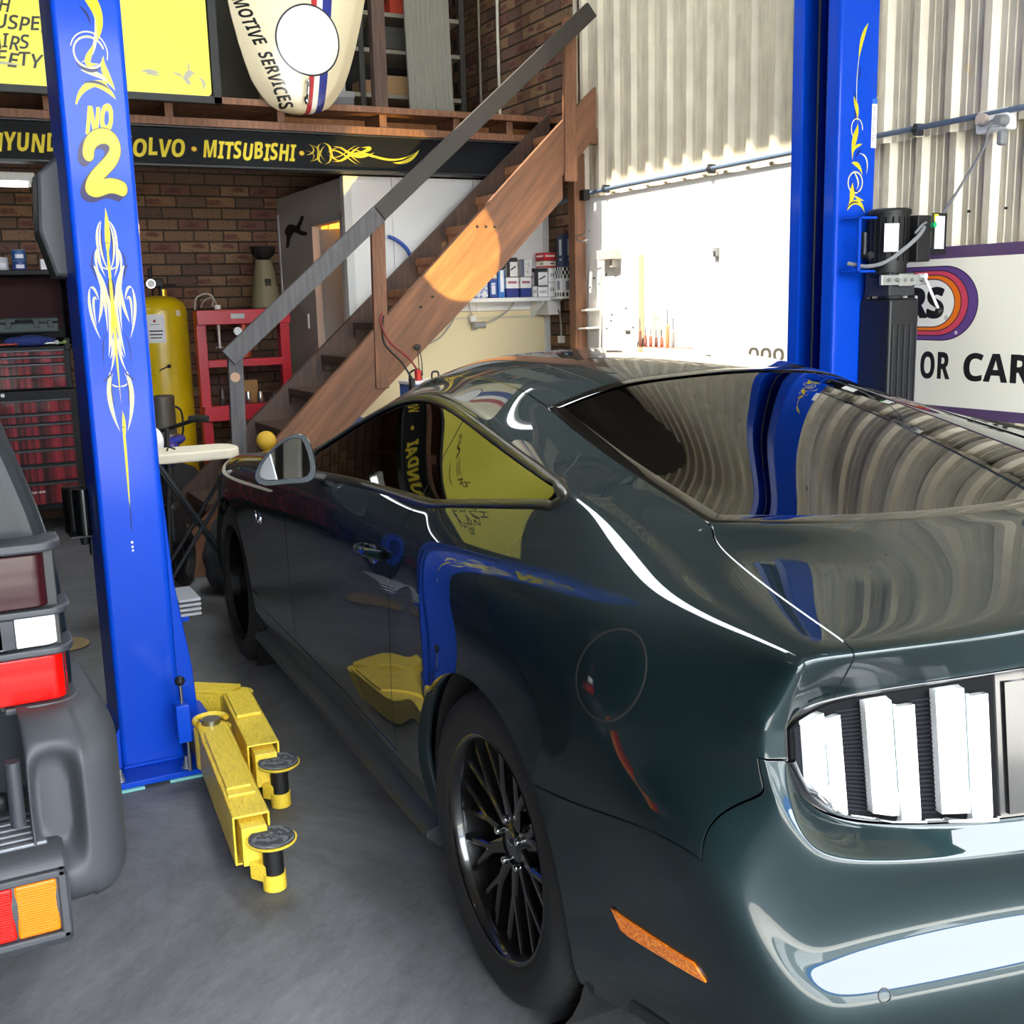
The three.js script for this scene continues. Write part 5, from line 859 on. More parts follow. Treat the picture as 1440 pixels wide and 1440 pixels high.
    for (let j = 0; j <= nv; j++) for (let i = 0; i <= nu; i++) pos.push(...P(i / nu, j / nv)); for (let j = 0; j < nv; j++) for (let i = 0; i < nu; i++) { const a = j * (nu + 1) + i; idx.push(a, a + 1, a + nu + 2, a, a + nu + 2, a + nu + 1); }
    const top = pos.length / 3; pos.push(0.1, 0.8, -2.14); for (let i = 0; i < nu; i++) idx.push(nv * (nu + 1) + i, nv * (nu + 1) + i + 1, top); const bot = pos.length / 3; pos.push(0.12, 0.46, -2.14); for (let i = 0; i < nu; i++) idx.push(i + 1, i, bot);
    const g = new THREE.BufferGeometry(); g.setAttribute('position', new THREE.Float32BufferAttribute(pos, 3)); g.setIndex(idx); g.computeVertexNormals(); return g; })(), pl, f, { ...o, label: 'grey plastic bumper corner' });
  part('bumper_post', [cyl(0.013, 0.013, 0.12, 0.052, 0.69, -2.02, 'y', 18)], dk, f, o);
  for (const z of [-3.0, -5.7]) for (const x of [0.0, -1.44]) part('wheel', [cyl(0.37, 0.37, 0.26, x - 0.0, 0.37, z, 'x', 40), cyl(0.2, 0.2, 0.27, x, 0.37, z, 'x', 30)], M.rubber, f, o);
  part('chassis', span(-1.5, 0.35, -6.3, 0.05, 0.62, -2.2, 0.02), M.black, f, o);
}
// ---------------------------------------------------------------- hung from the mezzanine edge
const signTex = canvasTex(1024, 640, (x, w, h) => { // board runs X 0.15 .. 1.64, y 2.74 .. 3.67
  x.fillStyle = '#f4ea58'; x.fillRect(0, 0, w, h);
  const px = (X) => (X - 0.15) / 1.48 * w, py = (y) => (3.66 - y) / 0.92 * h;
  for (const [t, a, b, y] of [['H', 0.525, 0.586, 3.12], ['SUSPENS', 0.44, 0.85, 3.028], ['REPAIRS', 0.31, 0.66, 2.928], ['SAFETY', 0.36, 0.712, 2.84]]) lettering(x, t, px(a), px(b), py(y), 0.07 / 0.92 * h, '#2a2a26', { slant: 0.25, loose: 1.4, stroke: 0.05, weight: 'normal' });
  swoosh(x, [px(0.35), py(2.83), px(0.5), py(2.86), px(0.55), py(2.85), px(0.62), py(2.845)], 10, '#b9b49c');
  const G = '#b3ae9a', S = (p, w2) => swoosh(x, p.map((v, i) => (i % 2 ? py(v) : px(v))), w2, G);
  S([1.24, 2.855, 1.3, 2.87, 1.31, 2.85, 1.35, 2.86], 16); S([1.26, 2.845, 1.3, 2.85, 1.33, 2.84, 1.35, 2.842], 8); S([1.41, 2.865, 1.46, 2.855, 1.45, 2.85, 1.49, 2.84], 8); S([1.47, 2.83, 1.52, 2.85, 1.5, 2.88, 1.55, 2.86], 26); S([1.47, 2.835, 1.51, 2.83, 1.5, 2.8, 1.52, 2.81], 18); S([1.52, 2.93, 1.51, 2.9, 1.5, 2.88, 1.53, 2.87], 7); S([1.56, 2.845, 1.6, 2.83, 1.6, 2.8, 1.58, 2.775], 12);
}, { clamp: true });
{
  const s = thing('painted_sign', 'yellow hand-lettered sign board in a black frame hung high at the left', 'sign', [0.89, 2.7, -6.88]), o = { world: true };
  part('frame', [span(0.1, 2.7, -6.9, 1.69, 2.742, -6.84, 0.004), span(0.1, 3.66, -6.9, 1.69, 3.7, -6.84, 0.004), span(1.64, 2.7, -6.9, 1.69, 3.7, -6.84, 0.004), span(0.1, 2.7, -6.9, 0.15, 3.7, -6.84, 0.004)], std(0x191a1b, 0.5), s, o);
  const sh = new THREE.Shape(), r = 0.035, x0 = 0.15, x1 = 1.635, y0 = 2.742, y1 = 3.66; sh.moveTo(x0, y0); sh.lineTo(x1 - r, y0); sh.quadraticCurveTo(x1, y0, x1, y0 + r); sh.lineTo(x1, y1); sh.lineTo(x0, y1); sh.closePath();
  const g = extrude(sh, 0.012, 0.001); { const u = g.attributes.uv, p = g.attributes.position; for (let i = 0; i < u.count; i++) u.setXY(i, (p.getX(i) - 0.15) / 1.48, (p.getY(i) - 2.74) / 0.92); } g.translate(0, 0, -6.868);
  part('board', g, phys(0xffffff, 0.35, 0, { map: signTex, clearcoat: 0.5, clearcoatRoughness: 0.15 }), s, o); part('backing', span(0.12, 2.72, -6.9, 1.66, 3.68, -6.87, 0), M.black, s, o);
  const ch = []; for (const x of [0.3, 1.5]) ch.push(cyl(0.004, 0.004, YC - 3.7, x, (YC + 3.7) / 2, -6.87, 'y', 6)); part('hanger', ch, M.steel, s, { ...o, kind: 'stuff' });
}
{ // cream car bonnet hung as a sign: plain roundel and racing stripes, lettering down its left edge
  const b = thing('car_bonnet', 'cream domed car bonnet hung from the mezzanine edge with stripes and a white roundel', 'car bonnet', [2.2, 2.69, -6.95]);
  const prof = [[2.69, 0.0], [2.695, 0.06], [2.71, 0.13], [2.74, 0.19], [2.79, 0.235], [2.87, 0.29], [2.97, 0.33], [3.1, 0.37], [3.25, 0.408], [3.4, 0.44], [3.6, 0.475], [3.8, 0.49], [3.9, 0.47], [3.95, 0.42]];
  const cx = (y) => 2.2 + (y - 2.69) * 0.035, hw = (y) => { for (let i = 0; i + 1 < prof.length; i++) if (y <= prof[i + 1][0]) { const k = (y - prof[i][0]) / (prof[i + 1][0] - prof[i][0]); return prof[i][1] + (prof[i + 1][1] - prof[i][1]) * k; } return 0.42; };
  const tex = canvasTex(768, 1024, (x, w, h) => {
    const X = (m) => (m - 1.65) / 1.15 * w, Y = (m) => (3.98 - m) / 1.32 * h; x.fillStyle = '#eadcb8'; x.fillRect(0, 0, w, h);
    for (let i = 0; i < 500; i++) { x.fillStyle = `rgba(150,125,80,${rr(0.02, 0.07)})`; x.beginPath(); x.arc(rr(0, w), rr(0, h), rr(1, 6), 0, 7); x.fill(); }
    const band = (a0, b0, a1, b1, c) => { x.fillStyle = c; x.beginPath(); x.moveTo(X(a0), Y(3.98)); x.lineTo(X(b0), Y(3.98)); x.lineTo(X(b1), Y(2.66)); x.lineTo(X(a1), Y(2.66)); x.fill(); };
    band(2.325, 2.365, 2.218, 2.25, '#b3232b'); band(2.365, 2.405, 2.25, 2.285, '#f3efe2'); band(2.405, 2.475, 2.285, 2.335, '#1f2f86');
    x.fillStyle = '#1a1a22'; x.beginPath(); x.ellipse(X(2.247), Y(3.105), 0.206 / 1.15 * w, 0.206 / 1.32 * h, 0, 0, 7); x.fill(); x.fillStyle = '#f2efe9'; x.beginPath(); x.ellipse(X(2.247), Y(3.105), 0.196 / 1.15 * w, 0.196 / 1.32 * h, 0, 0, 7); x.fill();
    x.save(); x.translate(X(1.815), Y(3.33)); x.rotate(1.23); lettering(x, 'MOTIVE  SERVICES', 0, 0.66 / 1.32 * h, 0, 0.062 / 1.32 * h, '#1d1b1a', { slant: 0.2, loose: 0.8, stroke: 0.02 }); x.restore();
  }, { clamp: true });
  const nu = 36, nv = 60, pos = [], uv = [], idx = [], nn = (nu + 1) * (nv + 1);
  for (const back of [0, 1]) for (let j = 0; j <= nv; j++) for (let i = 0; i <= nu; i++) {
    const v = j / nv, y = 2.69 + 1.26 * (1 - Math.cos(v * Math.PI)) / 2 * 1, u = (i / nu) * 2 - 1, uu = Math.sin(u * Math.PI / 2), w = hw(y), x = cx(y) + uu * w, e = Math.min(w, 0.36);
    let z = -6.99 + 0.13 * (1 - Math.abs(uu) ** 2.4) * (e / 0.36) ** 0.6; const f = Math.abs(uu) * w; const bead = Math.exp(-((((w - f) - 0.075) / 0.012) ** 2)) * 0.005 * (w > 0.12 ? 1 : 0); z += bead + 0.004 * Math.exp(-(((x - cx(y) + 0.002) / 0.006) ** 2));
    pos.push(x - 2.2, y - 2.69, z - (back ? 0.012 : 0) + 6.95); uv.push((x - 1.65) / 1.15, 1 - (3.98 - y) / 1.32);
  }
  for (const bk of [0, 1]) for (let j = 0; j < nv; j++) for (let i = 0; i < nu; i++) { const a = bk * nn + j * (nu + 1) + i, q = [a, a + 1, a + nu + 2, a, a + nu + 2, a + nu + 1]; if (bk) q.reverse(); idx.push(...q); }
  for (let j = 0; j < nv; j++) for (const i of [0, nu]) { const a = j * (nu + 1) + i, c = a + nu + 1, q = [a, a + nn, c, c, a + nn, c + nn]; if (i) q.reverse(); idx.push(...q); }
  const g = new THREE.BufferGeometry(); g.setAttribute('position', new THREE.Float32BufferAttribute(pos, 3)); g.setAttribute('uv', new THREE.Float32BufferAttribute(uv, 2)); g.setIndex(idx); g.computeVertexNormals();
  part('panel', g, phys(0xffffff, 0.3, 0, { map: tex, clearcoat: 0.6, clearcoatRoughness: 0.12 }), b);
  part('handle', [tube([[2.213, 2.86, -6.86], [2.214, 2.865, -6.83], [2.213, 2.84, -6.82], [2.208, 2.79, -6.825], [2.205, 2.755, -6.84]], 0.01, 30, 10), sph(0.02, 2.204, 2.755, -6.845, 0.8, 1.4, 0.7)], M.chrome, b, { world: true, label: 'chrome bonnet handle' });
  part('hanger', cyl(0.005, 0.005, YC - 3.92, 2.24, (YC + 3.92) / 2, -6.95), M.steel, b, { world: true });
}
// ---------------------------------------------------------------- store on the mezzanine
{
  const o = { world: true }, rk = thing('shelving_rack', 'dark steel shelving rack on the mezzanine holding bottles and boxes', 'shelving', [3.0, 2.772, -8.2]), dk = std(0x35342f, 0.6), sv = std(0x8d8778, 0.55);
  for (const x of [2.52, 2.98, 3.78]) for (const z of [-8.4, -7.95]) part('upright', span(x - 0.02, 2.772, z - 0.02, x + 0.02, 4.6, z + 0.02, 0.002), dk, rk, o);
  const shY = [3.03, 3.34, 3.59, 3.95, 4.3]; for (const y of shY) part('shelf', span(2.52, y - 0.03, -8.4, 3.78, y, -7.94, 0.003), sv, rk, o);
  part('back_sheet', span(2.5, 2.8, -8.46, 3.8, 4.6, -8.44, 0.002), std(0x2a2a28, 0.7), rk, o);
  const B = (name, lab, cat, w, h, d, x, y, z, c, grp, lid) => { const t = thing(name, lab, cat, [x, y, z], 0, grp); part('body', box(w, h, d, 0, h / 2, 0, 0.004), std(c, 0.6), t); if (lid) part('lid', box(w + 0.008, h * 0.25, d + 0.008, 0, h * 0.9, 0, 0.003), std(lid, 0.6), t); return t; };
  const bottle = (lab, x, y, z, h, c, cap) => { const t = thing('bottle', lab, 'bottle', [x, y, z], 0, 'bottles on the upper rack'); part('body', lathe([[0, 0], [0.035, 0], [0.037, 0.01], [0.037, h * 0.7], [0.015, h * 0.85], [0.015, h * 0.9], [0, h * 0.9]], 20), std(c, 0.35), t); part('cap', cyl(0.019, 0.019, h * 0.12, 0, h * 0.93, 0), std(cap, 0.5), t); };
  bottle('slim dark bottle with a white cap, tallest on the upper rack', 3.02, 3.59, -8.0, 0.3, 0x22221f, 0xe8e6e0); bottle('stout dark bottle with a broad white cap beside the red box', 3.13, 3.59, -8.02, 0.28, 0x2c2a28, 0xf0eee8); bottle('short bottle with a small cap at the rack left end', 2.92, 3.59, -8.02, 0.2, 0x3a3835, 0xd8d6d0);
  B('carton', 'red and brown carton on the upper rack shelf', 'box', 0.22, 0.12, 0.2, 3.33, 3.59, -8.05, 0xb23a24, null, 0x8a3020); B('carton', 'white and brown carton standing on the red one on the rack', 'box', 0.2, 0.16, 0.18, 3.33, 3.715, -8.05, 0xb7a68e); B('carton', 'brown carton on the lower rack shelf beside the leaning sheets', 'box', 0.24, 0.13, 0.2, 3.28, 3.03, -8.04, 0x9a7a54); B('carton', 'low brown carton on the lower rack shelf near the post', 'box', 0.18, 0.09, 0.2, 3.06, 3.03, -8.04, 0x8c6c4c); B('carton', 'grey storage tub beside the hanging bonnet on the mezzanine floor', 'box', 0.34, 0.17, 0.24, 2.58, 2.772, -7.62, 0x7f8084, null, 0x9c9da0); B('carton', 'pale stacked tub above the grey tub beside the bonnet', 'box', 0.2, 0.15, 0.2, 2.6, 2.945, -7.62, 0xb4b2ac); B('carton', 'dark crate on the middle rack shelf', 'box', 0.3, 0.15, 0.25, 3.2, 3.34, -8.05, 0x3c3a36);
  const ls = thing('corrugated_sheets', 'tall stack of grey corrugated sheets leaning on the mezzanine rack', 'roof sheets', [3.37, 2.772, -7.6]);
  for (let k = 0; k < 3; k++) { const pr = []; for (let i = 0; i <= 60; i++) pr.push([-0.17 + i * 0.34 / 60, Math.sin(i * 1.05) * 0.012]); const s = shapeOf([...pr, ...pr.map(([a, b]) => [a, b - 0.006]).reverse()]); const m = part('sheet', new THREE.ExtrudeGeometry(s, { depth: 1.9, bevelEnabled: false }).rotateX(-Math.PI / 2).translate(k * 0.012, 0, -k * 0.035), std([0x8f8c80, 0x7f7c72, 0x6c6a62][k], 0.75), ls); m.rotation.x = -0.05; }
  single('conduit_pipe', 'thin pale vertical conduit on the upper brick side wall', 'pipe', cyl(0.012, 0.012, YC - 2.8, XR - 0.02, (YC + 2.8) / 2, -7.93, 'y', 10), std(0xd6d0c0, 0.5));
  single('conduit_pipe', 'thin dark conduit in the corner behind the leaning sheets', 'pipe', cyl(0.01, 0.01, YC - 2.8, XR - 0.02, (YC + 2.8) / 2, -8.25, 'y', 10), std(0x8a8272, 0.5));
  single('storage_box', 'dark olive cabinet on the mezzanine between sign and bonnet', 'cabinet', [span(1.5, 2.772, -8.3, 2.1, 3.9, -7.5, 0.01)], std(0x2c2a20, 0.7));
}
// ---------------------------------------------------------------- power rail along the steel wall
{
  const c = thing('conduit', 'long blue-grey conduit running along the right wall on small clamps', 'conduit', [4.0, 2.2, -4]), o = { world: true };
  part('pipe', [tube([[3.99, 2.238, -1.5], [3.99, 2.23, -3.2], [3.99, 2.222, -5], [3.99, 2.215, -6.4], [3.99, 2.2, -6.72], [3.99, 2.14, -7.2]], 0.0125, 80, 10)], std(0x5a6a80, 0.4), c, o);
  for (const z of [-3.72, -5.2, -6.3]) part('clamp', [box(0.05, 0.05, 0.02, 4.0, 2.222, z, 0.004), cyl(0.018, 0.018, 0.03, 3.99, 2.222, z, 'z', 12)], M.darkGrey, c, o);
  part('junction', box(0.05, 0.07, 0.06, 3.96, 2.2, -6.5, 0.008), M.black, c, o);
  const q = thing('power_outlet', 'white weatherproof power outlet on the conduit at the right edge', 'power outlet', [4.0, 2.14, -3.3]);
  part('plate', span(3.98, 2.155, -3.4, 4.04, 2.245, -3.235, 0.012), M.whiteGloss, q, o); part('socket', cyl(0.022, 0.026, 0.03, 3.967, 2.208, -3.35, 'x', 20), std(0xc8b8a8, 0.5), q, o); part('plug', [cyl(0.024, 0.02, 0.05, 3.955, 2.19, -3.25, 'x', 18), box(0.04, 0.06, 0.03, 3.95, 2.12, -3.235, 0.01)], M.grey, q, o);
  const ld = thing('power_lead', 'grey lead hanging from the outlet down to the power unit', 'cable', [3.9, 1.8, -3.4]);
  part('cable', tube([[3.95, 2.17, -3.25], [3.92, 2.165, -3.27], [3.95, 2.1, -3.32], [3.97, 1.95, -3.45], [3.95, 1.82, -3.54], [3.87, 1.75, -3.53]], 0.006, 60), M.grey, ld, o); part('cable', tube([[3.95, 2.19, -3.35], [3.93, 2.18, -3.32], [3.93, 2.19, -3.27]], 0.006, 20), M.grey, ld, o);
}
{ // sign leaning on the wall behind the power unit
  const tex = canvasTex(1024, 700, (x, w, h) => {
    const X = (z) => (z + 3.85) / 1.1 * w, Y = (y) => (1.705 - y) / 0.735 * h, R = 6; x.fillStyle = '#f7f3e2'; x.fillRect(0, 0, w, h); x.fillStyle = '#5b4468'; x.fillRect(0, 0, w, 48); x.fillRect(0, h - 42, w, 42); x.fillRect(0, 0, 40, h);
    const pill = (zr, top, bot, c) => { const r = (Y(bot) - Y(top)) / 2, cx = X(zr) - r * 1.15; for (const [d, col] of [[4, '#241430'], [0, c]]) { x.fillStyle = col; x.beginPath(); x.moveTo(X(-3.9), Y(top) - d); x.lineTo(cx, Y(top) - d); x.ellipse(cx, (Y(top) + Y(bot)) / 2, r * 1.15 + d, r + d, 0, -Math.PI / 2, Math.PI / 2); x.lineTo(X(-3.9), Y(bot) + d); x.fill(); } };
    pill(-3.325, 1.62, 1.305, '#66488a'); pill(-3.375, 1.602, 1.325, '#d94b62'); pill(-3.412, 1.583, 1.345, '#f47b1e'); pill(-3.447, 1.565, 1.362, '#fbf8ee');
    x.font = 'bold 150px sans-serif'; lettering(x, 'RS', X(-3.72), X(-3.5), Y(1.405), 118, '#17171a', { slant: 0, stroke: 0.1 }); x.strokeStyle = '#777'; x.lineWidth = 2; x.beginPath(); x.arc(X(-3.487), Y(1.4), 9, 0, 7); x.stroke(); lettering(x, 'R', X(-3.492), X(-3.481), Y(1.396), 9, '#777', { slant: 0 });
    x.fillStyle = '#d9cbe0'; x.beginPath(); x.arc(X(-3.43), Y(1.337), 8, 0, 7); x.fill();
    lettering(x, 'OR', X(-3.625), X(-3.455), Y(1.135), 110, '#1b1b1d', { slant: 0, stroke: 0.03 }); lettering(x, 'CAR', X(-3.39), X(-3.045), Y(1.135), 110, '#1b1b1d', { slant: 0, stroke: 0.03 });
  }, { clamp: true });
  const s = thing('company_sign', 'white sign with purple border, orange and pink oval rings and OR CAR lettering', 'sign', [3.96, 0.97, -3.3]);
  part('panel', box(0.012, 0.735, 1.1, 0.01, 0.3675, 0, 0.002), M.white, s); part('printed_face', new THREE.PlaneGeometry(1.1, 0.735).rotateY(-Math.PI / 2).translate(0.0035, 0.3675, 0), std(0xffffff, 0.45, 0, { map: tex }), s); part('leg', [box(0.02, 0.97, 0.03, 0.03, -0.485, -0.45, 0.003), box(0.02, 0.97, 0.03, 0.03, -0.485, 0.45, 0.003)], M.darkGrey, s);
  const ring = canvasTex(256, 64, (x, w, h) => { x.fillStyle = '#f6f3ea'; x.fillRect(0, 0, w, h); lettering(x, 'OOO', 14, 242, 58, 44, '#4c4842', { slant: 0, stroke: 0.05 }); });
  const os = thing('notice_board', 'small white notice with grey round letters just above the car roof', 'sign', [4.004, 1.16, -4.72]); part('panel', box(0.008, 0.1, 0.34, 0.006, 0.05, 0, 0.001), M.white, os); part('printed_face', new THREE.PlaneGeometry(0.34, 0.1).rotateY(-Math.PI / 2).translate(0.0012, 0.05, 0), std(0xffffff, 0.6, 0, { map: ring }), os);
}
// white racks and hand tools on the bright wall
{
  const o = { world: true }, w = std(0xf2efe6, 0.6), pegs = (t, list) => { for (const [x, y, z] of list) part('hole', cyl(0.007, 0.007, 0.004, x, y, z, 'x', 10), M.darkGrey, t, o); };
  const a = thing('leaning_board', 'white drilled board leaning in the corner beside the brick', 'board', [3.95, 0, -6.3]);
  part('panel', [bar([3.99, 0.02, -6.52], [3.995, 1.79, -6.42], 0.14, 0.018, 0.003, V(1, 0, 0)), bar([3.94, 1.33, -6.5], [3.94, 1.335, -6.36], 0.09, 0.012), bar([3.94, 1.45, -6.46], [3.94, 1.455, -6.36], 0.09, 0.012)], w, a, o); pegs(a, [[3.975, 1.66, -6.42], [3.975, 1.62, -6.36], [3.975, 1.42, -6.55], [3.975, 1.6, -6.47]]);
  const b = thing('tool_board', 'tall white tool board with small holes standing against the bright wall', 'board', [3.98, 0, -6.1]);
  part('panel', span(3.985, 0, -6.34, 4.008, 1.8, -5.905, 0.004), w, b, o); part('edge_strip', span(3.98, 0, -5.905, 4.01, 1.79, -5.89, 0.002), std(0xc8b78e, 0.6), b, o); part('hook_bracket', [span(3.92, 1.77, -6.3, 3.985, 1.83, -6.1, 0.004), span(3.945, 1.72, -6.18, 3.985, 1.77, -6.15, 0.003)], std(0xb9b2a4, 0.5), b, o); pegs(b, [[3.983, 1.46, -6.05], [3.983, 1.33, -6.28], [3.983, 1.38, -6.23], [3.983, 1.34, -5.97], [3.983, 1.42, -6.22], [3.983, 1.68, -6.28]]); part('latch', span(3.972, 1.315, -6.06, 3.985, 1.325, -6.0, 0.002), M.grey, b, o);
  const rail = thing('tool_rail', 'low red-brown tool rail on the white wall behind the car roof', 'tool rack', [4.0, 1.2, -5.5]); part('rail', [span(3.955, 1.2, -5.86, 4.012, 1.225, -5.38, 0.004)], std(0xd06a52, 0.6), rail, o); for (let k = 0; k < 6; k++) part('peg', cyl(0.006, 0.006, 0.03, 3.95, 1.215, -5.83 + k * 0.08, 'x', 8), M.steel, rail, o);
  const kinds = [['dark brown file handle, tallest at the left of the rail', 0.17, 0x7d5a4a], ['short brown punch second from the left on the rail', 0.12, 0x8a5f50], ['reddish chisel third from the left on the rail', 0.11, 0xa0604e], ['small dark driver fourth from the left on the rail', 0.1, 0x6f5048], ['red-handled driver in the middle of the rail', 0.1, 0xc0604a], ['orange file standing highest at the rail right end', 0.22, 0xd98a60], ['slim grey scriber right of the orange file', 0.17, 0x8f8f8c]];
  kinds.forEach(([lab, h, c], i) => { const z = -5.83 + i * 0.058, t = thing('hand_tool', lab, 'hand tool', [3.942, 1.226, z], 0, 'hand tools on the red-brown rail'); part('handle', lathe([[0, 0], [0.01, 0], [0.012, h * 0.2], [0.009, h * 0.55], [0.007, h * 0.6], [0, h * 0.6]], 12), std(c, 0.5), t); part('blade', cyl(0.0045, 0.0045, h * 0.45, 0, h * 0.8, 0, 'y', 8), M.steel, t); });
  [['yellow-green rod, first of the pale rods above the rail', -5.76, 1.33, 0.14, 0xd8d88a], ['pale green rod, second of the rods above the rail', -5.71, 1.32, 0.13, 0xc6d8a0], ['cream rod, third of the rods above the rail', -5.62, 1.31, 0.12, 0xe8dcae]].forEach(([lab, z, y, h, c]) => single('measuring_rod', lab, 'rod', [cyl(0.005, 0.005, h, 3.998, y + h / 2 - 0.05, z, 'y', 8), sph(0.008, 3.998, y + h - 0.05, z)], std(c, 0.6), 'pale rods above the tool rail'));
  const cl = thing('cable_coil', 'grey coil of hose hung at the left end of the tool rail', 'cable', [3.96, 1.22, -5.86]); for (const r of [0.03, 0.037, 0.044]) part('loop', new THREE.TorusGeometry(r, 0.005, 8, 28).rotateY(Math.PI / 2).scale(1, 1.25, 1).translate((r - 0.03) * 0.8, 0, 0), M.grey, cl);
  single('wall_switch', 'small grey switch on the bright white wall', 'switch', [span(3.995, 1.74, -5.18, 4.016, 1.79, -5.14, 0.004), cyl(0.008, 0.008, 0.02, 3.99, 1.77, -5.16, 'x', 10)], M.grey);
  single('wire_bracket', 'thin wire hook sticking out from the corner beside the downpipe', 'hook', [tube([[4.06, 2.0, -6.72], [3.95, 1.95, -6.6], [3.9, 1.94, -6.45], [3.9, 1.96, -6.35]], 0.005, 24), tube([[3.95, 1.95, -6.6], [3.88, 1.9, -6.45], [3.88, 1.9, -6.33]], 0.005, 24)], M.grey);
}
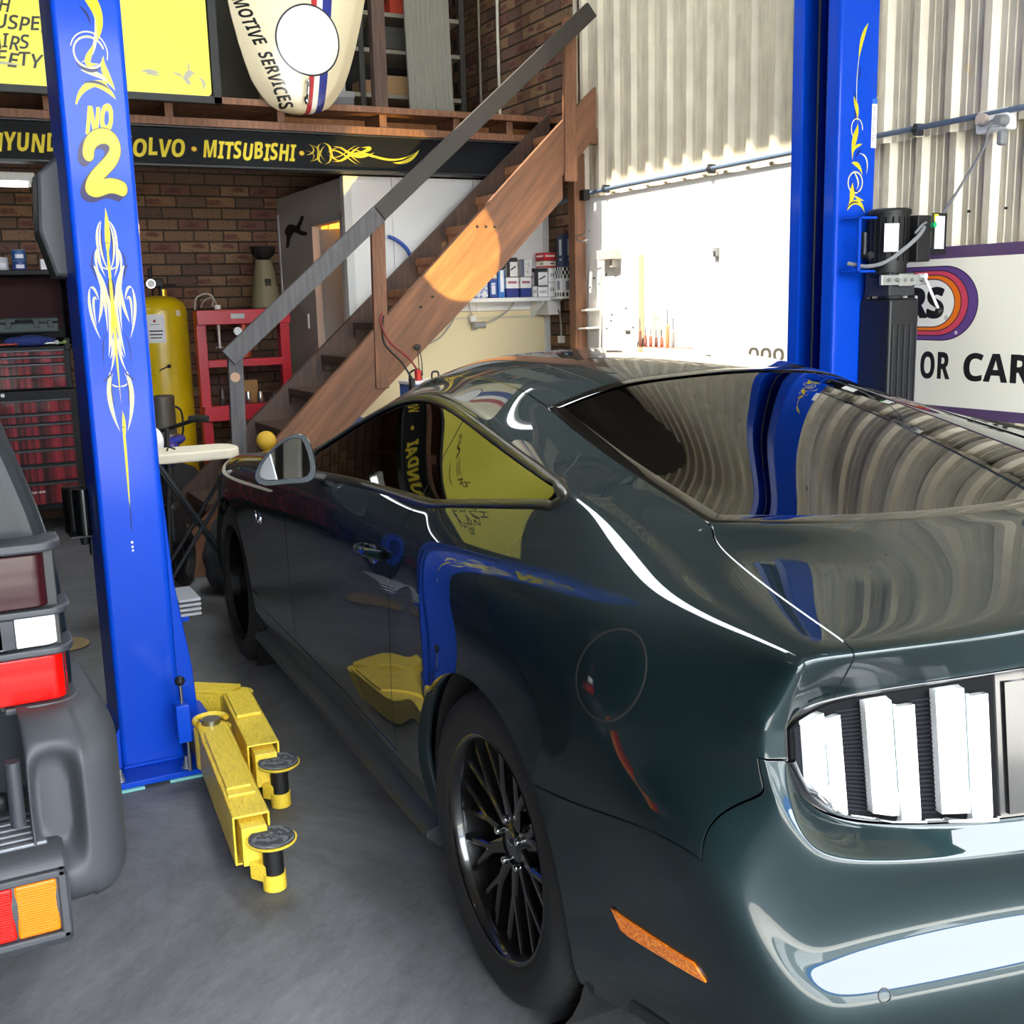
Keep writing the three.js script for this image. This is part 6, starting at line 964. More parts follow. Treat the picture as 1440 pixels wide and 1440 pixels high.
// ---------------------------------------------------------------- shelf of part boxes on the office front
{
  const o = { world: true }, sh = thing('wall_shelf', 'long white shelf on the office front carrying small part boxes', 'shelf', [3.6, 1.5, -7.14]);
  part('board', span(3.1, 1.52, -7.25, 4.08, 1.548, -7.02, 0.004), M.white, sh, o); for (const x of [3.2, 3.95]) part('bracket', extrude(shapeOf([[0, 0], [0, -0.12], [0.015, -0.12], [0.2, -0.012], [0.2, 0]]), 0.012, 0.002).rotateY(-Math.PI / 2).translate(x, 1.52, -7.25), M.white, sh, o); part('end_block', span(3.98, 1.42, -7.24, 4.08, 1.52, -7.05, 0.004), M.white, sh, o);
  const print = (base, f) => canvasTex(96, 128, (x, w, h) => { x.fillStyle = base; x.fillRect(0, 0, w, h); f(x, w, h); });
  const T = {
    pinkTag: print('#f1ece6', (x, w, h) => { for (let i = 0; i < 60; i++) { x.fillStyle = pick(['#c98f86', '#b7746c', '#d8b0a8']); x.fillRect(rr(0, w), rr(0, h), rr(3, 16), 2); } }),
    blueDots: print('#eef1f6', (x, w, h) => { for (let i = 0; i < 110; i++) { x.fillStyle = pick(['#5e7fc0', '#86a0d4', '#3f5fa8']); x.beginPath(); x.arc(rr(0, w), rr(h * 0.15, h), rr(1, 5), 0, 7); x.fill(); } }),
    blueBand: print('#f0efec', (x, w, h) => { x.fillStyle = '#24357e'; x.fillRect(0, h * 0.55, w, h * 0.45); x.fillStyle = '#b06a78'; x.fillRect(14, 24, w - 28, 16); }), blue: print('#31529f', (x, w, h) => { x.fillStyle = '#e8ecf4'; x.fillRect(w * 0.25, h * 0.2, w * 0.5, h * 0.62); x.fillStyle = '#6d86bd'; x.fillRect(w * 0.32, h * 0.3, w * 0.36, 5); }),
    blueWhite: print('#2f6fbd', (x, w, h) => { x.fillStyle = '#f2f4f6'; x.fillRect(w * 0.3, 0, w * 0.55, h * 0.8); }), darkTop: print('#e9e7e2', (x, w, h) => { x.fillStyle = '#26272c'; x.fillRect(0, 0, w * 0.3, h); x.fillRect(0, 0, w, h * 0.22); x.save(); x.translate(w * 0.6, h * 0.55); x.rotate(-0.5); x.fillStyle = '#3d3f48'; x.fillRect(-26, -5, 52, 10); x.restore(); }),
    oval: print('#f3f2ee', (x, w, h) => { for (const k of [0.25, 0.5, 0.75]) { x.fillStyle = '#8d9098'; x.beginPath(); x.ellipse(w * k, h * 0.5, 7, 20, 0, 0, 7); x.fill(); } }), red: print('#c8262c', (x, w, h) => { x.fillStyle = '#f2d8d0'; x.fillRect(10, 40, w - 20, 30); }), redStripe: print('#e9e0d0', (x, w, h) => { x.fillStyle = '#c23a34'; x.fillRect(0, h * 0.72, w, h * 0.28); x.fillStyle = '#6f6a52'; x.beginPath(); x.arc(w * 0.7, h * 0.4, 18, 0, 7); x.fill(); }), check: print('#f3f2ee', (x, w, h) => { x.fillStyle = '#17181b'; for (let j = 0; j < 8; j++) for (let i = 0; i < 6; i++) if ((i + j) % 2 && (j < 3 || j > 6)) x.fillRect(i * 16, j * 16, 16, 16); x.fillStyle = '#8d9098'; x.fillRect(30, 60, 36, 40); }),
    navy: print('#2a3a5e', (x, w, h) => { x.fillStyle = '#d9dfe8'; x.fillRect(w * 0.35, h * 0.15, w * 0.4, h * 0.5); x.fillStyle = '#e8ecf2'; x.fillRect(w * 0.4, h * 0.75, w * 0.3, 8); }), tall: print('#e9e3c8', (x, w, h) => { x.fillStyle = '#c8c49c'; x.fillRect(0, 0, w * 0.3, h); }), plain: print('#e8e7e2', () => {}), greyRed: print('#d9d8d4', (x, w, h) => { x.fillStyle = '#5a6478'; x.fillRect(0, 0, w * 0.3, h); for (let i = 0; i < 14; i++) { x.fillStyle = '#a8746a'; x.fillRect(rr(w * 0.4, w * 0.8), rr(h * 0.2, h * 0.8), rr(4, 20), 3); } }),
  };
  // px0, px1 (along the shelf, metres X), bottom y, top y, print, label
  const X0 = 3.2, L = [
    [3.255, 3.3, 0, 0.1, 'pinkTag', 'white box with pink print, first on the shelf beside the stair'], [3.31, 3.395, 0, 0.125, 'pinkTag', 'white box with red print next to the blue-dotted box'], [3.4, 3.5, 0, 0.155, 'blueDots', 'white box with blue bubble print on the shelf'], [3.405, 3.495, 0.157, 0.215, 'blueDots', 'pale blue box lying on the blue-bubble box'],
    [3.51, 3.575, 0, 0.13, 'blue', 'small blue box with a white panel on the shelf'], [3.512, 3.57, 0.132, 0.275, 'tall', 'tall cream box standing on the small blue box'], [3.58, 3.635, 0, 0.19, 'blueWhite', 'narrow blue and white box in the middle of the shelf'], [3.642, 3.745, 0, 0.14, 'blueBand', 'wide white box with a navy base, left one of the pair'], [3.65, 3.74, 0.142, 0.275, 'darkTop', 'black-topped box showing a spark plug, on the left navy-based box'], [3.752, 3.845, 0, 0.14, 'blueBand', 'wide white box with a navy base, right one of the pair'], [3.755, 3.85, 0.142, 0.262, 'greyRed', 'tilted grey box with red print on the right navy-based box'],
    [3.853, 3.89, 0, 0.075, 'oval', 'tiny white box with oval print right of the navy pair'], [3.895, 3.975, 0, 0.07, 'oval', 'white box with three ovals under the black-topped box'], [3.868, 3.98, 0.078, 0.2, 'darkTop', 'black-topped spark plug box stacked near the shelf right end'], [3.983, 4.06, 0, 0.1, 'oval', 'white oval-print box, lower of the right end stack'], [3.985, 4.06, 0.102, 0.2, 'oval', 'white oval-print box, upper of the right end stack'], [3.95, 4.05, 0.203, 0.25, 'redStripe', 'cream box with red stripe on the right end stack'], [3.95, 4.05, 0.252, 0.31, 'red', 'red box on top of the right end stack'],
  ];
  for (const [a, b, y0, y1, k, lab] of L) { const t = thing('part_box', lab, 'box', [(a + b) / 2, 1.549 + y0, -7.115], lab.startsWith('tilted') ? 0.06 : (a * 97 % 1 - 0.5) * 0.08, 'part boxes on the white shelf'); part('carton', box(b - a - 0.004, y1 - y0 - 0.002, 0.13, 0, (y1 - y0) / 2, 0, 0.0025), std(0xffffff, 0.55, 0, { map: T[k] }), t); part('flap', box(b - a - 0.012, 0.0012, 0.06, 0, y1 - y0 - 0.0008, 0.03, 0), std(0xe6e3dc, 0.6), t); }
  const ex = thing('part_box', 'black and white checked box at the far right of the shelf by the post', 'box', [4.04, 1.549, -6.92]); part('carton', box(0.1, 0.2, 0.1, 0, 0.1, 0, 0.003), std(0xffffff, 0.5, 0, { map: T.check }), ex); const nb = thing('part_box', 'navy box with white panel on the checked box by the post', 'box', [4.045, 1.752, -6.9]); part('carton', box(0.1, 0.22, 0.09, 0, 0.11, 0, 0.003), std(0xffffff, 0.5, 0, { map: T.navy }), nb); part('shelf_end', span(3.98, 1.53, -7.02, 4.095, 1.548, -6.86, 0.003), M.white, sh, o);
  const lead = (lab, pts, r, extra) => { const t = thing('extension_lead', lab, 'cable', pts[0]); part('cable', tube(pts, r, 70), std(0xb8b2a6, 0.5), t, o); if (extra) extra(t); return t; };
  lead('grey lead sagging from the shelf down the cream office wall', [[3.36, 1.515, -7.2], [3.33, 1.45, -7.22], [3.28, 1.36, -7.235], [3.2, 1.28, -7.24], [3.05, 1.22, -7.24], [2.92, 1.16, -7.23]], 0.006);
  lead('grey lead ending in a plug beneath the shelf', [[3.78, 1.515, -7.2], [3.74, 1.47, -7.2], [3.67, 1.42, -7.2], [3.58, 1.385, -7.19], [3.53, 1.37, -7.19]], 0.006, (t) => part('plug', [cyl(0.024, 0.02, 0.07, 3.5, 1.363, -7.19, 'x', 20), cyl(0.028, 0.028, 0.025, 3.455, 1.36, -7.19, 'x', 20)], std(0x9a9a98, 0.4), t, o)); lead('thin lead looping down to the white adaptor under the shelf', [[3.42, 1.515, -7.2], [3.44, 1.46, -7.22], [3.46, 1.43, -7.23]], 0.004, (t) => part('plug', span(3.43, 1.385, -7.25, 3.475, 1.43, -7.2, 0.004), M.white, t, o));
  lead('grey lead dropping from the shelf end along the brick', [[3.96, 1.515, -7.15], [4.03, 1.5, -7.1], [4.06, 1.45, -7.05], [4.05, 1.35, -7.0], [4.04, 1.27, -6.98]], 0.006, (t) => part('plug', span(4.02, 1.22, -7.0, 4.06, 1.27, -6.96, 0.004), M.white, t, o));
  const hose = thing('air_hose', 'short curved blue air hose against the white office panel', 'hose', [2.9, 1.8, -7.2]); part('tube', tube([[2.84, 1.975, -7.22], [2.9, 1.945, -7.2], [2.96, 1.89, -7.19], [2.99, 1.82, -7.18], [3.03, 1.76, -7.19]], 0.013, 40, 10), std(0x24489a, 0.4), hose, o);
  const sb = thing('cardboard_flap', 'brown board standing against the white office panel behind the stair', 'board', [2.66, 1.45, -7.22]); part('panel', span(2.6, 1.2, -7.23, 2.72, 1.47, -7.215, 0.003), std(0x6a4a34, 0.7), sb, o);
}
// battery and charger showing over the far side of the car
{
  const o = { world: true }, t = thing('battery', 'blue-topped battery with red and black jump leads behind the coupe', 'battery', [2.62, 0, -6.2]);
  part('case', span(2.5, 0.84, -6.28, 2.72, 1.05, -6.1, 0.008), std(0x2d66b4, 0.4), t, o); part('lid', span(2.495, 1.05, -6.285, 2.725, 1.07, -6.095, 0.005), std(0xe6e8ea, 0.4), t, o); part('carry_handle', tube([[2.53, 1.07, -6.19], [2.54, 1.12, -6.19], [2.6, 1.13, -6.19], [2.61, 1.07, -6.19]], 0.006, 20), M.black, t, o); part('carry_handle', tube([[2.66, 1.07, -6.15], [2.665, 1.115, -6.15], [2.7, 1.115, -6.15], [2.705, 1.07, -6.15]], 0.006, 20), M.black, t, o);
  part('clamp', [box(0.03, 0.07, 0.04, 2.57, 1.1, -6.15, 0.006)], std(0xc8312a, 0.4), t, o); part('clamp', [box(0.03, 0.08, 0.04, 2.51, 1.05, -6.1, 0.006)], M.black, t, o);
  part('red_lead', tube([[2.57, 1.13, -6.15], [2.54, 1.2, -6.2], [2.46, 1.3, -6.3], [2.42, 1.42, -6.33], [2.46, 1.48, -6.38], [2.5, 1.46, -6.44]], 0.006, 50), std(0x8a2a2a, 0.5), t, o); part('black_lead', tube([[2.51, 1.09, -6.1], [2.49, 1.18, -6.2], [2.43, 1.3, -6.32], [2.45, 1.45, -6.36], [2.5, 1.48, -6.44]], 0.006, 50), M.black, t, o); part('spool', cyl(0.02, 0.02, 0.02, 2.65, 1.26, -6.33, 'z', 18), M.black, t, o); part('wire', [tube([[2.65, 1.26, -6.33], [2.62, 1.2, -6.25], [2.58, 1.12, -6.15]], 0.003, 20), tube([[2.66, 1.26, -6.33], [2.64, 1.18, -6.25], [2.6, 1.1, -6.15]], 0.003, 20)], M.black, t, o);
  part('stand', span(2.46, 0, -6.3, 2.76, 0.84, -6.06, 0.01), M.darkGrey, t, o);
  const bl = thing('plastic_crate', 'bright blue crate glimpsed under the stair beside the coupe', 'crate', [2.25, 0.5, -6.75]); part('tub', [span(2.1, 0.55, -6.95, 2.42, 0.79, -6.55, 0.01)], std(0x2a62c8, 0.4), bl, o); part('rim', span(2.08, 0.79, -6.97, 2.44, 0.81, -6.53, 0.006), std(0x3a78dc, 0.4), bl, o); part('legs', span(2.12, 0, -6.93, 2.4, 0.55, -6.57, 0.004), M.darkGrey, bl, o);
}
// ---------------------------------------------------------------- against the back brick wall
{
  const o = { world: true }, redTex = canvasTex(256, 128, (x, w, h) => { x.fillStyle = '#7c1a26'; x.fillRect(0, 0, w, h); for (let i = 0; i < 160; i++) { x.fillStyle = pick(['rgba(40,8,14,.35)', 'rgba(178,50,62,.3)', 'rgba(20,6,10,.3)']); x.fillRect(rr(0, w), 0, rr(1, 5), h); } });
  const red = phys(0xffffff, 0.5, 0, { map: redTex, clearcoat: 0.08, specularIntensity: 0.5 }), blk = phys(0x121316, 0.5, 0, { specularIntensity: 0.5 });
  const c = thing('tool_chest', 'tall black tool chest with many worn dark red drawers at the left', 'tool chest', [0.35, 0, -8.5]);
  part('cabinet', [span(-0.45, 0.15, -8.82, 0.9, 1.0, -8.36, 0.008), span(-0.45, 1.0, -8.82, 0.88, 1.3, -8.37, 0.008), span(-0.45, 1.3, -8.82, -0.41, 1.34, -8.37, 0.004), span(0.845, 1.27, -8.82, 0.885, 1.35, -8.36, 0.004)], blk, c, o);
  part('hutch', [span(-0.45, 1.3, -8.86, 0.95, 1.78, -8.83, 0.004), span(0.91, 1.3, -8.86, 0.95, 1.8, -8.4, 0.004), span(-0.45, 1.78, -8.86, 0.97, 1.815, -8.36, 0.006)], blk, c, o); part('hutch_panel', span(-0.42, 1.42, -8.835, 0.9, 1.77, -8.82, 0.003), std(0x3a0c12, 0.75), c, o);
  for (const [y0, y1] of [[1.235, 1.272], [1.185, 1.225], [1.105, 1.175], [1.015, 1.095], [0.845, 0.93], [0.775, 0.83], [0.685, 0.76], [0.595, 0.67], [0.49, 0.58], [0.365, 0.465], [0.2, 0.345]]) {
    const wd = y0 > 1 ? 0.835 : 0.85, d = part('drawer', span(-0.4, y0, -8.365, wd, y1, -8.35, 0.003), red, c, o); part('drawer_pull', span(-0.4, y1 - 0.008, -8.352, wd, y1 + 0.004, -8.338, 0.002), std(0x3b3c40, 0.35, 0.5), d, o);
  }
  part('lock', cyl(0.013, 0.013, 0.012, 0.42, 0.975, -8.355, 'z', 20), M.galv, c, o);
  part('maker_mark', new THREE.PlaneGeometry(0.15, 0.032).translate(0.56, 0.29, -8.3492), std(0xffffff, 0.4, 0, { transparent: true, map: canvasTex(256, 56, (x) => { lettering(x, 'Snap-on', 8, 240, 42, 32, '#e8e2e0', { slant: 0.25 }); }) }), c, { ...o, label: 'white maker name' });
  for (const x of [-0.35, 0.8]) part('castor', [cyl(0.06, 0.06, 0.04, x, 0.06, -8.45, 'x', 20), span(x - 0.03, 0.1, -8.5, x + 0.03, 0.15, -8.4, 0.003)], M.rubber, c, o);
  part('sticker', span(0.952, 1.5, -8.42, 0.955, 1.72, -8.38, 0), std(0xc8b0b0, 0.5), c, o);
  const tin = (lab, x, y, z, r, h, col, lid) => { const t = thing('tin', lab, 'can', [x, y, z], 0, 'tins on the chest hutch'); part('body', lathe([[0, 0], [r, 0], [r + 0.003, 0.004], [r, 0.008], [r, h - 0.008], [r + 0.003, h - 0.004], [r, h], [0, h]], 28), std(col, 0.35), t); part('lid', cyl(r * 0.92, r * 0.92, 0.006, 0, h + 0.002, 0), std(lid, 0.4), t); part('paper_label', new THREE.CylinderGeometry(r + 0.0008, r + 0.0008, h * 0.4, 20, 1, true, -0.6, 1.2).translate(0, h * 0.4, 0), std(0xdfe3ea, 0.5), t); };
  tin('blue tin at the bottom of the stack on the chest hutch', 0.62, 1.816, -8.45, 0.045, 0.06, 0x2c4a8c, 0x7f8fb4); tin('blue tin on top of the other blue tin on the hutch', 0.62, 1.882, -8.45, 0.045, 0.065, 0x35609c, 0x88a0c0); tin('pale tin at the left of the blue tins', 0.51, 1.816, -8.45, 0.04, 0.08, 0xb8bcc4, 0xd0d4da);
  single('spark_plug_box', 'flat white box on the chest hutch beside the tins', 'box', box(0.085, 0.07, 0.08, 0.79, 1.852, -8.44, 0.003), std(0xe2e2e2, 0.5));
  const tc = thing('tool_case', 'long dark green plastic tool case resting on the tool chest', 'tool case', [0.62, 1.375, -8.5], 0.06); part('shell', box(0.42, 0.07, 0.16, 0, 0.05, 0, 0.015, 2), std(0x3d4c4a, 0.55), tc); part('lid', box(0.42, 0.04, 0.16, 0, 0.1, 0, 0.015, 2), std(0x35423f, 0.55), tc); for (const x of [-0.12, 0.06, 0.15]) part('latch', box(0.035, 0.05, 0.012, x, 0.075, 0.083, 0.004), std(0x2a3432, 0.5), tc); part('handle', tube([[-0.07, 0.1, 0.085], [-0.06, 0.1, 0.11], [0.02, 0.1, 0.11], [0.03, 0.1, 0.085]], 0.008, 20), M.black, tc);
  const rag = new THREE.SphereGeometry(0.1, 24, 14); { const p = rag.attributes.position; for (let i = 0; i < p.count; i++) { const k = 1 + 0.3 * fbm(p.getX(i) * 14, p.getY(i) * 14, 3, p.getZ(i) * 14); p.setXYZ(i, p.getX(i) * k * 1.6, p.getY(i) * k * 0.4, p.getZ(i) * k * 0.8); } rag.computeVertexNormals(); } single('rag', 'crumpled blue rag lying on the tool chest top', 'rag', rag.translate(0.63, 1.335, -8.42), std(0x2c3c80, 0.9));
  [['steel spanner with white grip lying on the chest', 0.7, -8.39, 0xe6e8ea, 0.2], ['green-tipped screwdriver at the right of the chest top', 0.81, -8.38, 0x88a860, 0.08], ['red pliers at the left of the chest top', 0.47, -8.39, 0xa8342c, 0.14]].forEach(([lab, x, z, col, l]) => single('tool', lab, 'hand tool', [bar([x - l / 2, 1.315, z], [x + l / 2, 1.32, z + 0.02], 0.016, 0.014, 0.004), sph(0.016, x + l / 2, 1.322, z + 0.02)], std(col, 0.4)));
  // yellow gas cylinder tank
  const yt = thing('air_tank', 'big yellow upright air receiver with gauge on top by the brick wall', 'air tank', [1.51, 0, -8.42]), ym = phys(0xd8b80e, 0.35, 0, { clearcoat: 0.4, clearcoatRoughness: 0.2 });
  part('vessel', lathe([[0, 0.1], [0.12, 0.12], [0.19, 0.18], [0.2, 0.25], [0.2, 1.5], [0.185, 1.57], [0.12, 1.615], [0, 1.63]], 48), ym, yt); part('foot_ring', cyl(0.16, 0.17, 0.14, 0, 0.07, 0, 'y', 32), M.darkGrey, yt);
  part('valve', [cyl(0.022, 0.022, 0.07, 0.03, 1.66, 0.02), box(0.09, 0.06, 0.06, 0.0, 1.72, 0.02, 0.01), cyl(0.014, 0.014, 0.08, -0.04, 1.78, 0.02), cyl(0.01, 0.01, 0.12, 0.07, 1.7, 0.03, 'x')], M.black, yt); part('gauge', [cyl(0.032, 0.032, 0.025, -0.05, 1.71, 0.07, 'z', 24)], M.chrome, yt); part('gauge_face', cyl(0.027, 0.027, 0.004, -0.05, 1.71, 0.084, 'z', 24), M.white, yt); part('brass_nut', cyl(0.028, 0.028, 0.05, 0.04, 1.645, 0.02, 'y', 6), std(0xe8c83a, 0.3, 0.6), yt);
  const noteTex = canvasTex(128, 192, (x, w, h) => { x.fillStyle = '#e9e9e6'; x.fillRect(0, 0, w, h); x.fillStyle = '#a8322c'; x.beginPath(); x.arc(w * 0.45, 45, 10, 0, 7); x.fill(); x.fillStyle = '#333'; x.fillRect(16, 108, 96, 9); x.fillRect(16, 132, 92, 8); x.fillRect(20, 154, 80, 7); x.fillStyle = '#888'; x.fillRect(24, 66, 70, 4); });
  part('notice', new THREE.CylinderGeometry(0.2015, 0.2015, 0.2, 16, 1, true, -0.62, 0.62).translate(0, 1.395, 0), std(0xffffff, 0.6, 0, { map: noteTex, side: THREE.DoubleSide }), yt, { label: 'white printed notice' }); part('sticker', new THREE.CylinderGeometry(0.2012, 0.2012, 0.04, 8, 1, true, 0.45, 0.2).translate(0, 1.5, 0), std(0xd8ccb8, 0.6), yt); part('drain_lever', [bar([-0.06, 1.1, 0.2], [-0.005, 1.13, 0.24], 0.008, 0.008), sph(0.014, 0, 1.13, 0.245)], M.black, yt);
  const jt = thing('metal_canister', 'rusty grey metal drum beside the yellow tank', 'drum', [1.43, 0.4, -8.12]); part('body', lathe([[0, 0], [0.085, 0], [0.088, 0.01], [0.085, 0.03], [0.085, 0.5], [0.088, 0.52], [0.08, 0.53], [0.078, 0.52], [0.078, 0.3], [0, 0.3]], 32, 0, 0, 0), std(0x6a655c, 0.5, 0.5), jt); part('handle', tube([[0.085, 0.45, 0.02], [0.12, 0.42, 0.02], [0.12, 0.25, 0.02], [0.085, 0.2, 0.02]], 0.008, 24), M.darkSteel, jt); part('stand', cyl(0.1, 0.1, 0.4, 0, -0.2, 0), M.darkGrey, jt);
  // red hydraulic press frame used as a rack
  const pr = thing('shop_press', 'red steel workshop press frame with shelves by the stair foot', 'workshop press', [2.06, 0, -8.2]), rd = phys(0xc41f34, 0.4, 0, { clearcoat: 0.4, clearcoatRoughness: 0.2 });
  for (const x of [1.75, 2.36]) part('upright', span(x - 0.035, 0, -8.24, x + 0.035, 1.42, -8.16, 0.004), rd, pr, o);
  part('head_beam', span(1.72, 1.41, -8.27, 2.4, 1.515, -8.13, 0.006), rd, pr, o); part('cross_beam', span(1.78, 1.105, -8.25, 2.33, 1.16, -8.15, 0.004), rd, pr, o); part('bed', span(1.72, 0.72, -8.27, 2.4, 0.83, -8.1, 0.005), rd, pr, o); part('foot', span(1.7, 0, -8.5, 1.8, 0.06, -7.9, 0.004), rd, pr, o); part('foot', span(2.31, 0, -8.5, 2.41, 0.06, -7.9, 0.004), rd, pr, o);
  part('maker_plate', span(1.96, 1.45, -8.13, 2.06, 1.485, -8.127, 0), std(0xbfc8c4, 0.4), pr, o); part('ram', [cyl(0.035, 0.035, 0.22, 2.06, 1.3, -8.2), cyl(0.05, 0.05, 0.06, 2.06, 1.2, -8.2)], std(0xa8482c, 0.4, 0.3), pr, o); part('jack_handle', [cyl(0.012, 0.012, 0.16, 1.86, 1.33, -8.1), cyl(0.03, 0.03, 0.008, 1.86, 1.25, -8.1)], M.galv, pr, o); part('gauge', cyl(0.03, 0.03, 0.02, 2.0, 1.36, -8.12, 'z', 20), M.galv, pr, o);
  [['dark cast bearing block at the left of the press bed', 1.86, 0.12, 0x3a3430], ['tan carton standing in the middle of the press bed', 2.07, 0.17, 0xa07c4a], ['small chrome socket left of the carton front', 1.96, 0.07, 0xb0b2b4], ['tall chrome socket in front of the carton', 2.05, 0.09, 0xc8cacc], ['wide chrome socket right of the tall one', 2.14, 0.085, 0xb8babc], ['black socket at the right of the press bed', 2.24, 0.08, 0x2a2a2c]].forEach(([lab, x, h, col], i) => { const t = thing(i < 2 ? 'press_part' : 'socket', lab, i < 2 ? 'part' : 'socket', [x, 0.831, i === 1 ? -8.22 : -8.14], 0, i < 2 ? undefined : 'sockets on the press bed'); part('body', i === 1 ? box(0.14, h, 0.06, 0, h / 2, 0, 0.004) : lathe([[0, 0], [0.025, 0], [0.025, h * 0.5], [0.02, h * 0.55], [0.02, h], [0.012, h], [0.012, h * 0.6], [0, h * 0.6]], 20), std(col, 0.3, i > 1 && i < 5 ? 1 : 0), t); });
  const jug = thing('drain_stand', 'beige plastic oil stand with black funnel on top of the press', 'oil drainer', [2.3, 1.515, -8.4]); part('body', lathe([[0, 0], [0.105, 0], [0.11, 0.015], [0.1, 0.1], [0.075, 0.28], [0.06, 0.35], [0.055, 0.36], [0, 0.36]], 36), std(0x8a8464, 0.55), jug); part('funnel', lathe([[0.03, 0.34], [0.05, 0.37], [0.085, 0.4], [0.092, 0.45], [0.098, 0.455], [0.088, 0.455], [0.06, 0.4]], 32), M.black, jug); part('grip_opening', box(0.05, 0.1, 0.02, -0.0, 0.17, 0.08, 0.012, 2), std(0x3c382c, 0.8), jug); part('shelf', box(0.3, 0.012, 0.34, 0, -0.006, 0.05, 0.002), rd, jug);
  const gw = thing('wire_bundle', 'tangle of pale wire and white cap on the press head beam', 'wire', [1.8, 1.52, -8.2]); part('loop', tube([[-0.08, 0, 0.02], [-0.06, 0.08, 0], [0.0, 0.11, 0.02], [0.05, 0.09, 0.03], [0.05, 0.02, 0]], 0.006, 30), std(0xb8b2a4, 0.5), gw); part('loop', tube([[-0.04, 0.02, 0.03], [0.0, 0.07, 0.02], [0.06, 0.08, 0.0], [0.08, 0.02, 0.02]], 0.005, 30), std(0xa8a294, 0.5), gw); part('cap', cyl(0.022, 0.022, 0.03, 0.08, 0.015, 0.03), M.white, gw);
  // trestle board (ironing-board shaped) and the small blue bike behind it
  const ib = thing('folding_table', 'narrow white-topped folding board on crossed steel legs behind the lift', 'table', [1.05, 0, -5.6]);
  part('top', extrude((() => { const s = new THREE.Shape(); s.moveTo(-0.35, -0.14); s.lineTo(0.2, -0.14); s.quadraticCurveTo(0.285, -0.12, 0.285, 0); s.quadraticCurveTo(0.285, 0.12, 0.2, 0.14); s.lineTo(-0.35, 0.14); s.closePath(); return s; })(), 0.05, 0.012, 3).rotateX(-Math.PI / 2).translate(0, 0.79, 0), std(0xe6dcc6, 0.7), ib);
  for (const [a, b] of [[-0.12, 0.32], [0.3, -0.24]]) for (const z of [-0.09, 0.09]) part('leg', bar([a, 0.79, z], [b, 0.02, z], 0.02, 0.02, 0.006), M.darkSteel, ib); part('clip', tube([[-0.07, 0.842, 0.05], [-0.06, 0.86, 0.05], [-0.03, 0.85, 0.06]], 0.004, 14), M.black, ib);
  const bk = thing('mini_bike', 'small blue off-road bike with white number plate behind the folding board', 'motorbike', [1.04, 0, -6.03], 1.1), bm = phys(0x1c2f8c, 0.3, 0, { clearcoat: 0.7 });
  part('tank', sph(0.13, 0.06, 0.76, 0, 1.2, 0.6, 0.6), bm, bk); part('mudguard', [sph(0.12, 0.2, 0.82, 0, 1.3, 0.25, 0.5)], bm, bk); part('number_plate', sph(0.075, -0.2, 0.86, 0.02, 0.25, 1.05, 0.75), M.whiteGloss, bk); part('handlebar', [tube([[-0.14, 0.97, 0.25], [-0.08, 0.93, 0.12], [-0.04, 0.9, 0], [-0.04, 0.92, -0.13], [-0.08, 0.95, -0.26]], 0.011, 40), cyl(0.018, 0.018, 0.1, -0.12, 0.965, 0.24, 'z')], M.black, bk); for (const x of [-0.22, 0.23]) { part('tyre', new THREE.TorusGeometry(0.13, 0.035, 12, 36).translate(x, 0.166, 0), M.rubber, bk); part('rim', new THREE.TorusGeometry(0.1, 0.01, 8, 36).translate(x, 0.166, 0), M.darkSteel, bk); } part('engine', [box(0.2, 0.22, 0.14, 0.02, 0.4, 0, 0.03, 2), cyl(0.05, 0.05, 0.24, 0.02, 0.58, 0)], M.darkSteel, bk); part('fork', [bar([-0.22, 0.166, 0.06], [-0.08, 0.92, 0.06], 0.025, 0.025, 0.01), bar([-0.22, 0.166, -0.06], [-0.08, 0.92, -0.06], 0.025, 0.025, 0.01)], M.black, bk);
  const bag = (lab, x, z, s, sy, col) => { const g = new THREE.SphereGeometry(0.3, 30, 20); const p = g.attributes.position; for (let i = 0; i < p.count; i++) { const k = 1 + 0.35 * fbm(p.getX(i) * 4 + x * 9, p.getY(i) * 4, 4, p.getZ(i) * 4); let y = p.getY(i) * k * sy + 0.2 * sy; p.setXYZ(i, p.getX(i) * k * s, Math.max(0, y), p.getZ(i) * k * s); } g.computeVertexNormals(); single('dust_sheet', lab, 'sheet', g.translate(x, 0, z), std(col, 0.85)); };
  bag('crumpled dark grey dust sheet on the floor below the folding board', 1.42, -5.98, 0.7, 0.9, 0x36373a); bag('black rubbish bag on the floor behind the lift post', 1.35, -7.45, 0.75, 1.1, 0x1a1b1d);
  single('orange_rag', 'orange rag dropped on the floor near the front wheel', 'rag', sph(0.07, 1.5, 0.03, -5.62, 1.5, 0.45, 0.9), std(0xa05a34, 0.9)); const dl = thing('floor_lid', 'round tan lid lying flat on the floor left of the near post', 'lid', [0.42, 0, -5.35]); part('disc', lathe([[0, 0], [0.1, 0], [0.104, 0.006], [0.1, 0.012], [0.09, 0.008], [0, 0.008]], 32), std(0x8a7450, 0.7), dl);
  single('yellow_ball', 'small yellow ball sitting on the stair beside the mirror', 'ball', [sph(0.055, 1.62, 0.79, -6.1), cyl(0.02, 0.03, 0.735, 1.62, 0.37, -6.1)], std(0xc8a02c, 0.6));
}
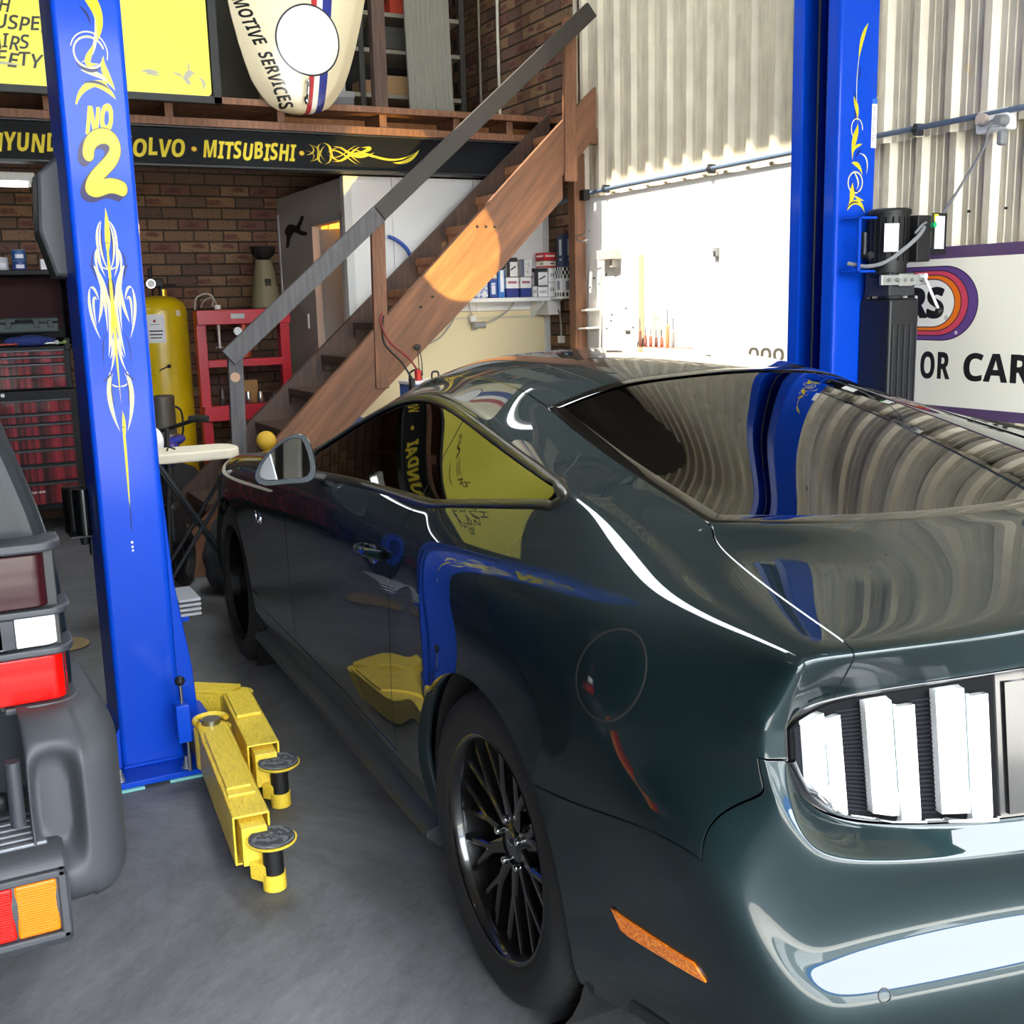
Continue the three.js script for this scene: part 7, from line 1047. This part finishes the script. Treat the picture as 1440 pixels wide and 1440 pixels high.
// ---------------------------------------------------------------- fluorescent battens
function batten(lab, x, y, z, along, L, lit, under) {
  const t = thing('fluorescent_light', lab, 'light', [x, y, z], along === 'z' ? Math.PI / 2 : 0);
  part('batten', box(L, 0.05, 0.09, 0, 0.055, 0, 0.006), M.white, t); part('tube_lamp', cyl(0.017, 0.017, L - 0.08, 0, 0.012, 0, 'x', 16), std(0xffffff, 0.5, 0, { emissive: 0xf4f8ff, emissiveIntensity: 4 }), t); for (const s of [-1, 1]) part('lamp_holder', box(0.02, 0.05, 0.04, s * (L / 2 - 0.03), 0.02, 0, 0.004), M.white, t);
  const l = new THREE.RectAreaLight(0xf2f6ff, lit, L - 0.1, 0.05); l.position.set(x, y - 0.012, z); l.lookAt(x, y - 1, z); if (along === 'z') l.rotateZ(Math.PI / 2); scene.add(l);
  if (!under) part('suspension', [cyl(0.004, 0.004, YC - y - 0.08, -L * 0.35, (YC - y + 0.08) / 2, 0, 'y', 6), cyl(0.004, 0.004, YC - y - 0.08, L * 0.35, (YC - y + 0.08) / 2, 0, 'y', 6)], M.steel, t, { kind: 'stuff' });
}
batten('lit fluorescent tube under the mezzanine at the left edge', 0.08, 2.285, -7.6, 'x', 1.22, 9, true);
batten('fluorescent batten hung from the roof above the coupe', 1.9, 4.5, -3.4, 'z', 1.22, 14); batten('fluorescent batten hung from the roof near the open door', 1.9, 4.5, -0.2, 'z', 1.22, 14); batten('fluorescent batten hung from the roof over the left bay', -2.2, 4.5, -2.6, 'z', 1.22, 14);
batten('added fluorescent batten out of view over the mezzanine store', 2.3, 4.85, -7.9, 'x', 1.5, 45, false);  // added lamp out of view, brightens the upper brick and the store
// added lamp hidden beyond the coupe, standing in for reflected sun on the stringer
{
  const t = thing('added_spot_lamp', 'added warm spot lamp on a stand, unseen between the coupe and the bright wall', 'lamp', [3.3, 0, -4.75]), o = { world: true }, from = V(3.3, 0.86, -4.75), to = V(2.975, 1.83, -6.37), d = to.clone().sub(from).normalize(), at = (k) => from.clone().addScaledVector(d, k);
  part('pole', cyl(0.012, 0.012, 0.8, 3.3, 0.42, -4.75), M.darkSteel, t, o); part('foot', [0, 2.1, 4.2].map((a) => bar([3.3, 0.1, -4.75], [3.3 + 0.16 * Math.cos(a), 0.01, -4.75 + 0.16 * Math.sin(a)], 0.014, 0.014)), M.darkSteel, t, { ...o, kind: 'stuff' });
  part('lamp_head', bar(at(-0.09), at(0.0), 0.13, 0.1, 0.008), M.black, t, o); part('lamp_glass', bar(at(0.001), at(0.006), 0.11, 0.08, 0.001), std(0xfff0d0, 0.4, 0, { emissive: 0xffb050, emissiveIntensity: 3 }), t, o);
  const l = new THREE.SpotLight(0xffffff, 30, 8, 0.155, 0.1, 2); l.color.setRGB(1, 0.7, 0.16); l.position.copy(at(0.02)); l.target.position.copy(to); l.shadow.radius = 0.5; scene.add(l, l.target);
}
// ---------------------------------------------------------------- hand over
scene.traverse((o) => { if (o.isMesh) { o.castShadow = true; o.receiveShadow = true; } if (o.isLight && o.shadow) o.castShadow = true; });
renderer.render(scene, camera);
